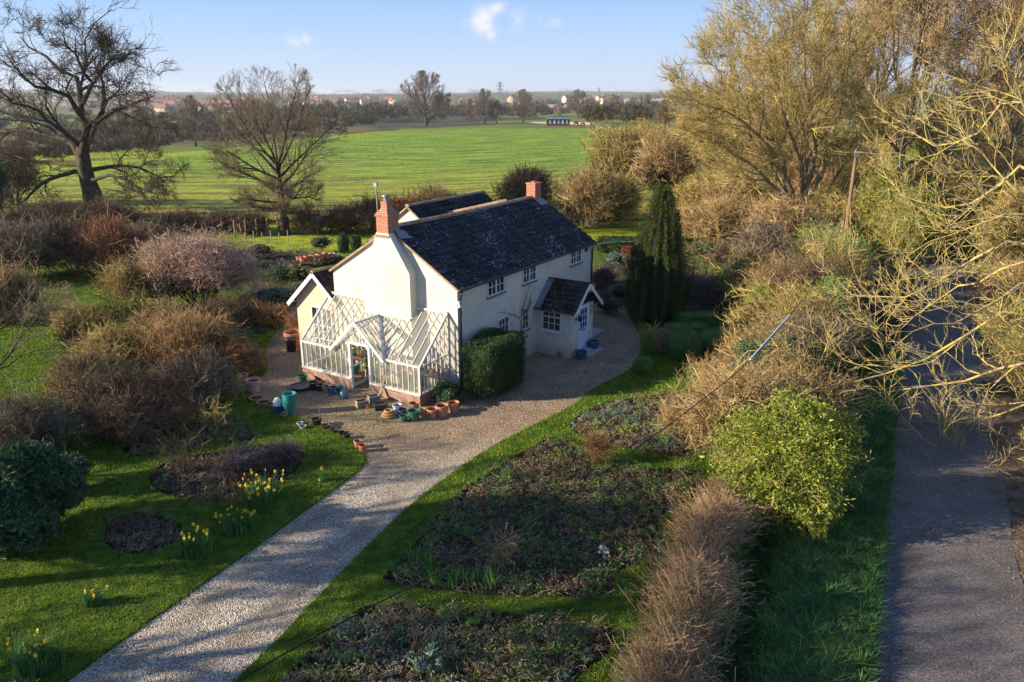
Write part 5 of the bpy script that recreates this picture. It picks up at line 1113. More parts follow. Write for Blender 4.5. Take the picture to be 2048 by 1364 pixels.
BEDL = ['mid green leafy plant left of centre in the large bed', 'wide dark green plant in the middle of the large bed', 'long mid green plant in the upper left of the large bed', 'wide green plant near the upper right edge of the large bed', 'low olive plant at the right hand corner of the large bed', 'dark green plant beside the small white flowers', 'dark green plant at the near right corner of the large bed', 'grey green spreading plant at the far left of the nearest bed', 'mid green plant at the top of the nearest bed', 'dark green plant in the right half of the nearest bed', 'widest dark green plant at the bottom of the nearest bed', 'mid green plant at the bottom left of the nearest bed', 'grey green plant at the left of the sunlit bed', 'bright green plant in the middle of the sunlit bed', 'olive plant at the upper tip of the large bed', 'olive plant right of centre in the large bed', 'dead brown plant at the left edge of the large bed']
for i, (u, v, w_, h_, m_) in enumerate([(940, 1075, 44, 26, 'midleaf'), (1090, 985, 60, 30, 'darkleaf'), (1010, 960, 70, 30, 'midleaf'), (1290, 950, 70, 28, 'midleaf'), (1345, 985, 60, 25, 'oliveleaf'), (1270, 1125, 70, 36, 'darkleaf'), (1180, 1165, 70, 35, 'darkleaf'), (700, 1265, 90, 34, 'greyleaf'), (950, 1250, 50, 30, 'midleaf'), (1130, 1275, 80, 40, 'darkleaf'), (1060, 1340, 100, 45, 'darkleaf'), (690, 1330, 80, 34, 'midleaf'), (1200, 845, 45, 20, 'greyleaf'), (1250, 870, 50, 20, 'brightleaf'), (1110, 915, 50, 24, 'oliveleaf'), (1150, 1060, 60, 28, 'oliveleaf'), (880, 1060, 50, 22, 'deadleaf')]):
    SH('bed_plant', BEDL[i], u, v, w_, h_, leaf=m_, nl=int(w_*6), nt_=0, stems=0, lsize=.035, cat='plant', group='leafy perennials in the beds', lshell=.3, lump=.5)
# grass: real blades over the lawns, growing thinner with distance
def grass(name, label, region, n, h, w, mat, test=None, ymax=40, z=0, lean=.6, dens=None):
    out = []
    while sum(map(len, out)) < n:
        y = 9.5+(ymax-9.5)*rng.random(n)**1.5; x = rng.uniform(-.68, .70, n)*(y*1.0+2.5); P = np.c_[x, y]; P = P[region(P)]
        if dens is not None: P = P[rng.random(len(P)) < dens(P)]
        out.append(P)
    P = np.concatenate(out)[:n]; sc_ = (P[:, 1]/18).clip(.8, 2.2)
    V, Fs = blades(np.c_[P, np.full(n, z)], h*sc_**.5, w*sc_, lean)
    return tag(mesh(name, V, Fs, MT[mat]), label, 'grass', kind='stuff')
def lawn_test(P):
    ok = inside(P, lawn_l) | inside(P, lawn_r)
    for k in beds: ok &= ~inside(P, beds[k])
    ok &= ~inside(P, drive_poly)
    return ok
grass('lawn_grass', 'short mown grass of the garden lawns', lawn_test, 230000, .042, .014, 'blade', ymax=52, dens=lambda P: np.clip((52-P[:, 1])/22, 0, 1))
def near_edge(P):    # shaggy long blades along the cut edges
    return P
ed = []
for poly in [beds[q] for q in 'abcdef']+[dl, dr]:
    m_ = poly if len(poly) < 3 else poly
    for a, b in zip(m_[:-1], m_[1:]):
        L_ = np.linalg.norm(b-a); k = int(L_*70)
        if k and a[1] < 36: t = rng.random((k, 1)); ed.append(a+(b-a)*t+rng.normal(0, .02, (k, 2)))
ed = np.concatenate(ed); V, Fs = blades(np.c_[ed, np.full(len(ed), -.02)], .045, .014, 1.0); tag(mesh('edge_grass', V, Fs, MT['blade']), 'longer grass overhanging the cut bed edges', 'grass', kind='stuff')
# weeds in the gravel court
k = 2600; u_ = rng.random(k); wd = np.array([G(*p)[:2] for p in zip(rng.normal(720, 60, k), rng.normal(835, 22, k))]); wd = wd[inside(wd, drive_poly)]
V, Fs = blades(np.c_[wd, np.full(len(wd), -.035)], .03, .014, 1.2); tag(mesh('gravel_weeds', V, Fs, MT['blade']), 'thin weeds and moss coming through the gravel court', 'weeds', kind='stuff')
# loose stones proud of the gravel
k = 26000; sp2 = scatter_in(drive_poly, k); kk = sp2[:, 1] < 34; sp2 = sp2[kk]; C = np.c_[sp2, np.full(len(sp2), -.03)]
def pebbles(C, size):
    n = len(C); o8 = np.array([(1, 0, 0), (0, 1, 0), (-1, 0, 0), (0, -1, 0), (0, 0, .7), (0, 0, -.4)]); s = size*(.5+rng.random((n, 1, 1))); a = rng.random(n)*6.28; ca, sa = np.cos(a), np.sin(a)
    V = o8[None]*s*(.7+.6*rng.random((n, 6, 1))); X = V[..., 0]*ca[:, None]-V[..., 1]*sa[:, None]; Y = V[..., 0]*sa[:, None]+V[..., 1]*ca[:, None]; V = np.stack([X, Y, V[..., 2]], -1)+C[:, None]
    f = np.array([(0, 1, 4), (1, 2, 4), (2, 3, 4), (3, 0, 4)]); return V.reshape(-1, 3), (f[None]+np.arange(n)[:, None, None]*6).reshape(-1, 3)
V, Fq = pebbles(C, .017)
MT['pebble'] = M('loose_pebbles', [(.18, .16, .14), (.42, .38, .33), (.62, .57, .50)], .6, .9, island=.8)
tag(mesh('loose_gravel', V, Fq, MT['pebble']), 'loose pebbles on the gravel drive', 'gravel', kind='stuff')
# ------------------------------------------------------------------ trees
def PX(Y, *uv): return [tuple(PY(u, v, Y)) for u, v in uv]
def pj(Y, dy, *uv): # limb path in the photograph that also swings in depth by dy
    n = len(uv); return [tuple(PY(u, v, Y+dy*i/(n-1))) for i, (u, v) in enumerate(uv)]
OB = T(192, 432); OB[2] = -.3; Yo = OB[1]
op = [(pj(Yo, 4, (168, 330), (140, 290), (90, 268), (30, 262), (-30, 250)), .42), (pj(Yo, -4, (165, 315), (170, 270), (150, 215), (115, 180), (60, 165), (20, 120)), .40),
      (pj(Yo, 3, (165, 315), (172, 255), (160, 205), (150, 160), (110, 130), (70, 100), (40, 75)), .38), (pj(Yo, -3, (160, 215), (180, 170), (160, 130), (135, 90), (125, 65)), .24),
      (pj(Yo, 2, (172, 262), (200, 235), (205, 190), (195, 160), (215, 125), (235, 108)), .30), (pj(Yo, -5, (170, 300), (200, 240), (245, 215), (270, 205), (305, 195)), .28),
      (pj(Yo, 5, (172, 340), (215, 335), (260, 330), (300, 345), (345, 355)), .26), (pj(Yo, -5, (178, 360), (230, 350), (270, 370), (300, 405)), .22), (pj(Yo, -4, (165, 345), (120, 350), (80, 370), (50, 400), (20, 420)), .28),
      (pj(Yo, 6, (165, 330), (110, 325), (60, 320), (10, 300)), .26), (pj(Yo, 0, (160, 180), (190, 165), (205, 130), (200, 105)), .18), (pj(Yo, -6, (168, 300), (120, 260), (70, 225), (30, 205), (-20, 170)), .26)]
tree('oak_tree', 'huge gnarled bare oak with twisting dark limbs, left of the cottage at the field edge', OB, 17, 24, .85, paths=op, trunk=[(OB[0], OB[1], -.4)]+PX(Yo, (185, 390), (172, 350), (166, 310), (165, 290)), spec=((8, .50), (6, .60), (5, .64), (4, .62)), wig=.34, up=.02, twr=.019, bark='oakbark', twig='oaktwig', seed=4, low=0, nocap=True)
rt = G(568, 465); tree('bare_tree', 'rounded bare tree with fanning limbs standing at the field fence behind the cottage', rt, 13.6, 11.6, .34, h0=.13, limbs=20, spec=((13, .5), (8, .5), (5, .5)), fan=1.5, wig=.06, up=.03, twr=.014, bark='oakbark', twig='greytwig', seed=12, low=.1)
# right hand side
mb_ = T(1588, 500); Ym = mb_[1]
mp_ = [(pj(Ym, -3, (1585, 430), (1560, 390), (1520, 345), (1470, 310), (1420, 280)), .26), (pj(Ym, 3, (1588, 430), (1580, 380), (1560, 310), (1530, 240), (1500, 170), (1480, 110)), .25),
       (pj(Ym, -2, (1595, 430), (1615, 370), (1630, 300), (1620, 220), (1610, 130), (1600, 50)), .28), (pj(Ym, 3, (1600, 425), (1640, 350), (1665, 270), (1690, 180), (1700, 90), (1720, 20)), .26),
       (pj(Ym, -4, (1592, 425), (1570, 350), (1540, 290), (1495, 250), (1440, 220), (1400, 200)), .2), (pj(Ym, -4, (1600, 430), (1640, 400), (1680, 340), (1730, 280), (1780, 230)), .2), (pj(Ym, 5, (1598, 420), (1610, 330), (1640, 240), (1650, 140), (1655, 40)), .2),
       (pj(Ym, 4, (1588, 420), (1545, 330), (1510, 270), (1460, 180), (1430, 140)), .18), (pj(Ym, -5, (1596, 430), (1600, 340), (1575, 250), (1555, 160), (1550, 70)), .2)]
tree('multi_stemmed_tree', 'large olive twigged tree with pale trunk and splayed limbs, right of the garden', mb_, 19, 20, .5, paths=mp_, trunk=[(mb_[0], mb_[1], -.3)]+PX(Ym, (1588, 470), (1590, 440), (1592, 420)), spec=((11, .44), (8, .55), (7, .56), (3, .6)), wig=.16, up=.04, twr=.016, bark='olivebark', twig='olivetwig', seed=5, low=0, nocap=True)
TALL = 'tall bare trees along the lane'
big = tree('tall_tree', 'tall bare tree with ivy green stems rising over the lane, nearest the frame top', (31, 62, -.5), 23, 17, .42, h0=.2, limbs=13, spec=((11, .5), (8, .55), (8, .6)), fan=.95, wig=.17, up=.05, twr=.021, bark='olivebark', twig='tantwig', group=TALL, seed=21, low=.15)
def again(src, x, y, rz, s, label, z=-.5): return copy_tree(src, (x, y, z), rz, s, label)
again(big, 37, 58, 1.1, .92, 'tall bare tree over the right bank of the lane, nearest of the right hand group')
again(big, 47, 72, 3.3, 1.1, 'tall bare tree at the far right behind the others')
again(big, 42, 66, 2.1, 1.05, 'tall bare tree furthest right, its crown running out of the frame')
again(big, 37, 82, 4.0, 1.02, 'tall bare tree behind the others beyond the bend of the lane')
again(big, 27, 76, 5.2, .82, 'tall bare tree just behind the splayed multi-stemmed tree')
mid = tree('hedgerow_tree', 'slender bare hedgerow tree with pinkish crown left of the tall trees', (24.5, 95, -.6), 14.5, 9, .25, h0=.2, limbs=13, spec=((11, .5), (8, .5), (7, .5)), fan=.8, wig=.08, up=.07, twr=.018, bark='olivebark', twig='tantwig', seed=31, group='hedgerow trees right of the field')
again(mid, 19.5, 84, 1.3, .72, 'smaller olive hedgerow tree in front of the field corner', -.3)
again(mid, 30, 88, 3.0, .9, 'bare hedgerow tree between the pinkish crowned tree and the tall trees')
again(mid, 21, 70, 4.4, .62, 'low bare tree behind the forsythia')
for (x_, y_, r_, s_, l_) in ((33, 70, 1.0, .8, 'bare tree filling the gap between the splayed tree and the tall lane trees'), (46, 78, 2.0, 1.0, 'bare tree at the right of the far lane thickets'), (24, 88, 3.3, .85, 'bare tree behind the pale tan thicket'), (40, 60, 5.3, .85, 'bare tree standing over the right bank of the far lane')): again(mid, x_, y_, r_, s_, l_)
again(mid, 26.5, 70, .6, .72, 'bare tree crowding the left of the splayed tree')
# lichen yellow tree that hangs over the lane
Yl = 24.0; tb = np.array([20.5, 25.0, -.1]); lt = tb+np.array([-.2, 0, 2.6]); lt2 = tb+np.array([0, 0, 4.6]); lt3 = tb+np.array([.1, 0, 6.6])
def lim(st, dy, *uv): return [tuple(st)]+pj(Yl, dy, *uv)
lp_ = [(lim(lt, -1, (2060, 620), (1950, 660), (1850, 720), (1750, 750), (1660, 770), (1610, 755)), 0.078), (lim(lt, 1.5, (2060, 720), (1980, 745), (1880, 770), (1780, 780), (1700, 800)), 0.078),
       (lim(lt2, 2, (2070, 480), (1970, 510), (1880, 560), (1790, 600), (1720, 590), (1680, 560)), 0.078), (lim(lt, -2, (2060, 880), (1990, 920), (1950, 960), (1880, 905), (1820, 850), (1770, 790)), 0.062),
       (lim(lt3, 2, (2070, 330), (1990, 380), (1900, 420), (1830, 400), (1780, 360)), 0.070), (lim(lt3, 4, (2060, 200), (1960, 260), (1870, 290), (1800, 250)), 0.070), (lim(lt2, -2, (2070, 560), (1990, 600), (1920, 640), (1850, 650), (1790, 690)), 0.070),
       (lim(lt3, 1, (2070, 400), (2010, 350), (1960, 300), (1910, 270)), 0.062), (lim(lt2, 0, (2060, 430), (1980, 440), (1900, 470), (1830, 500)), 0.062), (lim(lt, -3, (2090, 1020), (2030, 960), (1960, 940), (1960, 1060)), 0.035), (lim(lt, 0, (2060, 800), (1990, 830), (1930, 850), (1880, 840)), 0.055),
       (lim(lt3, -1, (2080, 260), (2050, 220), (2030, 160), (2010, 120)), 0.062), (lim(lt2, 3, (2060, 520), (1960, 560), (1870, 600), (1800, 660)), 0.062)]
tree('lichened_tree', 'bare tree with yellow lichened branches arching over the lane from the right', tb, 9, 14, .34, paths=lp_, trunk=[tuple(tb-[0, 0, .3]), tuple(lt), tuple(lt2), tuple(lt3)], spec=((9, .33), (6, .46), (4, .52)), wig=.24, up=.10, twr=.0105, bark='lichen', twig='lichen', seed=8, low=0, nocap=True)
# bare tree at the near left edge and the trees that stand outside the frame to the left and shade the garden
nl_ = PY(-60, 880, 24.5); nl_[2] = -.1
tree('bare_tree', 'low spreading bare tree at the near left edge over the meadow', nl_, 6.2, 9.0, .16, h0=.08, limbs=12, spec=((9, .5), (8, .5), (6, .5)), fan=1.35, wig=.16, up=.02, twr=.008, bark='oakbark', twig='greytwig', seed=14, low=.02)
OFF = 'tall garden trees off to the left'
off = tree('garden_tree', 'tall bare garden tree beyond the left edge whose shadow falls on the drive', (-25, 9.5, -.1), 13, 8.5, .25, h0=.4, limbs=12, spec=((8, .5), (5, .5)), fan=.9, wig=.12, up=.05, twr=.03, bark='oakbark', twig='greytwig', seed=41, low=.5, group=OFF)
again(off, -27.5, 14.5, 1.7, 1.0, 'tall bare garden tree beyond the left edge whose shadow falls on the beds', -.1)
again(off, -30, 8.0, 2.4, 1.12, 'tall bare garden tree beyond the left edge between the two pines', -.1)
again(off, -23, 5, 3.1, .95, 'tall bare garden tree beyond the left edge nearest the viewpoint', -.1)
again(off, -24, 18.6, 5.0, .62, 'smaller bare garden tree beyond the left edge behind the dark evergreen', -.1)
PN = 'tall pines off to the left'
for i, (x, y, h_) in enumerate([(-27.5, 3.5, 14), (-28, 12.4, 12.5)]):
    pr = empty('pine_tree', (x, y, -.1), 0, ['tall pine beyond the left edge nearest the viewpoint, shading the nearest bed', 'tall pine beyond the left edge shading the drive'][i], 'tree', PN)
    MB().tube([(0, 0, -.2), (.1, .1, h_*.5), (0, 0, h_*.9)], [.3, .22, .06], 9).build('trunk', MT['oakbark'], pr, True)
    V, Fq = leaves(cloudpts((0, 0, h_-2.6), (2.5, 2.5, 2.7), 9000, .2, 12, .4), .16); mesh('crown', V, Fq, MT['darkleaf'], pr)
# distant trees
far = tree('field_tree', 'great round bare tree at the far edge of the green field', T(852, 251), 18.5, 20, .6, h0=.12, limbs=16, spec=((11, .5), (8, .5), (5, .5)), fan=1.15, wig=.09, up=.04, twr=.05, bark='oakbark', twig='greytwig', seed=51, low=.08, group='bare trees beyond the field')
hf = 18.5; wf = 20
def fartree(u, v, hpx, wpx, label, rz):
    P = T(u, v); s = depth(P)/F; return copy_tree(far, P, rz, (wpx*s/wf, wpx*s/wf, hpx*s/hf), label)
tree_s0 = depth(T(852, 251))/F; far.scale = (105*tree_s0/wf, 105*tree_s0/wf, 103*tree_s0/hf)
for i, (u, v, hh, ww, lb) in enumerate([(968, 247, 66, 50, 'bare tree in the clump of three right of the great round tree'), (940, 246, 46, 44, 'bushy dark tree on the left of the clump of three'), (992, 247, 44, 46, 'low dark tree on the right of the clump of three'), (1046, 244, 62, 58, 'lone bare tree beyond the pale fence, left of the dark shed'),
        (1156, 238, 56, 50, 'bare round tree behind the dark green shed'), (1225, 236, 44, 46, 'bare tree right of the one behind the shed'), (1180, 250, 34, 50, 'low tree beside the dark shed'), (1290, 240, 48, 50, 'bare tree before the long barn roofs'),
        (392, 292, 96, 62, 'tall bare tree seen through the round tree beyond the field, left'), (290, 300, 78, 56, 'bare tree right of the great oak beyond the field'), (1265, 232, 36, 44, 'small tree near the barns'), (515, 262, 60, 60, 'bare tree beyond the field behind the round tree'), (330, 292, 60, 50, 'small bare tree beyond the field near the oak'),
        (1330, 262, 60, 60, 'bare tree at the right corner of the green field'), (1120, 232, 26, 34, 'tiny distant tree above the shed')]):
    fartree(u, v, hh, ww, lb, i*1.3)

# ------------------------------------------------------------------ shrubs, hedges
SH('blossom_bush', 'large rounded bush of pink budding twigs left of the extension', 405, 618, 214, 168, twig='pinktwig', nt_=15000, ln=.45, tr=.010, lobes=40, stems=12, stemmat='browntwig', leaf='pinktwig', nl=3500, lsize=.035, lshell=.75)
SH('olive_shrub', 'pale olive bare shrub left of the pink bush', 290, 625, 150, 120, twig='olivetwig', nt_=2200, ln=.7, tr=.009, stems=9)
SH('olive_shrub', 'small yellow green shrub behind the pink bush', 345, 560, 130, 95, twig='olivetwig', leaf='oliveleaf', nl=1800, lsize=.05, nt_=1200, ln=.6, tr=.01)
SH('stem_shrub', 'bushy shrub of upright orange tan stems between pink bush and court', 375, 735, 180, 92, twig='orangetwig', nt_=4500, ln=.85, out=.35, upb=1.5, tr=.0095, stems=10)
SH('brown_shrub', 'dense grey brown shrub mass nearest the left beds', 260, 855, 210, 100, twig='browntwig', nt_=7000, ln=.6, tr=.008, stems=14, leaf='oliveleaf', nl=700, lsize=.04)
SH('brown_shrub', 'grey brown bush between the orange stems and the court', 400, 800, 160, 84, twig='greytwig', nt_=4200, ln=.55, tr=.008, stems=10)
SH('brown_shrub', 'low tangled brown shrub at the left edge before the dark evergreen', 80, 905, 150, 100, twig='greytwig', nt_=3000, ln=.6, tr=.008, leaf='oliveleaf', nl=1500, lsize=.045)
for (u, v, w_, h_, m_, lb) in [(250, 735, 170, 80, 'olivetwig', 'olive bare shrub between the meadow and the orange stems'), (330, 690, 130, 85, 'tantwig', 'tan shrub tucked under the pink bush'), (170, 700, 120, 80, 'olivetwig', 'low olive shrub on the meadow edge'), (440, 660, 100, 48, 'browntwig', 'dark brown shrub at the foot of the pink bush'), (330, 845, 130, 60, 'redtwig', 'low russet shrub before the grey brown mass')]:
    SH('brown_shrub', lb, u, v, w_, h_, twig=m_, nt_=3600, ln=.6, tr=.008, leaf='oliveleaf' if u < 300 else None, nl=700, lsize=.04, group='mixed bare shrubs left of the court')
SH('brown_shrub', 'shaded russet brown shrub bordering the gravel court', 478, 745, 90, 66, twig='redtwig', nt_=2600, ln=.45, tr=.008)
SH('brown_shrub', 'tan twiggy shrub in the middle of the left shrubbery', 185, 800, 130, 85, twig='tantwig', nt_=2600, ln=.7, tr=.008)
SH('evergreen_bush', 'big dark glossy evergreen bush at the left edge of the lawn', 45, 1082, 255, 205, leaf='darkleaf', nl=26000, nt_=0, lsize=.075, solid=True, lump=.149, lshell=.72, d=3.3)
SH('evergreen_bush', 'smaller ragged dark evergreen between the big dark bush and the daffodils', 125, 985, 120, 85, leaf='darkleaf', nl=4500, nt_=0, lsize=.065, solid=True, lump=.35, lumps=12)
SH('evergreen_bush', 'dark evergreen bush under the great oak', 280, 492, 90, 55, leaf='darkleaf', nl=2600, nt_=0, lsize=.12, solid=True)
for i, (u, v, w_, h_, m_, lb) in enumerate([(40, 560, 190, 115, 'greytwig', 'tangled grey brown thicket at the far left of the meadow'), (150, 545, 170, 100, 'browntwig', 'brown bramble thicket left of centre behind the meadow'), (235, 545, 130, 95, 'redtwig', 'russet brown thicket at the right end of the meadow hedge'), (80, 480, 180, 70, 'browntwig', 'dark brown hedge behind the meadow thickets'),
        (215, 470, 150, 60, 'browntwig', 'dark hedge at the foot of the great oak'), (10, 640, 120, 90, 'tantwig', 'pale leggy bush at the left frame edge of the meadow'), (300, 520, 110, 60, 'greytwig', 'grey thicket behind the pale olive shrub'), (30, 410, 130, 120, 'browntwig', 'dark tall thicket left of the oak trunk')]):
    SH('thicket', lb, u, v, w_, h_, twig=m_, nt_=4500, ln=.9, tr=.014, stems=10, group='thickets round the left meadow', leaf='oliveleaf' if i % 2 else None, nl=700, lsize=.07)
hp = PY(-10, 430, 70); SH('ivy_tree', 'dark ivy clad tree cut by the left frame edge', -12, 440, 90, 150, leaf='darkleaf', nl=5000, nt_=0, lsize=.16, solid=True, cat='tree')
FH = 'low hedge and shrubs along the near field fence'
for i, (u, v, w_, h_, m_) in enumerate([(360, 455, 110, 18, 'browntwig'), (450, 458, 90, 18, 'browntwig'), (510, 462, 70, 22, 'browntwig'), (620, 462, 60, 24, 'browntwig'), (680, 460, 70, 34, 'browntwig'), (735, 462, 100, 60, 'browntwig'), (800, 450, 80, 55, 'redtwig'), (858, 440, 100, 62, 'tantwig'), (915, 440, 70, 50, 'greytwig')]):
    SH('fence_shrub', ['low dark shrub at the start of the field fence, under the oak side', 'low dark shrub second along the fence', 'dark shrub just left of the round tree trunk', 'dark shrub just right of the round tree trunk', 'brown shrub under the field notice', 'tall brown shrub left of the brick chimney', 'russet shrub seen right behind the near chimney', 'pinkish tan thorn bush above the rear gable', 'thorn bush above the rear wing ridge'][i], u, v, w_, h_, twig=m_, nt_=2400, ln=.8, tr=.016, stems=6, group=FH)
SH('thorn_tree', 'dark spreading thorn tree behind the rear wing roof', 1050, 440, 135, 100, twig='oaktwig', nt_=3500, ln=1.1, tr=.02, stems=10, stemmat='oakbark', cat='tree')
BG2 = 'shrubs between the cottage and the field'
for (u, v, w_, h_, m_, up_, lb) in [(1165, 452, 115, 112, 'tantwig', 1.2, 'pinkish tan rounded bush right of the far chimney'), (1250, 400, 165, 165, 'olivetwig', 1.5, 'tall olive green bush with upright shoots at the field corner'), (1320, 420, 120, 150, 'tantwig', 1.3, 'tan bush behind the columnar yew'), (1225, 450, 80, 90, 'olivetwig', 1.2, 'small olive bush beside the rear lawn'), (1395, 455, 120, 90, 'olivetwig', 1.0, 'olive bush behind the forsythia'), (1440, 462, 110, 110, 'tantwig', 1.0, 'tan bush left of the pale tree trunk'), (1290, 330, 110, 85, 'olivetwig', 1.4, 'olive shrub at the end of the field hedge')]:
    SH('tall_shrub', lb, u, v, w_, h_, twig=m_, nt_=6000, ln=1.1, upb=up_, tr=.018, stems=10, group=BG2)
SH('forsythia', 'yellow blossomed forsythia beyond the columnar yew', 1372, 462, 62, 75, twig='olivetwig', nt_=700, ln=.7, tr=.012, leaf='forsythia', nl=900, lsize=.07, lshell=.4)
# columnar yew
cyp = empty('columnar_yew', G(1310, 640), 0, 'tall dark columnar yew with a tapering tip, sunlit only at its top', 'tree')
V0 = []; F0 = []; n = 0; keep = rng; rng = np.random.default_rng(77)
H_ = 6.35
tip_n = 1250; az = rng.random(tip_n)*6.28; zz = rng.random(tip_n)**.9
def yewr(t): return np.interp(t, [0, .05, .15, .38, .46, .52, .70, .82, .92, 1], [1.2, 1.6, 1.8, 1.78, 1.6, 1.32, 1.02, .70, .34, .04])
az = np.round(az/6.283*19+rng.normal(0, .36, tip_n))/17*6.283; kr = .68+.10*np.sin(az*5+zz*9)+.16*rng.random(tip_n); P0 = np.c_[np.cos(az)*yewr(zz)*kr, np.sin(az)*yewr(zz)*kr, zz*H_]; per = 62; t = rng.random((tip_n, per, 1))
spr = P0[:, None]+np.array([0, 0, 1])*(t*.85-.28)+np.c_[np.cos(az), np.sin(az), 0*az][:, None]*(t**1.5)*.22+rng.normal(0, .05, (tip_n, per, 3)); Vy, Fy = leaves(spr.reshape(-1, 3), .045)
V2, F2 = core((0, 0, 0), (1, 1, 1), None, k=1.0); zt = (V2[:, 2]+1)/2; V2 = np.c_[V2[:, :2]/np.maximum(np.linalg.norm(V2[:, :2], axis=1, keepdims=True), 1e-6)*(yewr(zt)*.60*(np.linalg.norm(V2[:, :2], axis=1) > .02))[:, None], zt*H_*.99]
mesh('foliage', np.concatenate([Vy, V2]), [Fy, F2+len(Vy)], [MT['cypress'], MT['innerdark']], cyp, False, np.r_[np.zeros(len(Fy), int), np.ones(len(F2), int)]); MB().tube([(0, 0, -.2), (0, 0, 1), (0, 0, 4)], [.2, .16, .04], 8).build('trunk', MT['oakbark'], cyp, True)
rng = keep
# clipped bushes
def ball(name, label, u, v, wpx, hpx, leaf, nl=5000, sq=2.0, ls=.04, **k): return SH(name, label, u, v, wpx, hpx, leaf=leaf, nl=nl, nt_=0, stems=0, lsize=ls, solid=True, lump=.05, lshell=.84, sq=sq, **k)
ball('topiary_ball', 'largest clipped dark green topiary ball right of the court', 1367, 722, 74, 70, 'topiary', 7000, cat='topiary', group='clipped topiary balls')
ball('topiary_ball', 'small clipped ball at the edge of the gravel, yellowish on top', 1285, 744, 42, 34, 'midleaf', 3500, cat='topiary', group='clipped topiary balls')
ball('topiary_ball', 'purple brown rounded bush between the yellow green bush and the largest ball', 1325, 706, 48, 54, 'deadleaf', 3500, cat='shrub')
ball('topiary_ball', 'dark clipped ball low in front of the largest ball', 1395, 760, 60, 34, 'topiary', 3000, cat='topiary', group='clipped topiary balls')
SH('variegated_bush', 'yellow green variegated bush at the foot of the columnar yew', 1302, 702, 60, 62, leaf='brightleaf', nl=2200, nt_=200, twig='olivetwig', ln=.3, lsize=.05, lshell=.6)
ball('topiary_ball', 'wide clipped green mound behind the largest ball', 1425, 706, 80, 52, 'topiary', 5000, cat='topiary', group='clipped topiary balls')
for i, (u, v, w_, h_) in enumerate([(1392, 652, 92, 30), (1372, 676, 96, 32)]):
    ball('box_hedge', ['clipped box hedge block behind the nearer one', 'clipped box hedge block nearest the topiary balls'][i], u, v, w_, h_, 'topiary', 5000, 9.0, d=.9, cat='hedge', group='stepped clipped box hedges')
bush = shrub('clipped_bush', 'large square clipped evergreen bush against the cottage front corner', HL(1.0, -1.02), 3.0, 2.35, leaf='yew', d=1.75, nl=30000, nt_=0, stems=0, lsize=.042, solid=True, lump=.07, lumps=14, sq=6.0, rz=RZ, lshell=.84)
shrub('clipped_bush', 'low evergreen shrub between the greenhouse end and the clipped bush', HL(-.9, -.25), 1.5, .85, leaf='darkleaf', nl=4500, nt_=0, stems=0, lsize=.045, solid=True, lump=.2, rz=RZ)
# rear garden, mostly in the shade of the cottage
RGp = 'shrubs in the rear garden'
for (u, v, w_, h_, leaf_, tw_, lb) in [(1230, 530, 46, 28, 'greyleaf', None, 'silver grey shrub in the shade behind the cottage corner'), (1256, 512, 32, 22, 'redleaf', None, 'orange red rounded shrub beside the columnar yew'), (1205, 575, 60, 40, None, 'purpletwig', 'purple grey twiggy shrub just beyond the cottage corner'), (1240, 600, 60, 36, 'greyleaf', None, 'grey green mound near the cottage corner'),
        (1215, 625, 70, 30, 'darkleaf', None, 'low dark shrub beside the porch paving'), (1430, 615, 150, 75, None, 'purpletwig', 'wide purple grey twiggy shrub behind the box hedges'), (1380, 590, 90, 40, None, 'purpletwig', 'purple brown shrub right of the columnar yew'), (1415, 520, 90, 40, 'midleaf', 'greytwig', 'leafy shrub at the end of the rear hedge'),
        (1450, 540, 90, 60, None, 'greytwig', 'grey shrub below the tan thicket'), (560, 560, 90, 32, 'darkleaf', None, 'dark low shrub behind the pink bush'), (520, 520, 70, 40, 'darkleaf', None, 'dark shrub in the left rear garden'), (540, 600, 90, 26, 'greyleaf', None, 'silvery ground shrub near the extension'),
        (500, 640, 90, 40, 'darkleaf', 'browntwig', 'shaded shrub between pink bush and extension'), (545, 650, 70, 30, 'oliveleaf', 'redtwig', 'russet and olive shrub at the court end'), (598, 560, 60, 34, 'oliveleaf', None, 'golden green shrub behind the extension gable'), (470, 690, 90, 40, 'darkleaf', None, 'dark green shrub beside the gravel court'), (640, 500, 60, 30, 'darkleaf', None, 'dark clipped mound on the rear lawn')]:
    SH('garden_shrub', lb, u, v, w_, h_, leaf=leaf_, nl=1500 if leaf_ else 0, twig=tw_, nt_=1600 if tw_ else 0, ln=.4, tr=.010, lsize=.06, stems=4, solid=bool(leaf_), group=RGp)
for i, (u, v, hh) in enumerate([(688, 508, 44), (712, 500, 30)]):
    SH('yew_column', ['taller dark yew column on the rear lawn left of the cottage', 'shorter dark yew column beside the cottage verge'][i], u, v, 24, hh, leaf='yew', nl=2200, nt_=0, stems=0, lsize=.06, solid=True, sq=4.0, lump=.08, lshell=.8, cat='topiary')
rh0, rh1 = G(1185, 505), G(1425, 508)
hd = shrub('rear_hedge', 'dark clipped hedge across the rear garden right of the cottage', (rh0+rh1)/2, float(np.linalg.norm(rh1-rh0)), 1.25, leaf='yew', d=1.1, nl=9000, nt_=0, stems=0, lsize=.09, solid=True, lump=.06, sq=8.0, rz=math.atan2(rh1[1]-rh0[1], rh1[0]-rh0[0]), lshell=.85, cat='hedge')
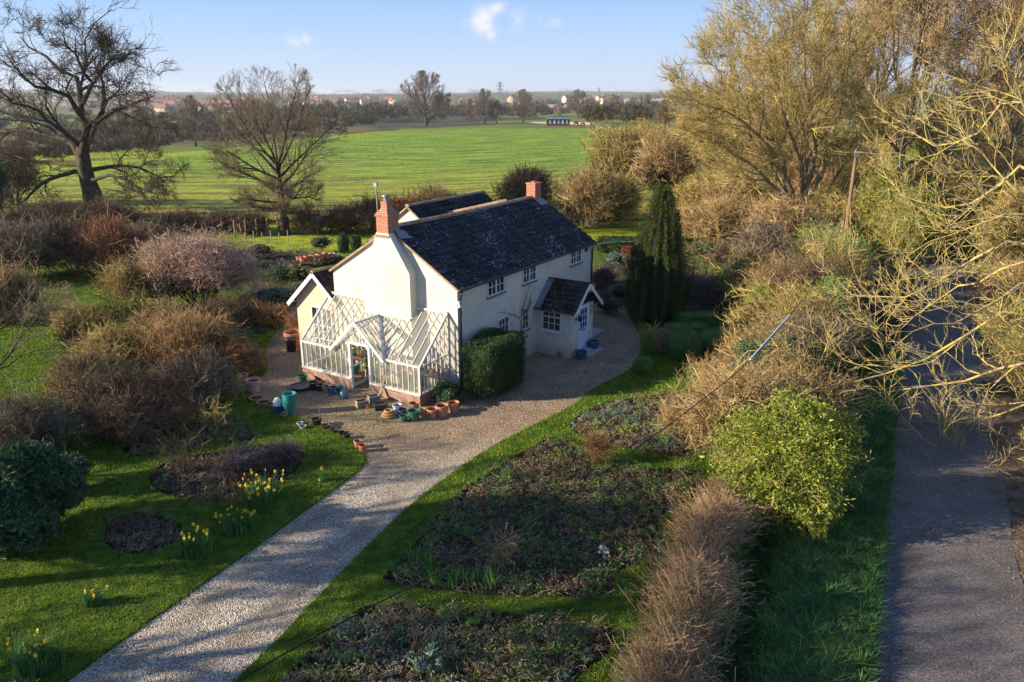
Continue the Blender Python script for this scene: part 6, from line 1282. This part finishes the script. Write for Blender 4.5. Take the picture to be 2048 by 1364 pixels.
# hedgerow between garden and lane
HR = 'tangled hedgerow bushes between the garden and the lane'
names_ = []
for i, (x, y, w_, h_, m_, lf, nlf, lb) in enumerate([
    (9.4, 23.3, 3.0, 2.8, 'tantwig', 'oliveleaf', 1400, 'tan twiggy hedge bush just behind the big ivy bush'), (11.0, 27.0, 3.6, 3.1, 'greytwig', 'midleaf', 1700, 'grey brown hedge bush beside the lane, second behind the ivy bush'), (9.9, 29.0, 2.4, 2.0, 'tantwig', None, 0, 'tan hedge bush bulging towards the lawn'),
    (12.3, 30.5, 3.8, 3.5, 'olivetwig', 'midleaf', 2400, 'olive hedge bush below the bright cable'), (11.6, 32.6, 3.2, 2.6, 'olivetwig', 'oliveleaf', 1500, 'greenish hedge bush spreading over the topiary garden'), (14.2, 34.5, 4.0, 3.9, 'browntwig', 'midleaf', 1400, 'brown hedge bush under the overhanging lichened branches'),
    (13.0, 37.5, 3.8, 3.2, 'tantwig', None, 0, 'dense tan thicket behind the greenish hedge bush'), (16.4, 38.8, 4.0, 4.4, 'olivetwig', 'darkleaf', 2400, 'ivy streaked hedge bush where the lane bends away'), (15.0, 43.5, 5.2, 4.0, 'greytwig', None, 0, 'pale grey brown thicket at the foot of the splayed tree, near side'),
    (18.6, 44.5, 4.4, 3.6, 'olivetwig', 'midleaf', 2200, 'tall olive bush with ivy left of the lane'), (18.5, 51.5, 5.5, 4.6, 'tantwig', None, 0, 'tan thicket in front of the splayed tree trunk'), (24.0, 54.0, 5.5, 6.2, 'olivetwig', 'oliveleaf', 1200, 'tall olive bush right of the telegraph pole'),
    (33.5, 49.5, 5.0, 6.4, 'olivetwig', None, 0, 'tall olive bush beyond the far bend of the lane'), (31.5, 56.0, 7, 8.0, 'olivetwig', 'oliveleaf', 1200, 'high olive thicket filling the view beyond the lane'), (15.5, 56.0, 6, 4.2, 'tantwig', None, 0, 'low tan thicket left of the splayed tree trunk'), (38.5, 50.0, 7, 7.5, 'olivetwig', None, 0, 'high thicket right of the lane far bend'), (33, 41, 6, 5.5, 'olivetwig', 'oliveleaf', 900, 'olive thicket on the right bank of the lane')]):
    keep = rng; rng = np.random.default_rng(200+i)
    shrub('hedge_bush', lb, (x, y, 0), w_, h_, twig=m_, leaf=lf or 'oliveleaf', nl=nlf*2 or 1500, lsize=.05, nt_=int(5200*(w_*h_/11)**.6), ln=.75, tr=.0095 if y < 40 else .014, stems=12, out=.9, upb=.5, droop=.03, group=HR, lshell=.3)
    rng = keep
IV = 'ivy masses in the hedgerow trees'
for (x, y, z, w_, h_, lf, lb) in [(24.0, 46.0, 0, 4.2, 6.8, 'ivy', 'tall dark ivy mass climbing a tree beside the lane'), (17.8, 40.5, 0, 3.4, 4.6, 'midleaf', 'green ivy mass over the hedge where the lane narrows'), (12.4, 38.6, 0, 3.2, 3.3, 'brightleaf', 'bright green ivy patch topping the hedge behind the yew'), (24.3, 51.5, 0, 3.6, 8.0, 'ivy', 'ivy covered trunk right of the telegraph pole'), (31, 57, 0, 3, 11, 'darkleaf', 'narrow ivy covered trunk among the tall trees')]:
    keep = rng; rng = np.random.default_rng(int(x*10)); shrub('ivy_mass', lb, (x, y, z), w_, h_, leaf=lf, nl=6500, nt_=500, twig='olivetwig', ln=.7, tr=.01, lsize=.085, stems=5, group=IV, lshell=.35, lump=.5, lumps=12, cat='ivy'); rng = keep
keep = rng; rng = np.random.default_rng(90)
shrub('ivy_bush', 'big rounded yellow green ivy bush hanging over the verge near the viewpoint', (7.35, 18.5, 0), 3.6, 3.45, leaf='ivy', nl=34000, nt_=420, twig='tantwig', ln=.5, tr=.006, lsize=.052, stems=14, lump=.35, lumps=26, lshell=.72, d=3.6, stemmat='browntwig', cat='bush')
ib = bpy.data.objects['ivy_bush']
for (cx, cy_, cz, rx, rz_, q) in ((.35, -1.5, .9, .6, .75, 1500), (-1.2, -.7, 1.5, .8, .9, 2000), (1.5, .3, 2.2, .8, .8, 2000), (.2, -.6, 3.2, 1.0, .55, 2000)):
    V, Fq = leaves(cloudpts((cx, cy_, cz), (rx, rx, rz_), q, .3, 6, .4), .055); mesh('hanging_spray', V, Fq, MT['ivy'], ib)
V, Fq = leaves(cloudpts((1.1, .3, 1.5), (1.3, 1.6, 1.4), 3500, .4, 9, .4), .055); mesh('dark_ivy', V, Fq, MT['darkleaf'], ib)  # darker leaves on the right of the bush
shrub('hedge_bush', 'pale twiggy bush crowning the top of the big ivy bush', (7.0, 21.3, 0), 3.4, 3.3, twig='tantwig', leaf='oliveleaf', nl=900, lsize=.045, nt_=4200, ln=.75, tr=.008, stems=12, droop=.06, group=HR)
IV2 = 'ivy and bramble patches on the lane hedgerow'
for i, (x, y, z, w_, h_, lf, n_, lb) in enumerate([(8.4, 24.5, 0, 2.0, 3.0, 'darkleaf', 1800, 'dark ivy patch in the hedgerow just past the big ivy bush'), (13.4, 31.4, 0, 2.2, 3.6, 'midleaf', 2200, 'green ivy patch on the lane side of the hedgerow'), (11.4, 34.6, 0, 2.2, 2.6, 'brightleaf', 1600, 'bright bramble patch spilling towards the topiary'), (15.0, 36.2, 0, 2.2, 4.0, 'ivy', 2200, 'yellow green ivy patch under the lichened branches'), (17.6, 43.0, 0, 2.6, 4.2, 'midleaf', 2200, 'green ivy patch low in the hedgerow by the bend'), (12.8, 41.5, 0, 2.4, 2.6, 'darkleaf', 1500, 'dark ivy clump at the garden end of the hedgerow'), (22.6, 45.0, 0, 2.6, 5.2, 'ivy', 2600, 'tall yellow green ivy column where the lane bends')]):
    keep = rng; rng = np.random.default_rng(1200+i); shrub('ivy_patch', lb, (x, y, z), w_*1.3, h_*1.22, leaf=lf, nl=int(n_*1.9), nt_=200, twig='olivetwig', ln=.8, tr=.010, lsize=.065, stems=4, group=IV2, lshell=.4, lump=.5, lumps=8, cat='ivy'); rng = keep
# clipped brown hedge along the right of the beds
hg = empty('beech_hedge', (0, 0, 0), 0, 'long russet brown twiggy hedge between the beds and the ditch', 'hedge')
hl = np.array([(2.15, 9.4), (2.85, 11.4), (3.65, 13.6), (4.6, 15.9), (5.65, 18.2)]); nseg = 200; Pt = []; Rt = []; Cc = []
for k in range(20000):
    t = rng.random(); j = min(int(t*4), 3); f = t*4-j; c = hl[j]*(1-f)+hl[j+1]*f; wl = 1+.22*math.sin(c[1]*1.9)+.14*math.sin(c[1]*4.3+1); q = rng.normal(0, .36*wl); zz_ = rng.random()**.75*1.4*(1-.28*abs(q))*(1+.12*math.sin(c[1]*2.7+2)+.08*math.sin(c[1]*6.1)); Cc.append((c[0]+q+.12*math.sin(c[1]*1.5), c[1]+rng.normal(0, .1), zz_))
Cc = np.array(Cc); ax = np.interp(Cc[:, 1], hl[:, 1], hl[:, 0]); dd = unit(np.c_[(Cc[:, 0]-ax)*1.4, rng.normal(0, .5, len(Cc)), .1+.8*rng.random(len(Cc))]+rng.normal(0, .5, (len(Cc), 3)))
Pp = walk(Cc, dd, .14+.34*rng.random(len(Cc))**1.5, 3, .4, .02); tube_mesh('twigs', [(Pp, (.004+.006*rng.random((len(Cc), 1))**2)*np.linspace(1, .5, 4), 3)], MT['hedgetwig'], hg, False)
kk = rng.integers(0, len(Cc), 420); Pp = walk(Cc[kk]*[1, 1, 1], unit(np.c_[rng.normal(-.5, .5, 420), rng.normal(0, .3, 420), np.ones(420)]), .6+.5*rng.random(420), 4, .08, .02); Pp[..., 2] += .1; tube_mesh('long_shoots', [(Pp, np.full((420, 5), .005), 3)], MT['hedgetwig'], hg, False)
kk = Cc[(Cc[:, 1] > 12.0) & (Cc[:, 1] < 13.8)][:2600]; V, Fq = leaves(kk+rng.normal(0, .06, kk.shape), .035); mesh('foliage', V, Fq, MT['midleaf'], hg)
kk = Cc[rng.random(len(Cc)) < .45]; V, Fq = leaves(kk+rng.normal(0, .08, kk.shape), .028); mesh('dead_leaves', V, Fq, MT['deadleaf'], hg)
rng = keep
# verge between hedge and lane: long lush grass with a ditch
def lane_off(P):    # signed offset from the lane centre
    i = np.argmin(((P[:, None]-LC[None])**2).sum(2), 1); return ((P-LC[i])*Nn[i]).sum(1)
gxm, gym = np.meshgrid(np.arange(0, 1.001, .04), np.linspace(3, 60, 240)); 
def verge_x(y, t):   # t=0 hedge foot, t=1 lane edge
    xl = np.interp(y, LC[:, 1], LC[:, 0])-1.75; xh = np.interp(y, [3, 9.6, 14, 18.6, 24, 33, 46, 60], [.6, 2.6, 4.3, 6.2, 8.6, 12.6, 16.5, 22]); return xh+(xl-xh)*t
Xv = verge_x(gym, gxm); Zv = -.02-.7*np.exp(-((gxm-.22)/.12)**2)*(gym < 30)+.10*np.sin(np.pi*gxm)*(gxm > .35)+rng.normal(0, .02, gxm.shape)-.09*(gxm > .97)
tag(grid_sheet('verge', Xv, gym, Zv, MT['soil']), kind='structure')
n = 120000; yy = 9.5+22*rng.random(n)**1.3; tt_ = rng.random(n)**.8; xx = verge_x(yy, tt_); zz = -.02-.7*np.exp(-((tt_-.22)/.12)**2)+.10*np.sin(np.pi*tt_)*(tt_ > .35)
cl = (np.sin(xx*5.1+yy*2.3)+np.sin(yy*4.7-xx*3.1)+rng.normal(0, .7, n)); sel = (cl > -1.3) & (np.abs(tt_-.2) > .09*rng.random(n)+.04)
V, Fs = blades(np.c_[xx, yy, zz][sel], .17, .026, 1.1); tag(mesh('verge_grass', V, Fs, MT['lush']), 'long lush grass of the verge between hedge and lane', 'grass', kind='stuff')
nt3 = 2600; yy = 9.5+24*rng.random(nt3)**1.3; tt_ = rng.random(nt3)**.85; xx = verge_x(yy, tt_); z3 = -.02-.7*np.exp(-((tt_-.22)/.12)**2)+.10*np.sin(np.pi*tt_)*(tt_ > .35); per_ = 34
Cb = np.repeat(np.c_[xx, yy, z3], per_, 0)+rng.normal(0, .05, (nt3*per_, 3))*[1, 1, .1]; V, Fs = blades(Cb, np.repeat(.16+.2*rng.random(nt3)**2, per_), .022, 1.5); tag(mesh('verge_tussocks', V, Fs, MT['lush']), 'arching tussocks of grass on the verge and ditch banks', 'grass', kind='stuff')
sel2 = rng.random(n) < .12; zz = -.02-.42*np.exp(-((np.interp(np.arange(n), np.arange(nt3), tt_)-.22)/.12)**2)*0; yy = 9.5+22*rng.random(n)**1.3; tt_ = rng.random(n)**.8; xx = verge_x(yy, tt_); zz = -.02-.7*np.exp(-((tt_-.22)/.12)**2)+.10*np.sin(np.pi*tt_)*(tt_ > .35)
C = np.c_[xx, yy, zz+.05][sel2]; C = np.repeat(C, 7, 0)+rng.normal(0, .09, (sel2.sum()*7, 3))*[1, 1, .5]; V, Fq = leaves(C, .04, .8); tag(mesh('verge_weeds', V, Fq, MT['midleaf']), 'broad leaved weeds growing on the verge and in the ditch', 'weeds', kind='stuff')
n = 9000; yy = 5+45*rng.random(n); i_ = np.argmin(np.abs(LC[None, :, 1]-yy[:, None]), 1); of_ = np.where(rng.random(n) < .5, -1.42, 1.42)+rng.normal(0, .16, n); of_[:900] = rng.uniform(-1.4, 1.4, 900); Pq = LC[i_]+Nn[i_]*of_[:, None]+rng.normal(0, .25, (n, 2))
V, Fq = leaves(np.c_[Pq, np.full(n, -.035)], .028, 2.5); tag(mesh('leaf_litter', V, Fq, MT['deadleaf']), 'dead leaves and bits lying along both edges of the lane', 'leaf litter', kind='stuff')
n = 5000; e_ = np.concatenate([dl, dr]); k_ = rng.integers(0, len(e_), n); Pq = e_[k_]+rng.normal(0, .28, (n, 2)); Pq = Pq[inside(Pq, drive_poly)]
V, Fq = leaves(np.c_[Pq, np.full(len(Pq), -.02)], .022, 2.5); tag(mesh('leaf_litter', V, Fq, MT['deadleaf']), 'dead leaves caught along the edges of the gravel', 'leaf litter', kind='stuff')
# right bank of the lane
for (x, y, w_, h_, m_, lf, lb) in [(20.0, 27.5, 4.0, 2.6, 'olivetwig', 'midleaf', 'bank shrub below the lichened tree trunk'), (17.2, 20.8, 3.0, 1.9, 'olivetwig', 'oliveleaf', 'olive shrub at the right frame edge beside the lane'), (23.5, 33.5, 4.2, 2.4, 'olivetwig', 'midleaf', 'leafy shrub on the right bank under the branches'), (27, 40, 4.5, 2.8, 'tantwig', 'oliveleaf', 'tan shrub on the right bank further along the lane')]:
    shrub('bank_shrub', lb, (x, y, 0), w_, h_, twig=m_, leaf=lf, nl=2500, lsize=.05, nt_=2400, ln=.6, tr=.009, group='shrubs on the right bank of the lane')
n = 26000; yy = 12+34*rng.random(n); off_ = 2.9+2.6*rng.random(n); i_ = np.argmin(np.abs(LC[None, :, 1]-yy[:, None]), 1); Pq = LC[i_]+Nn[i_]*off_[:, None]+rng.normal(0, .1, (n, 2))
V, Fs = blades(np.c_[Pq, np.full(n, -.08)], .15, .02, .9); tag(mesh('bank_grass', V, Fs, MT['lush']), 'rough grass on the right bank of the lane', 'grass', kind='stuff')
# meadow and rear lawn grass, sunlit long blades
n = 90000; P = np.c_[rng.uniform(-42, -11, n), rng.uniform(24, 64, n)]; P = P[(P[:, 0] < -.42*P[:, 1]+4)]
V, Fs = blades(np.c_[P, np.full(len(P), -.03)], .09, .035, .9); tag(mesh('meadow_grass', V, Fs, MT['blade']), 'rough sunlit grass of the meadow left of the shrubs', 'grass', kind='stuff')
# small shrubs standing in the left beds
SH('lavender', 'purple grey twiggy lavender in the dark oval bed, left one', 474, 950, 84, 52, twig='purpletwig', nt_=1500, ln=.28, tr=.005, stems=5)
SH('lavender', 'purple grey twiggy shrub at the right end of the dark oval bed', 570, 925, 76, 38, twig='purpletwig', nt_=1300, ln=.25, tr=.005, stems=5)
SH('bare_rose', 'leggy bare rose between the dark oval bed and the far bed', 368, 945, 90, 80, twig='browntwig', nt_=130, ln=.5, tr=.006, stems=9)
SH('bare_rose', 'pale many stemmed bare bush in the far left bed', 432, 868, 60, 80, twig='olivetwig', nt_=70, ln=.45, tr=.008, upb=1.2, stems=8)
SH('bare_rose', 'pale stemmed bare bush on the lawn edge beside the court', 470, 800, 50, 60, twig='tantwig', nt_=90, ln=.4, tr=.007, upb=1.2, stems=6)
SH('hellebore', 'low leafy clump at the left end of the dark oval bed', 330, 975, 60, 24, leaf='darkleaf', nl=500, nt_=0, lsize=.04, stems=3, cat='plant')

for i, (x, y, w_, h_, m_) in enumerate([(26, 66, 9, 5.0, 'tantwig'), (36, 66, 10, 5.5, 'olivetwig'), (20, 66, 8, 3.6, 'olivetwig'), (30, 76, 10, 5, 'tantwig'), (45, 70, 11, 6, 'tantwig'), (42, 55, 8, 5.5, 'olivetwig'), (22, 78, 8, 3.5, 'tantwig'), (52, 62, 10, 6, 'olivetwig')]):
    keep = rng; rng = np.random.default_rng(900+i)
    shrub('hedge_bush', ['broad tan thicket behind the telegraph pole', 'broad olive thicket under the tall lane trees', 'low olive thicket left behind the splayed tree', 'tan thicket deep behind the splayed tree', 'tan thicket at the far right under the tall trees', 'olive thicket on the far right bank of the lane', 'low tan thicket beside the far end of the garden', 'olive thicket furthest right under the frame edge trees'][i], (x, y, -.3), w_, h_, twig=m_, nt_=7000, ln=1.2, tr=.02, stems=12, group='thickets beyond the end of the garden', leaf='oliveleaf' if i % 2 else None, nl=1500, lsize=.12); rng = keep
# ------------------------------------------------------------------ telegraph pole, cables, fences
pt = PY(1713, 300, 47.0); pb = PY(1690, 480, 47.0); pb = pb+(pb-pt)*(pb[2]/(pt[2]-pb[2])); tp = empty('telegraph_pole', pb, 0, 'leaning brown timber telegraph pole among the trees right of the garden', 'pole')
MB().tube([(0, 0, -.4), tuple((pt-pb)*.5), tuple(pt-pb)], [.14, .12, .095], 10).build('pole_shaft', MT['polewood'], tp, True)
mb = MB(); q = pt-pb; mb.box((q[0]-.12, q[1]-.2, q[2]-.4), (q[0]+.14, q[1]-.05, q[2]-.15)); mb.build('cable_bracket', MT['metal'], tp)
def cable(name, label, pts, r, m):
    tag(MB().tube([tuple(p) for p in smooth_poly3(np.array(pts), 60)], r, 6).build(name, MT[m], None, True), label, 'cable')
MT['wire'] = M('dark_wire', [(.01, .01, .012), (.02, .02, .022)], 3, .9)
c0 = np.array([pt, PY(1670, 450, 38), PY(1630, 560, 29), PY(1580, 630, 22.5), PY(1500, 720, 17.3), PY(1400, 803, 15.4), PY(1240, 920, 13.2), PY(1040, 1060, 11.4), PY(830, 1168, 10.2), PY(640, 1268, 9.3), PY(460, 1372, 8.6), PY(300, 1470, 8.0), np.array([-8.5, -2, 5.2]), np.array([-16, -16, 6.6])])
cable('overhead_cable', 'thin dark cable sagging from the telegraph pole over the flower beds towards the viewpoint', c0, .012, 'wire')
cable('cable_sleeve', 'short pale grey sleeve on the overhead cable above the hedge', [c0[3], (c0[3]+c0[4])/2+[0, 0, -.015], c0[4]], .034, 'leadw')
cable('house_cable', 'pale cable from the far cottage eaves towards the rear trees', [HL(LX, -.1, 4.0), PY(1225, 484, 42), PY(1270, 483, 46), PY(1340, 478, 52), PY(1400, 462, 60)], .028, 'leadw')
# near field fence: posts, stakes and a small notice
fa, fb = G(470, 470), G(760, 452); ff = empty('field_fence', (0, 0, 0), 0, 'weathered post and wire fence between the garden and the green field', 'fence')
for k in range(15):
    p = fa+(fb-fa)*k/14; mb = MB(); mb.tube([(p[0], p[1], -.2), (p[0]+.03, p[1], 1.25)], .07, 6); mb.build('post', MT['wood'], ff)
mb = MB()
for z in (.4, .75, 1.1): mb.tube([(fa[0], fa[1], z), (fb[0], fb[1], z)], .012, 4)
mb.build('wire', MT['metal'], ff)
nb = empty('notice_board', G(635, 466), 0, 'small dark notice board on a post by the field fence', 'sign'); MB().tube([(0, 0, -.1), (0, 0, 1.1)], .05, 6).build('post', MT['wood'], nb); mb = MB(); mb.box((-.5, -.04, 1.0), (.5, .02, 1.4)); mb.build('board', MT['shed'], nb)
for i in range(6):
    p = G(492+i*17, 500-(i % 2)*5); tag(MB().tube([(0, 0, 0), (.02, 0, 1.3)], .035, 5).build('tree_stake', MT['pale'], None), ORD[i]+' thin pale stake from the left in the row before the round tree', 'stake', 'row of pale stakes'); bpy.data.objects[-1] if False else None
    COL.objects[-1].location = tuple(p)
# far paddock: pale rail fence, dark shed, two horses
pf = [T(842, 250), T(960, 247), T(1060, 247), T(1180, 252)]; rf = empty('paddock_fence', (0, 0, 0), 0, 'pale post and rail fence along the far edge of the green field', 'fence')
for k in range(40):
    t = k/39*3; i = min(int(t), 2); p = pf[i]+(pf[i+1]-pf[i])*(t-i); mb = MB(); mb.box((p[0]-.12, p[1]-.12, p[2]-.3), (p[0]+.12, p[1]+.12, p[2]+1.5)); mb.build('post', MT['pale'], rf)
mb = MB()
for i in range(3):
    for z in (.6, 1.0, 1.4): mb.beam(tuple(pf[i]+[0, -.16, z]), tuple(pf[i+1]+[0, -.16, z]), .06, .16)
mb.build('rail', MT['pale'], rf)
sp = T(1116, 250); sh = empty('field_shed', sp, 0, 'long low dark green shed with pale openings at the far field edge', 'shed')
w2 = 23*depth(sp)/F; mb = MB(); mb.prism([(-w2, -1.5, -.5), (w2, -1.5, -.5), (w2, -1.5, 2.5), (-w2, -1.5, 2.5)], (0, 4, 0)); mb.build('wall', MT['shed'], sh)
mb = MB(); mb.prism([(-w2-.3, -1.9, 2.5), (w2+.3, -1.9, 2.5), (w2+.3, 2.9, 3.0), (-w2-.3, 2.9, 3.0)], (0, 0, .12)); mb.build('roof', MT['metal'], sh)
for k in range(5): mb = MB(); x = -w2+1.2+k*w2*.36; mb.box((x, -1.54, .5), (x+.7, -1.5, 2.2)); mb.build('window', MT['white'] if k % 2 else MT['pale'], sh)
def horse(u, v, rz, label):
    P = T(u, v); root = empty('horse', P, rz, label, 'horse', 'dark horses by the shed')
    parts = [([(-.75, 0, 1.25), (-.35, 0, 1.28), (.3, 0, 1.25), (.7, 0, 1.35), (1.0, 0, 1.0), (1.25, 0, .55), (1.45, 0, .2)], [.22, .33, .32, .28, .17, .13, .08])]
    for x, y in ((.6, .15), (.6, -.15), (-.7, .15), (-.7, -.15)):
        k = .06 if x > 0 else -.08; parts.append(([(x, y*.8, 1.15), (x+k, y, .65), (x-k*.3, y, .3), (x, y, 0)], [.13, .08, .05, .06]))
    parts.append(([(-.95, 0, 1.3), (-1.1, 0, .9), (-1.08, 0, .5)], [.05, .07, .03])); mb = MB()
    for p, r in parts: mb.tube(p, r, 8)
    mb.build('body', MT['horse'], root, True)
horse(1152, 252, .3, 'dark horse grazing nearest the shed'); horse(1166, 253, 2.6, 'dark horse grazing further from the shed')
# far barns, pylons, town
def barn(label, u, v, wpx, hpx, wm, rm, rz=0, d=18):
    P = T(u, v); s = depth(P)/F; root = empty('barn', P, rz, label, 'barn', 'long farm buildings in the distance'); w = wpx*s/2; h = hpx*s
    mb = MB(); mb.prism([(-w, -d/2, -2), (-w, d/2, -2), (-w, d/2, h*.6), (-w, 0, h*.96), (-w, -d/2, h*.6)], (2*w, 0, 0)); mb.build('wall', MT[wm], root)
    mb = MB()
    for sg in (-1, 1): mb.prism([(-w-.5, sg*(d/2+.6), h*.58), (w+.5, sg*(d/2+.6), h*.58), (w+.5, 0, h), (-w-.5, 0, h)], (0, 0, .25))
    mb.build('roof', MT[rm], root)
    mb = MB(); mb.box((-w*.1, -d/2-.1, -.5), (w*.15, -d/2, h*.45)); mb.build('door', MT['black'], root)
MT['barnroof'] = M('pale_sheet_roof', [(.30, .28, .26), (.42, .39, .35)], .05, .8); MT['barnwall'] = M('tan_barn_boards', [(.36, .25, .15), (.46, .33, .20)], .1, .9)
barn('wide tan barn beyond the field above the dark shed', 1100, 224, 66, 14, 'barnwall', 'barnroof'); barn('long pale roofed barn at the right of the horizon', 1295, 212, 90, 14, 'barnwall', 'barnroof', d=30); barn('dark roofed barn in front of the long pale one', 1320, 226, 60, 14, 'shed', 'metal')
def pylon(u, v, hpx, label):
    P = T(u, v); s = depth(P)/F; h = hpx*s; root = empty('pylon', P, .5, label, 'pylon', 'electricity pylons on the horizon'); mb = MB(); b = h*.09; r_ = h*.006
    for (x, y) in ((-1, -1), (1, -1), (1, 1), (-1, 1)): mb.beam((x*b, y*b, 0), (x*b*.12, y*b*.12, h), r_*2, r_*2)
    for k in range(9):
        z0 = h*k/9; z1 = h*(k+1)/9; s0, s1 = b*(1-.88*k/9), b*(1-.88*(k+1)/9)
        for (x, y, x2, y2) in ((-1, -1, 1, -1), (1, -1, 1, 1), (1, 1, -1, 1), (-1, 1, -1, -1)): mb.beam((x*s0, y*s0, z0), (x2*s1, y2*s1, z1), r_, r_)
    mb.build('lattice', MT['metal'], root); mb = MB()
    for z, w in ((.72, .16), (.83, .20), (.93, .14)): mb.beam((-w*h, 0, h*z), (w*h, 0, h*z), r_*2, r_*2); mb.beam((-w*h, 0, h*z), (0, 0, h*(z+.05)), r_, r_); mb.beam((w*h, 0, h*z), (0, 0, h*(z+.05)), r_, r_)
    mb.build('crossarm', MT['metal'], root)
pylon(1000, 218, 52, 'nearer pylon rising above the clump of three trees'); pylon(1197, 206, 30, 'small distant pylon right of the barns')
# the far town: one house with walls, roof and chimney, copied
h0_ = empty('town_house', (0, 0, 0), 0, '', 'house', 'houses of the far town')
mb = MB(); mb.prism([(-5, -4, -3), (-5, 4, -3), (-5, 4, 5.2), (-5, 0, 8.0), (-5, -4, 5.2)], (10, 0, 0)); mb.build('wall', MT['farwall'], h0_)
mb = MB()
for sg in (-1, 1): mb.prism([(-5.3, sg*4.4, 4.95), (5.3, sg*4.4, 4.95), (5.3, 0, 8.15), (-5.3, 0, 8.15)], (0, 0, .3))
mb.build('roof', MT['farroof'], h0_); mb = MB(); mb.box((3.5, -.6, 7.5), (4.6, .6, 9.6)); mb.build('chimney', MT['farroof'], h0_)
first = True; keep = rng; rng = np.random.default_rng(303)
spots = []
for k in range(150):
    c = [(420, 216, 110, 8), (310, 214, 45, 7), (640, 212, 60, 3), (735, 208, 60, 4), (1010, 210, 90, 5), (1180, 206, 60, 3), (560, 214, 120, 6), (200, 210, 90, 7)][k % 8 if k % 3 else 0]
    spots.append((c[0]+rng.uniform(-1, 1)*c[2], c[1]+rng.uniform(-1, 1)*c[3]))
for (u, v) in sorted(spots, key=lambda q: q[0]):
    P = T(u, v); o = h0_ if first else copy_tree(h0_); first = False; o.location = tuple(P); o.rotation_euler = (0, 0, rng.choice([0, 1.57, .4, 2.0])+rng.normal(0, .1)); f = rng.uniform(.9, 1.7)*min(2.2, max(1, P[1]/1400)); o.scale = (f*rng.uniform(1, 1.5), f, f)
    o['label'] = 'small pale house in the far town '+('behind the great oak' if u < 330 else 'between the oak and the round tree' if u < 450 else 'seen through the round bare tree' if u < 660 else 'left of the great round field tree' if u < 800 else 'beyond the pale paddock fence')
# far-off hedges and woodland: masses of leafless crowns
def crowns(name, label, pts, hs, mat, per=260, wide=1.0):
    Vs = []; Fs_ = []; n = 0
    P = np.array(pts); H_ = np.array(hs); m = len(P); d = rdir(m*per).reshape(m, per, 3); d[..., 2] = np.abs(d[..., 2])*1.2-.15; rad = (.45+.6*rng.random((m, per, 1)))
    C = P[:, None]+np.array([0, 0, .45])*H_[:, None, None]+d*rad*H_[:, None, None]*np.array([.62*wide, .62*wide, .5]); C = C.reshape(-1, 3); C[:, 2] = np.maximum(C[:, 2], np.repeat(P[:, 2], per)-1)
    k = len(C); hh = np.repeat(H_, per); dr_ = unit(rng.normal(0, .6, (k, 3))+np.array([0, 0, .9])); L_ = hh*.20*(.5+rng.random(k)); W2 = hh*.022
    sd = unit(np.cross(dr_, rng.normal(size=(k, 3)))); V = np.stack([C-sd*W2[:, None], C+sd*W2[:, None], C+dr_*L_[:, None]], 1).reshape(-1, 3)
    return tag(mesh(name, V, np.arange(3*k).reshape(-1, 3), MT[mat]), label, 'woodland', kind='stuff')
MT['fartwig'] = M('far_bare_crowns', [(.03, .028, .02), (.065, .055, .036), (.14, .11, .07)], .01, .95, island=.5)
def pline(uv, n, hpx, jit=4):
    uv = np.array(uv, float); t = np.sort(rng.random(n))*(len(uv)-1); i = np.minimum(t.astype(int), len(uv)-2); f = (t-i)[:, None]; q = uv[i]*(1-f)+uv[i+1]*f+np.c_[np.zeros(n), rng.normal(0, jit, n)]
    P = [T(*a) for a in q]; return P, [hpx*(.6+.8*rng.random())*depth(p)/F for p in P]
lines = [([(0, 330), (60, 325), (150, 318), (260, 305), (400, 290), (520, 278), (660, 262), (760, 255)], 150, 24, 4), ([(0, 300), (150, 290), (300, 280), (420, 270), (560, 262)], 120, 22, 8), ([(560, 250), (680, 243), (760, 240), (840, 240)], 80, 26, 3),
         ([(0, 265), (200, 262), (400, 250), (650, 238), (900, 234)], 140, 18, 8), ([(0, 240), (300, 238), (500, 232), (700, 226), (900, 226)], 150, 13, 5), ([(900, 238), (1010, 238), (1100, 234), (1330, 232)], 90, 20, 2), ([(1180, 248), (1240, 250), (1330, 256)], 40, 30, 3), ([(900, 222), (1100, 216), (1350, 214)], 110, 10, 4)]
pts = []; hs = []
for uv, n_, hp_, j_ in lines: a, b = pline(uv, n_, hp_, j_); pts += a; hs += b
crowns('hedgerows', 'bare hedgerows and woods crossing the land beyond the green field', pts, hs, 'fartwig', 300)
pts = []; hs = []
for k in range(900):
    u = rng.uniform(-60, 1450); v = rng.choice([196, 200, 205, 211, 217, 224, 192])+rng.normal(0, 2.5)
    if v > 207 and (380 < u < 520 or 590 < u < 790): continue
    P = T(u, v); pts.append(P); hs.append((7+5*rng.random())*min(3, max(1, P[1]/1500)))
crowns('distant_woods', 'distant bare woods and tree belts round the far town', pts, hs, 'fartwig', 60, 2.2)
rng = keep

# ------------------------------------------------------------------ haze
hm = bpy.data.materials.new('thin_haze'); hm.use_nodes = True; hn = hm.node_tree; hn.nodes.clear(); ho = hn.nodes.new('ShaderNodeOutputMaterial'); pv = hn.nodes.new('ShaderNodeVolumePrincipled')
pv.inputs['Color'].default_value = (.80, .88, 1, 1); pv.inputs['Density'].default_value = .000085; pv.inputs['Anisotropy'].default_value = .2; hn.links.new(pv.outputs[0], ho.inputs['Volume'])
mb = MB(); mb.box((-19000, -120, -40), (19000, 17500, 95)); tag(mb.build('haze', hm, None), 'thin pale blue haze over the distance', 'haze', kind='stuff')
